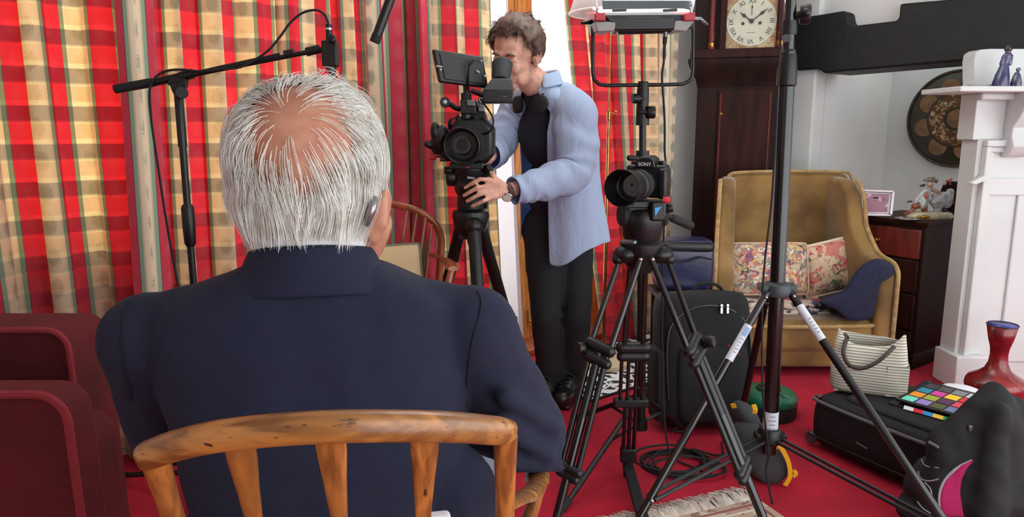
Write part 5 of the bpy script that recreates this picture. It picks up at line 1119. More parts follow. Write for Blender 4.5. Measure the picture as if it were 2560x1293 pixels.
for nm, a, L_, w_ in (('hour_hand', 90 + 52, R_ * .60, .008), ('minute_hand', 90 - 52, R_ * .80, .007), ('seconds_hand', 90, R_ * .36, .0035)):
    a = math.radians(a); u_ = V((math.cos(a), 0, math.sin(a))); v_ = V((-u_.z, 0, u_.x)); c_ = V((dxc, dcy - .004, dcz)) + (V((0, 0, R_ * .32)) if nm == 'seconds_hand' else V((0, 0, 0)))
    pl = [c_ - u_ * .01 - v_ * w_ * .4, c_ + u_ * L_ * .45 - v_ * w_ * .35, c_ + u_ * L_ * .62 - v_ * w_ * 1.2, c_ + u_ * L_ * .8 - v_ * w_ * .4, c_ + u_ * L_, c_ + u_ * L_ * .8 + v_ * w_ * .4, c_ + u_ * L_ * .62 + v_ * w_ * 1.2, c_ + u_ * L_ * .45 + v_ * w_ * .35, c_ - u_ * .01 + v_ * w_ * .4]
    b = MB(); b.prism(pl, (0, -.002, 0)); b.build(nm, INK, dial, smooth=False)
b = MB(); b.lathe([(0, 0), (.012, 0), (.012, .008), (0, .008)], (dxc, dcy - .002, dcz), (0, -1, 0), 14); b.build('hand_boss', INK, dial)
for sx_ in (-1, 1):
    b = MB(); b.lathe([(0, 0), (.009, 0), (.009, .002), (0, .002)], (dxc + sx_ * R_ * .33, dcy - .0005, dcz - R_ * .08), (0, -1, 0), 14); b.build('winding_hole', INK, dial)
b = MB(); b.box((dxc, dcy - .0008, dcz - R_ * .44), (R_ * .34, .001, .005)); b.build('maker_line', M('faded_ink', (160, 160, 142), .6), dial)
for px in (1782, 1948):
    x_ = W(px, 60, qy - .06).x; z0 = hz1 + .05; b = MB(); b.lathe([(.020, 0), (.022, .01), (.014, .022), (.0165, .05), (.0185, .06), (.0185, .085), (.0155, .09), (.0155, HT - .2 - z0), (.02, HT - .17 - z0), (.02, HT - .12 - z0)], (x_, qy - .045, z0), n=20); cl = b.build('hood_column', MAHOGR, t)
    b = MB(); b.lathe([(.019, 0), (.021, .004), (.021, .03), (.017, .034)], (x_, qy - .045, z0 + .004), n=20); b.build('column_base', BRASS, cl)
t.rotation_euler = (0, 0, -.295); t.location.x += .05                            # turned out of the corner
# ---------------------------------------------------------------- gold wing armchair
GOLD, nt, bs = newmat('gold_velvet'); L = nt.links
bs.inputs['Base Color'].default_value = lin((146, 110, 58)); bs.inputs['Roughness'].default_value = .8; bs.inputs['Sheen Weight'].default_value = .55; bs.inputs['Sheen Roughness'].default_value = .35
tc = nd(nt, 'ShaderNodeTexCoord'); nz = nd(nt, 'ShaderNodeTexNoise'); nz.inputs['Scale'].default_value = 3.5; nz.inputs['Detail'].default_value = 5; L.new(tc.outputs['Object'], nz.inputs['Vector'])
rp = nd(nt, 'ShaderNodeValToRGB'); rp.color_ramp.elements[0].position = .35; rp.color_ramp.elements[0].color = lin((96, 68, 32)); rp.color_ramp.elements[1].position = .62; rp.color_ramp.elements[1].color = lin((150, 116, 62)); L.new(nz.outputs[0], rp.inputs[0]); L.new(rp.outputs[0], bs.inputs['Base Color'])
n2 = nd(nt, 'ShaderNodeTexNoise'); n2.inputs['Scale'].default_value = 260; L.new(tc.outputs['Object'], n2.inputs['Vector']); bp = nd(nt, 'ShaderNodeBump'); bp.inputs['Strength'].default_value = .4; bp.inputs['Distance'].default_value = .003; L.new(n2.outputs[0], bp.inputs['Height']); L.new(bp.outputs[0], bs.inputs['Normal'])
GOLDP = M('gold_fringe_piping', (186, 152, 100), .85, sheen=.5, bump=(120, .8, .004), vary=(30, .2))
FYc, BYc = 3.35, 3.92                                        # front and back of the chair
t = thing('wing_armchair', 'gold velvet wing armchair with loose cushions, beside the dark chest', 'armchair', (W(2010, 900, 3.6).x, 3.65, 0))
def curved(name, poly_px, Y0, Y1, mat=GOLD, bev=.03, par=None, seg=5):
    """Upholstered slab whose front outline is given in the photograph, from depth Y0 to Y1."""
    b = MB(); p = [W(x_, y_, Y0) for x_, y_ in poly_px]; b.prism(p, (0, Y1 - Y0, 0)); return b.build(name, mat, par or t, bevel=bev, seg=seg, smooth='all')
bk = [W(x_, y_, BYc) for x_, y_ in ((1812, 760), (1814, 600), (1816, 470), (1822, 438), (1850, 431), (1975, 428), (2105, 430), (2124, 436), (2132, 470), (2136, 600), (2140, 760))]
b = MB(); b.prism(bk, (0, .13, -.02)); b.build('backrest', GOLD, t, bevel=.035, seg=5)
def wing(pts_in, pts_out, name, r=.036):
    """Wing + arm side: swept from a rear profile to a front profile."""
    b = MB(); b.rings([pts_in, pts_out]); return b.build(name, GOLD, t, bevel=.028, seg=4, smooth='all')
# left side: wing flows into arm
def sidepanel(name, prof, xin, xout, sg):
    """prof: (y, z) outline of the side seen from the side; thickness from xin to xout."""
    b = MB(); b.prism([V((xin, y_, z_)) for y_, z_ in prof], (xout - xin, 0, 0)); return b.build(name, GOLD, t, bevel=.04, seg=5, smooth='all')
zt = W(1810, 462, 3.72).z; xl0, xl1 = W(1786, 700, 3.35).x, W(1834, 700, 3.35).x; xr0, xr1 = W(2192, 760, 3.35).x, W(2238, 760, 3.35).x
sea = W(2000, 812, FYc).z; zarm = W(2215, 668, FYc).z
sidep = [(FYc, .05), (4.02, .05), (4.02, zt + .0), (3.94, zt + .03), (3.78, zt + .02), (3.70, zt - .05), (3.67, zt - .2), (3.62, zarm + .10), (3.54, zarm + .035), (FYc + .05, zarm + .01), (FYc + .01, zarm - .02), (FYc, zarm - .06)]
b = MB(); nP = len(sidep)
def shear(x0, x1, sg):                                     # the wings lean outwards a little towards the front
    a = [V((x0 + sg * .0 * z_, y_, z_)) for y_, z_ in sidep]; c = [V((x1, y_, z_)) for y_, z_ in sidep]; return a, c
xlb0, xrb1 = W(1796, 480, 3.72).x, W(2152, 480, 3.72).x
def side_x(base, tip, z_): return base + (tip - base) * max(0, min(1, (z_ - zarm) / (zt - zarm)))
sk = lambda y_: (y_ - FYc) * .285; xlb0 = xl0 + .005
a = [V((side_x(xl0, xlb0, z_) + sk(y_), y_, z_)) for y_, z_ in sidep]; c = [V((side_x(xl1, xlb0 + .085, z_) + sk(y_), y_, z_)) for y_, z_ in sidep]
b.add(a + c, [tuple(reversed(range(nP))), tuple(range(nP, 2 * nP))] + [(i, (i + 1) % nP, nP + (i + 1) % nP, nP + i) for i in range(nP)]); b.build('wing', GOLD, t, bevel=.03, seg=5, smooth='all')
b = MB(); b.tube(spline([V((side_x(xl0, xlb0, z_) + sk(y_), y_ - .004, z_)) for y_, z_ in sidep[4:]] + [V((xl0, FYc - .004, .06))], 5), .011, 8); b.build('piping', GOLDP, t)
b = MB(); a = [V((side_x(xr0, xrb1 - .085, z_), y_, z_)) for y_, z_ in sidep]; c = [V((side_x(xr1, xrb1, z_), y_, z_)) for y_, z_ in sidep]
b.add(a + c, [tuple(reversed(range(nP))), tuple(range(nP, 2 * nP))] + [(i, (i + 1) % nP, nP + (i + 1) % nP, nP + i) for i in range(nP)]); b.build('wing', GOLD, t, bevel=.03, seg=5, smooth='all')
b = MB(); b.tube(spline([V((side_x(xr1, xrb1, z_), y_ - .004, z_)) for y_, z_ in sidep[4:]] + [V((xr1, FYc - .004, .06))], 5), .011, 8); b.build('piping', GOLDP, t)
rbox('seat', GOLD, t, xl1 - .03, xr0 + .03, FYc + .02, BYc + .03, sea - .16, sea + .012, .05, 5)
rbox('front_panel', GOLD, t, xl1 - .05, xr0 + .05, FYc + .045, FYc + .14, .05, sea - .05, .02, 3)
b = MB(); b.tube(spline([V((xl1 - .01, FYc + .022, sea - .01)), V((xl1 + .1, FYc + .012, sea - .012)), V(((xl1 + xr0) / 2, FYc + .008, sea - .014)), V((xr0 - .1, FYc + .012, sea - .012)), V((xr0 + .01, FYc + .022, sea - .01))], 5), .010, 8); b.build('piping', GOLDP, t)
b = MB(); b.tube(spline([p + V((0, -.004, 0)) for p in bk[2:9]], 4), .008, 8); b.build('piping', GOLDP, t)
for x_, y_ in ((xl0 + .06, FYc + .08), (xr1 - .06, FYc + .08), (xl0 + .06, 3.95), (xr1 - .06, 3.95)):
    b = MB(); b.tube([(x_, y_, .08), (x_, y_, 0)], [.03, .022], 12); b.build('foot', MAHOG, t)
FLOR1 = floral('tapestry_flowers', (206, 184, 162), [((128, 138, 126), .53, 1.0), ((196, 128, 112), .55, 1.1), ((214, 172, 96), .58, 1.3), ((132, 90, 116), .61, 1.1), ((232, 222, 205), .62, 1.5), ((86, 84, 62), .635, 1.9), ((206, 96, 96), .645, 1.3)], 22, 1, 3)
FLOR2 = floral('rose_chintz', (216, 188, 158), [((170, 140, 118), .60, 2.4), ((206, 122, 112), .56, .75), ((182, 66, 72), .62, 1.3), ((112, 122, 88), .62, 1.1), ((190, 150, 130), .64, 1.8)], 17, 1, 9)
CREAMP = M('cream_piping', (226, 210, 186), .85)
cushion('tapestry_cushion', 'rounded cushion with busy woven flowers, at the left of the gold armchair', W(1922, 672, 3.66), (-.05, -1, .28), (0, .25, 1), .40, .27, .12, FLOR1, M('cushion_edge', (202, 172, 150), .9), .005, .02)
cushion('rose_cushion', 'square cream cushion with pink roses and white piping, tilted in the gold armchair', W(2066, 670, 3.70), (-.12, -1, .25), (-.24, .25, 1), .275, .27, .11, FLOR2, CREAMP, .0075, .05)
PATCH = floral('patchwork_cotton', (196, 176, 160), [((150, 60, 76), .56, .8), ((70, 72, 92), .60, .9), ((222, 210, 200), .60, 1.3)], 11, 1, 4)
b = MB(); q0 = [(1836, 758), (1838, 728), (1856, 712), (1900, 716), (1960, 724), (2030, 716), (2080, 724), (2092, 738), (2060, 752), (1990, 760), (1900, 764)]
t2 = thing('patchwork_quilt', 'folded patchwork quilt under the flowered cushions in the gold armchair', 'quilt', W(1950, 750, 3.55))
for k_, dz_ in ((0, 0), (1, .03)):
    b = MB(); c_ = W(1950, 742, 3.62); cz = sea + .014 + dz_; b.grid(lambda u, v: V((c_.x - .20 + .42 * u + .012 * math.sin(9 * v + k_), 3.50 + k_ * .015 + .25 * v + .012 * math.sin(7 * u), cz + .012 + .010 * math.sin(11 * u + 5 * k_) * math.cos(6 * v) + (-.012 if v < .08 else 0))), 24, 12); b.build('fold', PATCH, t2, solid=.022, sub=1)
# navy garment over the right arm
t2 = thing('navy_pullover', 'navy knitted pullover thrown over the right arm of the gold armchair', 'pullover', W(2140, 740, 3.5))
gp = [(2128, 700), (2150, 668), (2180, 650), (2206, 650), (2230, 664), (2240, 684), (2222, 690), (2206, 696), (2198, 735), (2190, 776), (2182, 800), (2145, 804), (2108, 800), (2094, 782), (2066, 768), (2036, 756), (2072, 746), (2108, 736)]
b = MB(); rg = []
for Y_, k_, dz_ in ((3.335, .90, -.008), (3.35, .98, 0), (3.40, 1.0, .004), (3.50, .99, .012), (3.58, .96, .02), (3.66, .86, .022)):
    pts = [W(x_, y_, Y_) for x_, y_ in gp]; cg = sum(pts, V((0, 0, 0))) / len(pts); rg.append([cg + (p - cg) * k_ + V((.006 * math.sin(7 * i + 20 * Y_), 0, dz_ + .005 * math.sin(5 * i + 30 * Y_))) for i, p in enumerate(pts)])
b.rings(rg); b.build('knit', NAVY, t2, smooth='all', sub=2)
# ---------------------------------------------------------------- chest of drawers
cf0, cf1, cs1 = W(2166, 540, 3.80), W(2316, 562, 3.52), W(2402, 560, 3.76); ctz = W(2316, 556, 3.50).z
for p in (cf0, cf1, cs1): p.z = 0
cb0 = cf0 + (cs1 - cf1)
t = thing('chest_of_drawers', 'dark mahogany chest with brass knobs, in the recess beside the fireplace', 'chest', (cf0 + cs1) / 2)
ctr = (cf0 + cf1 + cs1 + cb0) / 4
def quad(e, z): return [V((p.x, p.y, z)) + (p - ctr).normalized() * e for p in (cf0, cf1, cs1, cb0)]
b = MB(); b.rings([quad(0, .07), quad(0, ctz - .03)]); b.build('carcass', MAHOG2, t, bevel=.003)
b = MB(); b.rings([quad(.02, 0), quad(.02, .06), quad(.006, .075)]); b.build('plinth', MAHOG2, t, bevel=.003)
b = MB(); b.rings([quad(.0, ctz - .035), quad(.012, ctz - .028), quad(.022, ctz - .016), quad(.026, ctz - .006), quad(.022, ctz)]); b.build('top', MAHOG, t)
fx = (cf1 - cf0).normalized(); fn = V((fx.y, -fx.x, 0)); zt_ = ctz - .045; wF_ = (cf1 - cf0).length
for k_, h_ in enumerate((.155, .175, .19, .20)):
    z1 = zt_; z0 = zt_ - h_ + .008; zt_ -= h_
    if z0 < .08: z0 = .085
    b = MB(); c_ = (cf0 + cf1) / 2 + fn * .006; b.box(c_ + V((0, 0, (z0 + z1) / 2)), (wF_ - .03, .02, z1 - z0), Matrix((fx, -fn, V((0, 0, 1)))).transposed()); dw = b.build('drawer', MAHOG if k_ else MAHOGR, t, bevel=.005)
    for f_ in (.28,):
        p = cf0 + fx * wF_ * f_ + fn * .016 + V((0, 0, (z0 + z1) / 2)); b = MB(); b.lathe([(.012, 0), (.012, .003), (.006, .006), (.005, .014), (.011, .02), (.012, .026), (.006, .031), (0, .032)], p, fn, 16); b.build('knob', BRASS, dw)
# upstand at the back of the top
b = MB(); bu = W(2376, 462, 3.86); b.prism([V((p.x, p.y, ctz)) for p in (cb0 + (cs1 - cb0) * .55, cs1)] + [V((p.x, p.y, W(2390, 455, 3.76).z)) for p in (cs1, cb0 + (cs1 - cb0) * .7)], (cf0 - cb0).normalized() * .03); b.build('back_gallery', MAHOG2, t, bevel=.004)
# photo frame
SILV = M('silver_frame', (190, 180, 184), .3, .8)
fq = [W(2143, 523, 3.76), W(2232, 524, 3.70), W(2240, 459, 3.72), W(2148, 456, 3.78)]; fz = min(p.z for p in fq[:2]); 
sh = V((0, 0, ctz + .001 - fz)); fq = [p + sh for p in fq]; fc = sum(fq, V((0, 0, 0))) / 4; fnn = (fq[1] - fq[0]).cross(fq[3] - fq[0]).normalized(); fnn = fnn if fnn.y < 0 else -fnn
t = thing('photo_frame', 'silver framed photograph standing on the dark chest', 'photo frame', fc)
outer = fq; inner = [fc + (p - fc) * .80 for p in fq]
for i in range(4):
    b = MB(); j = (i + 1) % 4; b.prism([outer[i], outer[j], inner[j], inner[i]], fnn * .012); b.build('frame_side', SILV, t, bevel=.003)
b = MB(); b.prism([fc + (p - fc) * .82 for p in fq], -fnn * .004); b.build('mount', PAPER, t)
PHOTO = floral('printed_photograph', (176, 132, 148), [((214, 200, 206), .55, .6), ((150, 108, 124), .58, .7), ((196, 110, 120), .63, .9), ((96, 84, 92), .66, 1.2)], 22, 1, 12)
b = MB(); b.prism([fc + (p - fc) * .70 + fnn * .0015 for p in fq], -fnn * .001); b.build('print', PHOTO, t)
b = MB(); b.prism([fc + (fq[2] - fq[3]) * .08 + V((0, 0, .03)), fc - (fq[2] - fq[3]) * .08 + V((0, 0, .03)), (fq[0] + fq[1]) / 2 - fnn * .05], -fnn * .003); b.build('strut', MAHOG2, t)
t = thing('coaster', 'small round silver dish on the dark chest, before the figurine', 'dish', V((0, 0, 0)) + W(2268, 535, 3.60))
p = W(2268, 535, 3.60); p.z = ctz; b = MB(); b.lathe([(0, .001), (.045, .001), (.056, .007), (.054, .009), (.044, .004), (0, .004)], p, n=32); b.build('rim', SILV, t)
b = MB(); b.lathe([(0, .004), (.012, .004), (.008, .009), (0, .010)], p, n=16); b.build('boss', CHROME, t)
# porcelain group
fb = W(2330, 524, 3.66); fb.z = ctz; sc1 = PXM(3.66)
t = thing('porcelain_couple', 'porcelain figurine of a couple seated on a gilt base, on the dark chest', 'figurine', fb)
def L3(x_, z_, y_=0.0): return fb + V(((x_ - 2328) * sc1, y_, (528 - z_) * sc1 * .98))
CREAMG = M('cream_glaze', (202, 196, 164), .25, vary=(25, .15), coat=.4); GILT = M('gilt', (190, 140, 50), .35, .7)
b = MB(); b.rings([[L3(2326, 528 - h_) + V((e_ * .118 * math.cos(a) * (1 + .06 * math.sin(5 * a)), e_ * .055 * math.sin(a), 0)) for a in [2 * math.pi * j / 36 for j in range(36)]] for h_, e_ in ((0, .94), (4, 1.02), (9, 1.0), (14, .92), (17, .8))]); bs_ = b.build('base', CREAMG, t)
b = MB(); b.ell(L3(2300, 521, -.05), (.026, .010, .010)); b.ell(L3(2285, 522, -.046), (.012, .009, .008)); b.build('gilt_scroll', GILT, bs_)
def blob(nm, col_, caps_, ells=(), rough=.3):
    b = MB()
    for p0, r0, p1, r1 in caps_: b.cap(L3(*p0), r0, L3(*p1), r1, 10)
    for p, r in ells: b.ell(L3(*p), r, n=14, m=10)
    return b.build(nm, M('glaze_' + nm, col_, rough, coat=.4, vary=(40, .2)), t, remesh=.0035, smo=2)
blob('seated_man_coat', (196, 206, 202), [((2310, 462), .022, (2302, 492), .026), ((2300, 465), .012, (2288, 480), .010), ((2288, 480), .010, (2285, 494), .009)])
blob('man_breeches', (150, 76, 50), [((2302, 492), .022, (2284, 497), .016), ((2290, 492), .014, (2276, 512), .010), ((2276, 512), .009, (2263, 516), .008), ((2306, 496), .018, (2310, 514), .012)])
blob('man_waistcoat', (188, 110, 96), [((2309, 458), .012, (2309, 490), .014), ((2309, 490), .013, (2312, 510), .012)], ((((2305, 470, -.018), (.012, .012, .02))),))
blob('woman_dress', (196, 198, 204), [((2352, 470), .020, (2340, 490), .030), ((2345, 488), .028, (2338, 512), .014), ((2368, 462), .020, (2362, 490), .026)], (((2334, 486), (.03, .03, .02)),))
blob('woman_skirt', (206, 208, 196), [((2330, 470), .014, (2342, 500), .016), ((2340, 500), .015, (2350, 514), .011)])
blob('skin', (224, 190, 172), [((2325, 455), .012, (2345, 464), .008), ((2345, 464), .008, (2338, 472), .006)], (((2317, 441), (.0165, .016, .019)), ((2353, 440), (.009, .009, .012)), ((2292, 485), (.008, .008, .008))))
blob('straw_hat', (136, 122, 98), [], (((2319, 428), (.022, .02, .011)), ((2321, 432), (.032, .026, .006)), ((2331, 434), (.008, .01, .012)), ((2304, 432), (.012, .01, .006))))
blob('flowers', (196, 96, 92), [], (((2363, 435), (.010, .01, .009)), ((2367, 430), (.007, .007, .009)), ((2359, 433), (.007, .007, .007)), ((2366, 442), (.006, .006, .006))))
blob('dark_ribbon', (62, 58, 66), [((2294, 446), .006, (2302, 444), .008), ((2266, 486), .005, (2276, 485), .005), ((2350, 502), .010, (2366, 513), .009), ((2372, 462), .010, (2374, 488), .012)])
# ---------------------------------------------------------------- round painted plaque on the recess wall
bw = J + U * (REC - .002)
pcn = None; d_ = ray(2396, 297); tt = bw.dot(U) / d_.dot(U); pcn = V((0, 0, CAM_Z)) + d_ * tt
rr_ = .292
t = thing('painted_plaque', 'large round dark green painted plaque with tan petals, hung on white recess wall', 'wall plate', pcn)
pn = -U; px_, py_ = N, V((0, 0, 1))
PG = M('dark_green_lacquer', (62, 58, 34), .4, vary=(9, .35), rgb2=(44, 36, 24), coat=.25); PB = M('dark_brown_rim', (58, 40, 30), .4, coat=.2); TAN = M('tan_lacquer', (156, 114, 74), .45, vary=(16, .25)); TAN2 = floral('plaque_flowers', (104, 76, 46), [((186, 150, 112), .54, 1.4), ((150, 60, 44), .60, 1.0), ((206, 184, 150), .62, 1.8), ((70, 66, 40), .62, 1.2)], 22, 1, 7)
b = MB(); b.lathe([(0, .0), (rr_, .002), (rr_, .016), (rr_ * .97, .022), (0, .020)], pcn, pn, 72); pd = b.build('disc', PG, t)
b = MB(); b.lathe([(rr_ * .955, .018), (rr_, .014), (rr_ * 1.012, .020), (rr_ * .99, .029), (rr_ * .955, .027)], pcn, pn, 72); b.build('rim', PB, t)
for k_ in range(8):
    a = 2 * math.pi * k_ / 8 + .28; c_ = pcn + px_ * (math.cos(a) * rr_ * .66) + py_ * (math.sin(a) * rr_ * .66); b = MB(); b.lathe([(0, .020), (rr_ * .185, .020), (rr_ * .185, .0225), (0, .0235)], c_, pn, 28); b.build('petal', TAN, t)
b = MB(); b.lathe([(0, .02), (rr_ * .56, .021), (rr_ * .56, .0245), (0, .0245)], pcn, pn, 48); b.build('flower_ring', TAN2, t)
b = MB(); b.lathe([(rr_ * .545, .024), (rr_ * .585, .024), (rr_ * .585, .0262), (rr_ * .545, .0262)], pcn, pn, 48); b.build('ring_edge', PB, t)
b = MB(); b.lathe([(0, .024), (rr_ * .25, .024), (rr_ * .25, .0265), (0, .0265)], pcn, pn, 36); b.build('ring_edge', PG, t)
b = MB(); b.lathe([(0, .026), (rr_ * .19, .026), (rr_ * .19, .0285), (0, .0285)], pcn, pn, 36); b.build('centre', TAN, t)
# ---------------------------------------------------------------- white mantelpiece
my = 3.28; t = thing('mantelpiece', 'white painted wooden mantelpiece with panelled pilaster, beside the dark chest', 'fireplace surround', (W(2500, 900, my).x, my + .1, 0))
mz = W(2420, 215, my - .16).z; mxl = W(2437, 300, my).x; MR = 3.15
def mbox(nm, x0, x1, y0, y1, z0, z1, bev=.004, par=None): b = MB(); b.box(((x0 + x1) / 2, (y0 + y1) / 2, (z0 + z1) / 2), (x1 - x0, y1 - y0, z1 - z0)); return b.build(nm, WHITE_PAINT, par or t, bevel=bev, seg=3)
sh0 = W(2402, 218, my - .16).x; thk = mz - W(2420, 229, my - .16).z
mbox('shelf', sh0, MR, my - .16, my + .14, mz - thk, mz, .005)
b = MB(); p0 = W(2437, 218, my + .05); q = [W(2437, 218, my + .05), W(2436, 150, my + .05), W(2440, 132, my + .05), W(2452, 124, my + .05), W(2476, 122, my + .05)]; q = [V((p.x, p.y, max(p.z, mz))) for p in q]; q += [V((MR, my + .05, q[-1].z)), V((MR, my + .05, mz))]
b.prism(q, (0, .09, 0)); b.build('overmantel', WHITE_PAINT, t, bevel=.003, seg=2)
mbox('frieze', mxl, MR, my - .0, my + .12, W(2500, 350, my).z, mz - thk)
mbox('bed_mould', mxl - .012, MR, my - .05, my + .0, mz - thk - .03, mz - thk, .01)
z35 = W(2500, 350, my).z
mbox('pilaster', W(2440, 400, my).x - .0, MR, my - .0, my + .12, 0, z35)
x1_, x2_ = W(2452, 400, my).x, W(2478, 400, my).x
for nm, x0, x1, z0, z1, y_ in (('architrave', x1_, MR, z35 - .03, z35, .035), ('architrave', x1_ + .02, MR, z35 - .055, z35 - .03, .022), ('architrave', x1_, x1_ + .022, .0, z35 - .03, .035), ('architrave', x1_ + .022, x1_ + .045, .12, z35 - .055, .022)):
    mbox(nm, x0, x1, my - y_, my, z0, z1, .006)
mbox('panel_rail', x1_ + .045, MR, my - .012, my, W(2500, 455, my).z - .06, W(2500, 445, my).z, .004)
mbox('panel_stile', W(2540, 500, my).x, MR, my - .014, my, .12, W(2500, 455, my).z - .06, .006)
b = MB(); b.prism([W(2425, 458, my - .04), W(2470, 435, my - .04), W(2470, 450, my - .04), W(2440, 462, my - .04)], (0, .03, 0)); b.build('bracket_moulding', WHITE_PAINT, t, bevel=.003)
mbox('plinth', W(2372, 900, my).x, W(2450, 900, my).x, my - .06, my + .12, 0, .16, .006)
cxc = W(2548, 300, my - .03).x; rg = []
for z_, d_ in ((mz - thk, .12), (mz - thk - .04, .125), (mz - thk - .08, .115), (mz - thk - .12, .085), (mz - thk - .15, .06), (mz - thk - .19, .06), (mz - thk - .23, .08), (mz - thk - .26, .06), (mz - thk - .28, .02)):
    rg.append([V((cxc - .045, my, z_)), V((cxc - .045, my - d_, z_)), V((cxc + .045, my - d_, z_)), V((cxc + .045, my, z_))])
b = MB(); b.rings(rg); b.build('corbel', WHITE_PAINT, t, bevel=.004)
# mantel shelf pieces
lb = W(2502, 214, my - .07); lb.z = mz; s_ = PXM(my - .07)
t = thing('blue_lady_figurine', 'dark blue and white porcelain lady with a child on the mantel shelf', 'figurine', lb)
BLG = M('cobalt_glaze', (38, 40, 84), .2, vary=(26, .5), rgb2=(84, 84, 118), coat=.5); BWG = M('blue_white_glaze', (120, 120, 140), .2, vary=(34, .9), rgb2=(46, 46, 82), coat=.5)
def LB(px, py, y_=0): return lb + V(((px - 2502) * s_, y_, (214 - py) * s_))
b = MB(); b.lathe([(.0, 0), (.032, 0), (.033, .012), (.028, .05), (.019, .085), (.014, .10), (0, .102)], LB(2500, 214), (.10, 0, 1), 24); b.build('skirt', BLG, t)
b = MB(); b.cap(LB(2506, 158), .013, LB(2510, 142), .018); b.cap(LB(2502, 142), .009, LB(2497, 160), .008); b.cap(LB(2518, 142), .009, LB(2518, 160), .008); b.cap(LB(2510, 142), .009, LB(2510, 130), .008); b.build('bodice', BLG, t, remesh=.003, smo=2)
b = MB(); b.ell(LB(2510, 131), (.012, .012, .013)); b.build('face', M('porcelain_face', (92, 66, 74), .3, coat=.4), t); b = MB(); b.ell(LB(2510, 126), (.017, .016, .011)); b.ell(LB(2512, 122, .008), (.012, .01, .010)); b.build('hair_bun', M('dark_glaze', (40, 32, 48), .25, coat=.5), t, remesh=.003)
b = MB(); b.lathe([(0, 0), (.022, 0), (.022, .02), (.014, .05), (.008, .062), (0, .064)], LB(2532, 214, -.015), (0, 0, 1), 20); b.build('child_dress', BWG, t); b = MB(); b.ell(LB(2534, 174, -.015), .0095); b.cap(LB(2528, 186, -.02), .005, LB(2524, 196, -.02), .004); b.build('child_head', BWG, t)
t = thing('trinket_dish', 'small pale shell-shaped dish at the end of the mantel shelf', 'dish', W(2450, 212, my - .05))
p = W(2448, 212, my - .05); p.z = mz; b = MB(); b.rings([[p + V((r_ * math.cos(a) * 1.5 * (1 + .05 * math.cos(9 * a)), r_ * math.sin(a) * (1 + .05 * math.cos(9 * a)), z_)) for a in [2 * math.pi * j / 36 for j in range(36)]] for r_, z_ in ((.012, .001), (.025, .006), (.032, .013), (.030, .014), (.015, .006), (.001, .005))]); b.build('bowl', M('shell_glaze', (198, 206, 196), .25, coat=.4), t)
b = MB(); b.cap(p + V((.045, 0, .009)), .006, p + V((.066, 0, .013)), .004); b.build('lip', M('shell_glaze', (198, 206, 196), .25), t)
# ---------------------------------------------------------------- brass floor lamp
ly = 3.58; lxp = W(1517, 500, ly); lb_ = V((lxp.x, ly, 0))
t = thing('floor_lamp', 'brass standard lamp with white shade, between the operator and the panel light', 'lamp', lb_)
zj = W(1517, 285, ly).z; zs0 = W(1517, 34, ly).z
b = MB(); b.lathe([(.0085, .03), (.0085, zj - .02), (.0085, zj)], lb_, n=16); b.build('pole', BRASS, t)
b = MB(); b.lathe([(.0085, -.03), (.0115, -.028), (.0115, .012), (.007, .016)], lb_ + V((0, 0, zj)), n=16); cl = b.build('joint', BRASS, t)
b = MB(); c_ = lb_ + V((.012, -.006, zj + .004)); b.cap(c_, .003, c_ + V((.012, 0, 0)), .003); b.ell(c_ + V((.020, 0, .007)), (.009, .003, .006)); b.ell(c_ + V((.020, 0, -.006)), (.007, .003, .005)); b.build('wing_nut', BRASS, cl)
b = MB(); b.lathe([(.0045, zj), (.0045, zs0 + .10)], lb_, n=12); b.build('upper_rod', BRASS, t)
b = MB(); b.lathe([(0, .006), (.135, .006), (.14, .012), (.135, .028), (.06, .042), (.02, .05), (.011, .07), (.0085, .09), (0, .09)], lb_, n=40); b.build('base', M('cream_lamp_base', (206, 186, 150), .5), t)
SHADE, nt, bs = newmat('white_lampshade'); df = nd(nt, 'ShaderNodeBsdfDiffuse'); df.inputs[0].default_value = lin((236, 230, 228)); ts = nd(nt, 'ShaderNodeBsdfTranslucent'); ts.inputs[0].default_value = lin((240, 232, 228)); mx = nd(nt, 'ShaderNodeMixShader')
nt.links.new(df.outputs[0], mx.inputs[1]); nt.links.new(ts.outputs[0], mx.inputs[2]); nt.links.new(mx.outputs[0], nt.nodes['Material Output'].inputs[0])
rs = (W(1517, 30, ly).x - W(1412, 30, ly).x); b = MB(); b.rings([[lb_ + V((r_ * math.cos(a), r_ * math.sin(a), z_)) for a in [2 * math.pi * j / 48 for j in range(48)]] for r_, z_ in ((rs, zs0), (rs * .86, zs0 + .08), (rs * .72, zs0 + .16), (rs * .6, zs0 + .24))], True, False); b.build('lamp_shade', SHADE, t, solid=.002, smooth='all')
b = MB(); ring_ = [lb_ + V((rs * math.cos(a), rs * math.sin(a), zs0)) for a in [2 * math.pi * j / 48 for j in range(49)]]; b.tube(ring_, .004, 6, caps=False); b.build('shade_trim', M('shade_trim', (226, 216, 212), .7), t)
b = MB(); b.lathe([(.0, .0), (.014, 0), (.014, .05), (.02, .07), (.028, .10), (.024, .13), (0, .145)], lb_ + V((0, 0, zs0 + .02)), n=16); b.build('bulb', M('opal_bulb', (236, 234, 228), .3), t)
b = MB()
for k_ in range(3): a = k_ * 2.094; b.tube([lb_ + V((0, 0, zs0 + .1)), lb_ + V((rs * .82 * math.cos(a), rs * .82 * math.sin(a), zs0 + .1))], .002, 6)
b.build('shade_carrier', BRASS, t)
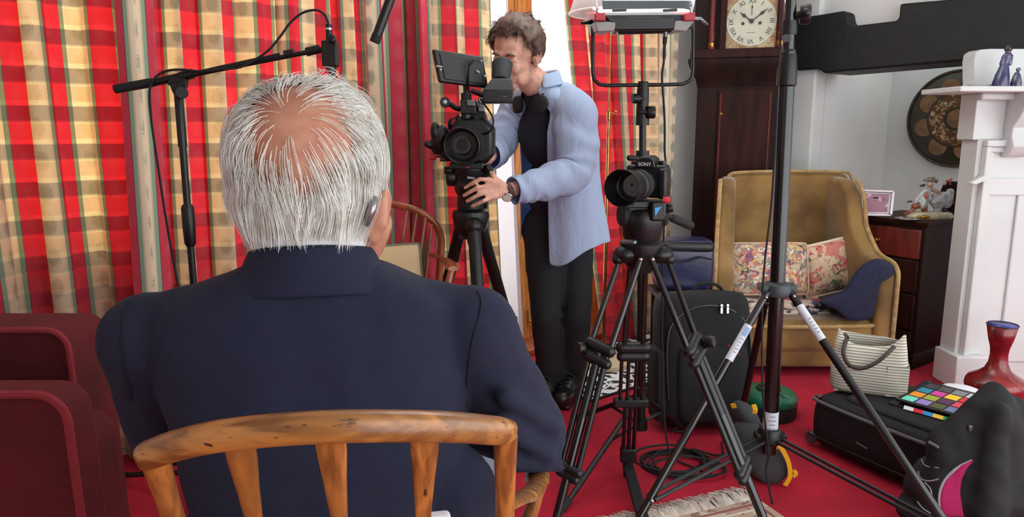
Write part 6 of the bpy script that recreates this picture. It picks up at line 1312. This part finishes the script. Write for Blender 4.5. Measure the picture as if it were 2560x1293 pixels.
# ================================================================== things on the floor
FAB = M('black_bag_nylon', (15, 15, 17), .8, bump=(350, .4, .002), vary=(5, .2)); FAB2 = M('black_bag_panel', (21, 22, 25), .85, bump=(420, .4, .002)); ZIP = M('grey_zip_tape', (92, 94, 98), .5); PIPE = M('grey_reflective_piping', (150, 148, 152), .5)
def sbox(m, c, R, hx, hy, hz, r, n=5):
    """rounded cushiony box"""
    c = V(c); rg = []
    for z_, k in [(-1, .80), (-.93, .93), (-.78, 1.0), (0, 1.02), (.78, 1.0), (.93, .93), (1, .80)]:
        rg.append([c + R @ V((hx * k * math.copysign(abs(math.cos(a)) ** (2 / n), math.cos(a)), hy * k * math.copysign(abs(math.sin(a)) ** (2 / n), math.sin(a)), z_ * hz)) for a in [2 * math.pi * j / 40 for j in range(40)]])
    return m.rings(rg)
# ---- black rucksack standing in the middle
b0 = G(1768, 1092); kc = V((b0.x + .0, b0.y + .16, .28)); kR = Matrix.Rotation(.10, 3, 'Z') @ Matrix.Rotation(-.12, 3, 'X')
t = thing('rucksack', 'big black rucksack with two silver zip pulls, standing before the gold armchair', 'backpack', (kc.x, kc.y, 0))
b = MB(); sbox(b, kc, kR, .185, .105, .275, .05); b.build('main_body', FAB, t, smooth='all', disp=[(.12, .012, 1)], sub=1)
b = MB(); sbox(b, kc + kR @ V((.015, -.085, -.09)), kR, .145, .045, .155, .03); b.build('front_pocket', FAB2, t, smooth='all', sub=1)
b = MB(); sbox(b, kc + kR @ V((-.18, -.01, -.10)), kR, .03, .075, .15, .03); b.build('side_pocket', FAB2, t, smooth='all', sub=1)
kp = lambda x_, y_, z_: kc + kR @ V((x_, y_, z_))
b = MB(); b.tube(spline([kp(-.165, -.095, -.15), kp(-.165, -.10, .12), kp(-.10, -.10, .20), kp(.0, -.105, .225), kp(.10, -.10, .20), kp(.165, -.098, .12), kp(.165, -.095, -.15)], 6), .005, 6); b.build('zip', MATTE, t)
for x_ in (.045, .07):
    b = MB(); b.box(kp(x_, -.113, .205), (.010, .006, .026), kR); b.lathe([(.002, -.002), (.006, -.002), (.006, .002), (.002, .002)], kp(x_, -.115, .225), kR @ V((0, 1, 0)), 10); b.build('zip_pull', CHROME, t, bevel=.001)
b = MB(); b.tube(spline([kp(-.02, .02, .262), kp(-.005, .02, .292), kp(.04, .02, .302), kp(.09, .02, .285), kp(.115, .02, .245)], 6), .007, 8); b.build('grab_handle', FAB, t)
b = MB(); pts = [kp(.062 + .004 * i, -.135, .070 - .0035 * i + .003 * math.sin(i * 2.4)) for i in range(13)]; b.tube(spline(pts, 3), .0028, 6); b.build('red_script', M('red_embroidery', (140, 24, 52), .7), t)
b = MB()
for z_ in (.02, -.10): b.tube([kp(-.205, -.04, z_), kp(-.206, -.05, z_ - .03)], .004, 6)
b.build('buckle', CHROME, t)
b = MB(); b.tube(spline([kp(-.12, -.1, -.255), kp(-.16, -.14, -.262), kp(-.14, -.16, -.262), kp(-.10, -.13, -.265)], 5), .004, 6); b.build('strap_end', FAB, t)
# ---- coiled cable
cc = G(1692, 1168); t = thing('coiled_cable', 'loosely coiled thin black cable lying on the red carpet before the rucksack', 'cable', cc)
rnd = random.Random(4); pts = []
loops = [(0, -.01, .135, .120), (.01, .02, .125, .10), (-.02, .05, .115, .085), (.03, -.04, .14, .10), (.0, .03, .10, .08), (.05, -.07, .115, .085), (-.03, .01, .13, .11)]
for k_, (ox, oy, a_, b_) in enumerate(loops):
    for j in range(12):
        an = 2 * math.pi * j / 12 + .2 * k_; f_ = j / 12; nx = loops[min(k_ + 1, len(loops) - 1)]
        pts.append(cc + V((ox + (nx[0] - ox) * f_ + (a_ + (nx[2] - a_) * f_) * math.cos(an), oy + (nx[1] - oy) * f_ + (b_ + (nx[3] - b_) * f_) * math.sin(an), .005 + .004 * k_ + .004 * math.sin(an * 2 + k_))))
pts += [cc + V((.18, .08, .006)), cc + V((.22, .2, .006))]
b = MB(); b.tube(spline(pts, 4), .0042, 8); b.build('coil', RUBBER, t)
# ---- green round reel case
gc = G(1938, 1058); gc.y += .10; gc.z = 0
t = thing('cable_reel', 'round green plastic case with black base, behind the tall light stand', 'case', gc)
GRN = M('green_plastic', (16, 104, 72), .4, coat=.2)
b = MB(); b.lathe([(0, 0), (.115, 0), (.12, .01), (.12, .055), (.112, .06), (0, .06)], gc, n=40); b.build('base', RUBBER, t)
b = MB(); b.lathe([(.112, .058), (.122, .062), (.120, .085), (.105, .105), (.07, .112), (.03, .112), (0, .110)], gc, n=40); lid = b.build('lid', GRN, t, smooth='all')
b = MB(); b.lathe([(.035, .112), (.052, .112), (.050, .119), (.037, .119)], gc, n=32); b.build('hub_ring', RUBBER, lid)
for a_ in (-1.9, -1.55, -1.2):
    b = MB(); b.cap(gc + V((.07 * math.cos(a_), .07 * math.sin(a_), .113)), .005, gc + V((.10 * math.cos(a_), .10 * math.sin(a_), .108)), .004, 8); b.build('rib', GRN, lid)
# ---- black and yellow sandbag
s0 = G(1925, 1222); t = thing('sandbag', 'dark grey weight bag with yellow straps, slumped at the foot of the tall light stand', 'weight bag', (s0.x - .02, s0.y + .10, 0))
SBG = M('grey_canvas', (58, 59, 64), .85, bump=(260, .4)); YEL = M('yellow_webbing', (238, 178, 20), .7, bump=(400, .3))
TB = lambda x_, y_, dy=0: W(x_, y_, s0.y + dy)
prof = [(1868, 1188), (1900, 1216), (1940, 1222), (1966, 1200), (1984, 1180), (1976, 1150), (1955, 1110), (1938, 1090), (1890, 1080), (1850, 1090), (1845, 1140)]
b = MB(); pc = [TB(x_, y_, .04) for x_, y_ in prof]; ctr = sum(pc, V((0, 0, 0))) / len(pc)
b.rings([[ctr + (p - ctr) * k_ + V((0, dy, .004)) for p in pc] for k_, dy in ((.55, -.035), (.9, -.02), (1.0, .03), (.98, .12), (.75, .17))]); b.build('bag', SBG, t, smooth='all', sub=2)
b = MB(); pc = [TB(x_, y_, .17) for x_, y_ in ((1834, 1020), (1850, 1012), (1890, 1018), (1905, 1060), (1912, 1100), (1880, 1120), (1845, 1100))]; ctr = sum(pc, V((0, 0, 0))) / len(pc)
b.rings([[ctr + (p - ctr) * k_ + V((0, dy, 0)) for p in pc] for k_, dy in ((.6, -.05), (1, -.01), (1, .06), (.7, .10))]); b.build('bag', SBG, t, smooth='all', sub=2)
def strap(pts, w_, nm='strap', mat=YEL):
    b = MB(); sp_ = spline(pts, 5); rg = []
    for i, p in enumerate(sp_):
        d_ = (sp_[min(i + 1, len(sp_) - 1)] - sp_[max(i - 1, 0)]).normalized(); x_ = d_.cross(V((0, -1, .1))).normalized() * w_; n_ = V((0, -.003, 0))
        rg.append([p - x_ + n_, p + x_ + n_, p + x_ - n_, p - x_ - n_])
    b.rings(rg); return b.build(nm, mat, t)
strap([TB(1943, 1108, -.012), TB(1958, 1128, -.010), TB(1972, 1160, -.006), TB(1974, 1192, -.004), TB(1962, 1214, 0)], .0075)
strap([TB(1930, 1098, -.03), TB(1936, 1124, -.032)], .011); strap([TB(1985, 1176, .01), TB(1990, 1184, .008), TB(1982, 1192, .01)], .006)
strap([TB(1884, 1012, .10), TB(1888, 1024, .09), TB(1886, 1034, .09)], .008); strap([TB(1828, 1016, .12), TB(1840, 1014, .11)], .008)
# ---- suitcase
d_ = V((.46, -.888, 0)).normalized(); e_ = V((.888, .46, 0)).normalized(); sA = G(2014, 1112) ; sA.z = 0
LN, WD, HT_ = .52, .46, .205; sR = Matrix((d_, e_, V((0, 0, 1)))).transposed(); sc0 = sA + d_ * LN / 2 + e_ * WD / 2 + V((0, 0, HT_ / 2 + .008))
t = thing('suitcase', 'black soft suitcase lying flat, carrying the striped tote and colour chart', 'suitcase', (sc0.x, sc0.y, 0))
b = MB(); sbox(b, sc0, sR, LN / 2, WD / 2, HT_ / 2, .05, n=9); b.build('shell', FAB, t, smooth='all', disp=[(.15, .006, 1)], sub=1)
sp = lambda x_, y_, z_: sc0 + sR @ V((x_ * LN / 2, y_ * WD / 2, z_ * HT_ / 2))
b = MB(); sbox(b, sp(.10, -.05, .98), sR, LN * .36, WD * .36, .012, .02, n=8); b.build('top_pocket', FAB2, t, smooth='all', sub=1)
b = MB(); b.tube(spline([sp(-.97, -.9, .80), sp(-.90, -1.0, .82), sp(-.4, -1.035, .80), sp(.4, -1.035, .80), sp(.93, -1.0, .80), sp(1.0, -.9, .8)], 6), .0065, 8); b.build('zip_piping', ZIP, t)
b = MB(); b.tube(spline([sp(-1.0, -.95, -.55), sp(-.9, -1.03, -.55), sp(.9, -1.03, -.55), sp(1.0, -.95, -.55)], 6), .004, 8); b.build('lower_piping', MATTE, t)
for x_, z_ in ((-.97, -.45), (.97, -.45)):
    b = MB(); w_ = sp(x_ * .93, -.9, z_); b.lathe([(0, -.012), (.020, -.012), (.024, -.006), (.024, .006), (.020, .012), (0, .012)], w_ + d_ * (.012 if x_ > 0 else -.012) - e_ * .012 - V((0, 0, .03)), e_, 18); b.build('wheel', M('clear_grey_wheel', (70, 70, 72), .2, coat=.5), t)
b = MB(); b.tube(spline([sp(-1.0, -.3, .2), sp(-1.07, -.2, .25), sp(-1.07, .2, .25), sp(-1.0, .3, .2)], 5), .009, 8); b.build('handle', RUBBER, t)
b = MB(); b.box(sp(-.90, -.90, .90), (.02, .02, .008), sR); b.build('zip_pull', STEEL, t, bevel=.002)
topz = sc0.z + HT_ / 2
b = MB(); b.tube([sp(-.15, -1.04, -.1), sp(.02, -1.04, -.16)], .0028, 6); b.build('maker_plate', ZIP, t)
# ---- striped tote
TOTE, nt, bs = newmat('striped_tote_canvas'); L = nt.links; tc = nd(nt, 'ShaderNodeTexCoord'); spx = nd(nt, 'ShaderNodeSeparateXYZ'); L.new(tc.outputs['Object'], spx.inputs[0])
mu = nd(nt, 'ShaderNodeMath', operation='MULTIPLY'); mu.inputs[1].default_value = 1 / .0105; L.new(spx.outputs[2], mu.inputs[0]); fr = nd(nt, 'ShaderNodeMath', operation='FRACT'); L.new(mu.outputs[0], fr.inputs[0])
rp = nd(nt, 'ShaderNodeValToRGB'); rp.color_ramp.interpolation = 'CONSTANT'; rp.color_ramp.elements[0].color = lin((214, 210, 196)); rp.color_ramp.elements[1].position = .66; rp.color_ramp.elements[1].color = lin((138, 132, 116)); L.new(fr.outputs[0], rp.inputs[0]); L.new(rp.outputs[0], bs.inputs['Base Color']); bs.inputs['Roughness'].default_value = .9
tb = G(2182, 988, topz + .006); tb.y += .05; tR = Matrix.Rotation(-.42, 3, 'Z')
t = thing('tote_bag', 'cream striped tote bag with dark handle, standing on the black suitcase', 'bag', tb)
tp = lambda x_, y_, z_: tb + tR @ V((x_, y_, z_))
b = MB(); rg = []
for z_, a_, c_, sl in ((.004, .118, .062, 0), (.02, .128, .07, 0), (.10, .130, .068, .0), (.17, .122, .055, .006), (.215, .112, .042, .01)):
    rg.append([tp(a_ * math.copysign(abs(math.cos(q)) ** .45, math.cos(q)), c_ * math.copysign(abs(math.sin(q)) ** .45, math.sin(q)), z_ + (.018 * math.cos(2 * q + .4) - .010 * math.sin(q * 3) if z_ > .2 else 0)) for q in [2 * math.pi * j / 40 for j in range(40)]])
b.rings(rg, True, False); o = b.build('canvas', TOTE, t, solid=.004, smooth='all')
b = MB(); b.prism([tp(-.115, -.058, .004), tp(.115, -.058, .004), tp(.115, .058, .004), tp(-.115, .058, .004)], (0, 0, .006)); b.build('bottom', TOTE, t)
b = MB(); b.rings([[tp(x_ + (.118 if 0 else .0), y_, z_) for x_, y_ in ((.060, -.0705), (.132, -.060), (.134, .0), (.132, .05), (.128, .05), (.128, .0), (.127, -.056), (.060, -.066))] for z_ in (.01, .125)]); b.build('side_pocket', TOTE, t)
HND = M('dark_brown_leather', (62, 48, 46), .5)
b = MB(); b.tube(spline([tp(-.085, -.045, .205), tp(-.092, -.078, .160), tp(-.07, -.098, .122), tp(-.03, -.102, .115), tp(.015, -.098, .14), tp(.05, -.085, .175), tp(.075, -.058, .200)], 6), .0075, 10); b.build('handle', HND, t)
b = MB(); b.tube(spline([tp(-.078, .035, .19), tp(-.09, -.0, .21), tp(-.080, -.02, .17), tp(-.065, -.012, .13)], 6), .006, 10); b.build('handle', HND, t)
# ---- colour chart (open leaf with rows of patches) and its paper
cz = topz + .035
A_, B_, C_ = G(2275, 997, cz), G(2383, 1026, cz), G(2304, 974.5, cz); u1 = (B_ - A_) / 3; v1 = (C_ - A_) / 2
cu = u1.normalized(); v1 = v1 - cu * v1.dot(cu); 
t = thing('colour_chart', 'black folding colour chart with rows of bright patches on the suitcase', 'colour chart', A_ + u1 * 1.5 + v1 * 1.2)
cp = lambda i, j, dz=0.0: A_ + u1 * i + v1 * j + V((0, 0, dz))
b = MB(); b.prism([cp(-1.15, -.75, -.03), cp(4.2, -.75, -.03), cp(4.2, 4.1, -.018), cp(-1.15, 4.1, -.018)], (0, 0, .012)); b.build('lower_leaf', MATTE, t, bevel=.003)
b = MB(); b.prism([cp(-.72, -.62), cp(4.05, -.62), cp(4.05, 3.85), cp(-.72, 3.85)], (0, 0, -.008)); up_ = b.build('upper_leaf', MATTE, t, bevel=.002)
cols = {(0, 0): (120, 226, 200), (1, 0): (152, 132, 200), (2, 0): (84, 92, 44), (3, 0): (112, 126, 166), (0, 1): (244, 152, 46), (1, 1): (164, 176, 58), (2, 1): (86, 44, 82), (3, 1): (228, 70, 96), (0, 2): (40, 142, 170), (1, 2): (214, 66, 156), (2, 2): (252, 206, 50), (3, 2): (222, 38, 58), (0, 3): (58, 58, 62), (1, 3): (80, 78, 84), (2, 3): (136, 136, 138), (3, 3): (200, 200, 202)}
for (i, j), c_ in cols.items():
    b = MB(); b.prism([cp(i - .43, j - .42, .0003), cp(i + .43, j - .42, .0003), cp(i + .43, j + .42, .0003), cp(i - .43, j + .42, .0003)], (0, 0, .001)); b.build('patch', M('chart_%d_%d' % (i, j), c_, .6), up_)
for i, c_ in enumerate(((236, 236, 240), (214, 40, 70), (60, 150, 216), (246, 206, 70), (40, 160, 84))):
    f0, f1 = -.35 + i * .68, -.35 + (i + 1) * .68; b = MB(); b.prism([cp(f0 + .45, -.98, -.022), cp(f1 + .45, -.98, -.022), cp(f1 + .35, -.66, -.016), cp(f0 + .35, -.66, -.016)], (0, 0, .002)); b.build('edge_patch', M('edge_%d' % i, c_, .6), t)
for i, j in ((-.62, 3.7), (-.62, -.5)):
    b = MB(); b.lathe([(0, 0), (.006, 0), (.006, .003), (0, .003)], cp(i, j, .0), n=10); b.build('corner_stud', STEEL, up_)
pz = cp(1.2, 4.25, -.022); b = MB(); b.grid(lambda u, v: cp(.2 + 3.0 * u, 3.7 + .9 * v, -.008 + .012 * v * math.sin(math.pi * u)), 10, 4); tag(b.build('paper_sheet', PAPER, solid=.0012), 'white sheet of paper sticking out behind the colour chart', 'paper')
# ---- bag with pink panel, front right
k0 = V((W(2470, 1150, 2.04).x, 2.04, 0))
t = thing('sports_bag', 'slumped black rucksack with bright pink panel and grey piping', 'backpack', k0)
PK = M('magenta_mesh', (178, 22, 92), .8, bump=(500, .5)); DKN = M('blue_black_nylon', (17, 17, 23), .8, bump=(300, .4, .002), vary=(5, .25))
Q = lambda x_, y_, dy=0: W(x_, y_, 1.99 + dy)
b = MB()
b.cap(Q(2480, 1030, .06), .068, Q(2480, 1290, .05), .15); b.cap(Q(2520, 1040, .10), .075, Q(2560, 1290, .06), .16); b.cap(Q(2398, 1092, .04), .055, Q(2410, 1330, .0), .14)
b.cap(Q(2575, 1090, .14), .08, Q(2600, 1300, .1), .17); b.cap(Q(2352, 1130, .03), .045, Q(2360, 1300, .0), .085); b.cap(Q(2360, 1110, .04), .045, Q(2460, 1030, .06), .055)
b.cap(Q(2446, 1020, .05), .035, Q(2482, 985, .08), .04); b.cap(Q(2482, 985, .08), .04, Q(2525, 1030, .07), .04); b.cap(Q(2500, 1030, -.01), .03, Q(2470, 1290, -.10), .05)
b.ell((k0.x, k0.y, .12), (.24, .15, .115)); b.ell((k0.x - .02, k0.y - .02, .06), (.25, .15, .055))
bag = b.build('body', DKN, t, remesh=.008, smo=16, disp=[(.09, .022, 1)])
def on(px, py, off=.002):
    r = surf(bag, px, py); return r[0] + r[1] * off
lft = [(2430, 1152), (2396, 1168), (2368, 1192), (2352, 1220), (2348, 1255), (2356, 1292)]; rgt = [(2432, 1153), (2416, 1172), (2404, 1200), (2400, 1230), (2404, 1260), (2410, 1292)]
def lerp(l, v): x_ = v * (len(l) - 1); i = min(int(x_), len(l) - 2); f_ = x_ - i; return l[i][0] * (1 - f_) + l[i + 1][0] * f_, l[i][1] * (1 - f_) + l[i + 1][1] * f_
def pinkp(u, v):
    a_, c_ = lerp(lft, v), lerp(rgt, v); return on(a_[0] + (c_[0] - a_[0]) * u, a_[1] + (c_[1] - a_[1]) * u, .003 + .004 * math.sin(math.pi * u))
b = MB(); b.grid(pinkp, 8, 16); b.build('pink_panel', PK, t, solid=.003, smooth='all')
b = MB(); b.tube(spline([on(*q) for q in lft], 6), .0042, 8); b.build('piping', PIPE, t)
for pts in ([(2304, 1150), (2316, 1166), (2346, 1170)], [(2296, 1180), (2302, 1196), (2322, 1203), (2346, 1198)], [(2312, 1206), (2326, 1222), (2330, 1238)], [(2294, 1254), (2306, 1270), (2326, 1284)]):
    b = MB(); q_ = [surf(bag, *p) for p in pts]; q_ = [a_[0] + a_[1] * .001 for a_ in q_ if a_]
    if len(q_) > 1: b.tube(spline(q_, 5), .0022, 6); b.build('seam_piping', PIPE, t)
b = MB(); b.cap(on(2326, 1108), .006, on(2344, 1118), .005); b.build('tag_loop', ZIP, t); b = MB(); b.box(on(2424, 1072, .004), (.014, .008, .020)); b.build('buckle', STEEL, t, bevel=.003)
# ---- red vase
vb = V((W(2496, 900, 2.92).x, 2.92, 0)); t = thing('vase', 'red flared vase with blue interior standing beside the white mantelpiece', 'vase', vb)
VR = M('red_crackle_glaze', (150, 24, 28), .28, vary=(16, .4), coat=.4, rgb2=(96, 14, 22), bump=(60, .15)); VB_ = M('blue_glaze', (54, 62, 150), .25, coat=.4)
zt1 = W(2500, 812, 2.92).z; b = MB()
pv = [(0, 0), (.055, 0), (.062, .01), (.075, .03), (.105, .09), (.115, .13), (.112, .15), (.104, .165), (.070, .185), (.048, .205), (.036, .235), (.033, .27), (.036, .30), (.046, .335), (.058, zt1)]
b.lathe(pv + [(.055, zt1 + .001), (.050, zt1 - .012)], vb, n=48); b.build('body', VR, t, smooth='all')
b = MB(); b.lathe([(.056, zt1 + .0012), (.0495, zt1 - .014), (.040, zt1 - .04), (.030, zt1 - .09), (0, zt1 - .1)], vb, n=48); b.build('interior', VB_, t, smooth='all')
b = MB(); b.lathe([(.0575, zt1 - .004), (.0600, zt1 - .001), (.0580, zt1 + .003), (.0545, zt1 + .002)], vb, n=48); b.build('lip', M('dark_blue_rim', (40, 34, 66), .3), t)
# ---- dark chair with navy seat cushion, papers
ny = 3.30; nx0, nx1 = W(1650, 720, ny).x, W(1772, 720, ny).x; nz = W(1700, 752, ny - .22).z
t = thing('side_table', 'low dark wooden table behind the rucksack, carrying papers and navy bag', 'table', ((nx0 + nx1) / 2, ny - .05, 0))
b = MB(); b.prism([V((nx0 - .03, ny - .24, nz - .03)), V((nx1 + .0, ny - .24, nz - .03)), V((nx1 + .0, ny + .16, nz - .03)), V((nx0 - .03, ny + .16, nz - .03))], (0, 0, .024)); b.build('top', MAHOG2, t, bevel=.005)
for x_, y_ in ((nx0, ny - .2), (nx1 - .03, ny - .2), (nx0, ny + .12), (nx1 - .03, ny + .12)):
    b = MB(); b.tube([(x_, y_, nz - .03), (x_, y_, 0)], [.018, .012], 12); b.build('leg', MAHOG2, t)
b = MB(); b.grid(lambda u, v: V((nx0 - .02 + (nx1 - nx0 - .01) * u * (1 - .1 * (1 - v)), ny - .235 + .17 * v, nz - .004 + .004 * math.sin(5 * u))), 10, 6); tag(b.build('papers', PAPER, solid=.004), 'white papers on the low dark table behind the stills camera tripod', 'paper')
t = thing('navy_bag', 'glossy navy bag with black flap on the low table, beside the gold armchair', 'bag', ((nx0 + nx1) / 2, ny + .05, nz))
NVL = M('navy_leather', (34, 36, 72), .32, coat=.3, bump=(40, .25, .004)); zt2 = W(1700, 597, ny).z
b = MB(); sbox(b, V(((nx0 + nx1) / 2 - .0, ny + .06, (nz + zt2) / 2 - .004)), Matrix.Identity(3), (nx1 - nx0) / 2 + .02, .085, (zt2 - nz) / 2, .04, n=6); b.build('body', NVL, t, smooth='all', sub=1)
b = MB(); sbox(b, V(((nx0 + nx1) / 2 - .0, ny + .045, zt2 - .035)), Matrix.Rotation(.02, 3, 'Y'), (nx1 - nx0) / 2 + .014, .09, .022, .02, n=6); b.build('flap', MATTE, t, smooth='all', sub=1)
b = MB(); b.tube(spline([V((nx0 + .02, ny - .03, nz + .16)), V((nx0 + .09, ny - .045, nz + .14)), V((nx1 - .06, ny - .045, nz + .16)), V((nx1 - .0, ny - .03, nz + .15))], 6), .004, 8); b.build('seam', MATTE, t)
# ---- fringed rug, front
e0, e1, e2 = G(1660, 1306), G(1893, 1252), G(2030, 1322); du = (e1 - e0); ru = du.normalized(); rv = V((-ru.y, ru.x, 0)); rv = rv if rv.dot(e2 - e1) > 0 else -rv
t = thing('fringed_rug', 'pale patterned rug with white fringe on the red carpet, at the bottom edge', 'rug', e1)
RUGM = floral('faded_rug', (186, 160, 140), [((150, 110, 100), .56, 1.0), ((206, 196, 178), .56, 1.4), ((120, 84, 84), .64, 1.6)], 16, 1, 5)
rw = .95; b = MB(); p0 = e1 - ru * rw; q = [e1, p0, p0 + rv * .75, e1 + rv * .75]; b.prism([p + V((0, 0, .001)) for p in q], (0, 0, .008)); b.build('pile', RUGM, t, bevel=.002)
for off_, c_ in ((.03, (150, 92, 84)), (.055, (206, 196, 176))):
    b = MB(); b.tube([e1 + rv * off_ - ru * .03 + V((0, 0, .009)), p0 + rv * off_ + ru * .03 + V((0, 0, .009))], .006, 6, flat=.3); b.tube([e1 + rv * off_ - ru * off_ + V((0, 0, .009)), e1 + rv * .72 - ru * off_ + V((0, 0, .009))], .006, 6, flat=.3); b.build('border_stripe', M('rug_border_%d' % c_[0], c_, .95), t)
FR = M('cream_fringe', (236, 226, 214), .95, vary=(30, .2)); rnd = random.Random(11); b = MB()
for k_ in range(700):
    s_ = rnd.uniform(0, rw); cl = mnoise.noise(V((s_ * 28, 0, 0))); p = e1 - ru * s_ + V((0, 0, .006)); l_ = rnd.uniform(.06, .105); a = .5 * cl + rnd.uniform(-.18, .18); dd = (-rv * math.cos(a) + ru * math.sin(a))
    b.tube([p, p + dd * l_ * .5 + V((0, 0, .008 + rnd.uniform(0, .008))), p + dd * l_ + ru * rnd.uniform(-.01, .01) + V((0, 0, -.003))], [.0026, .0022, .0012], 4)
tag(b.build('fringe', FR, t), kind='stuff')
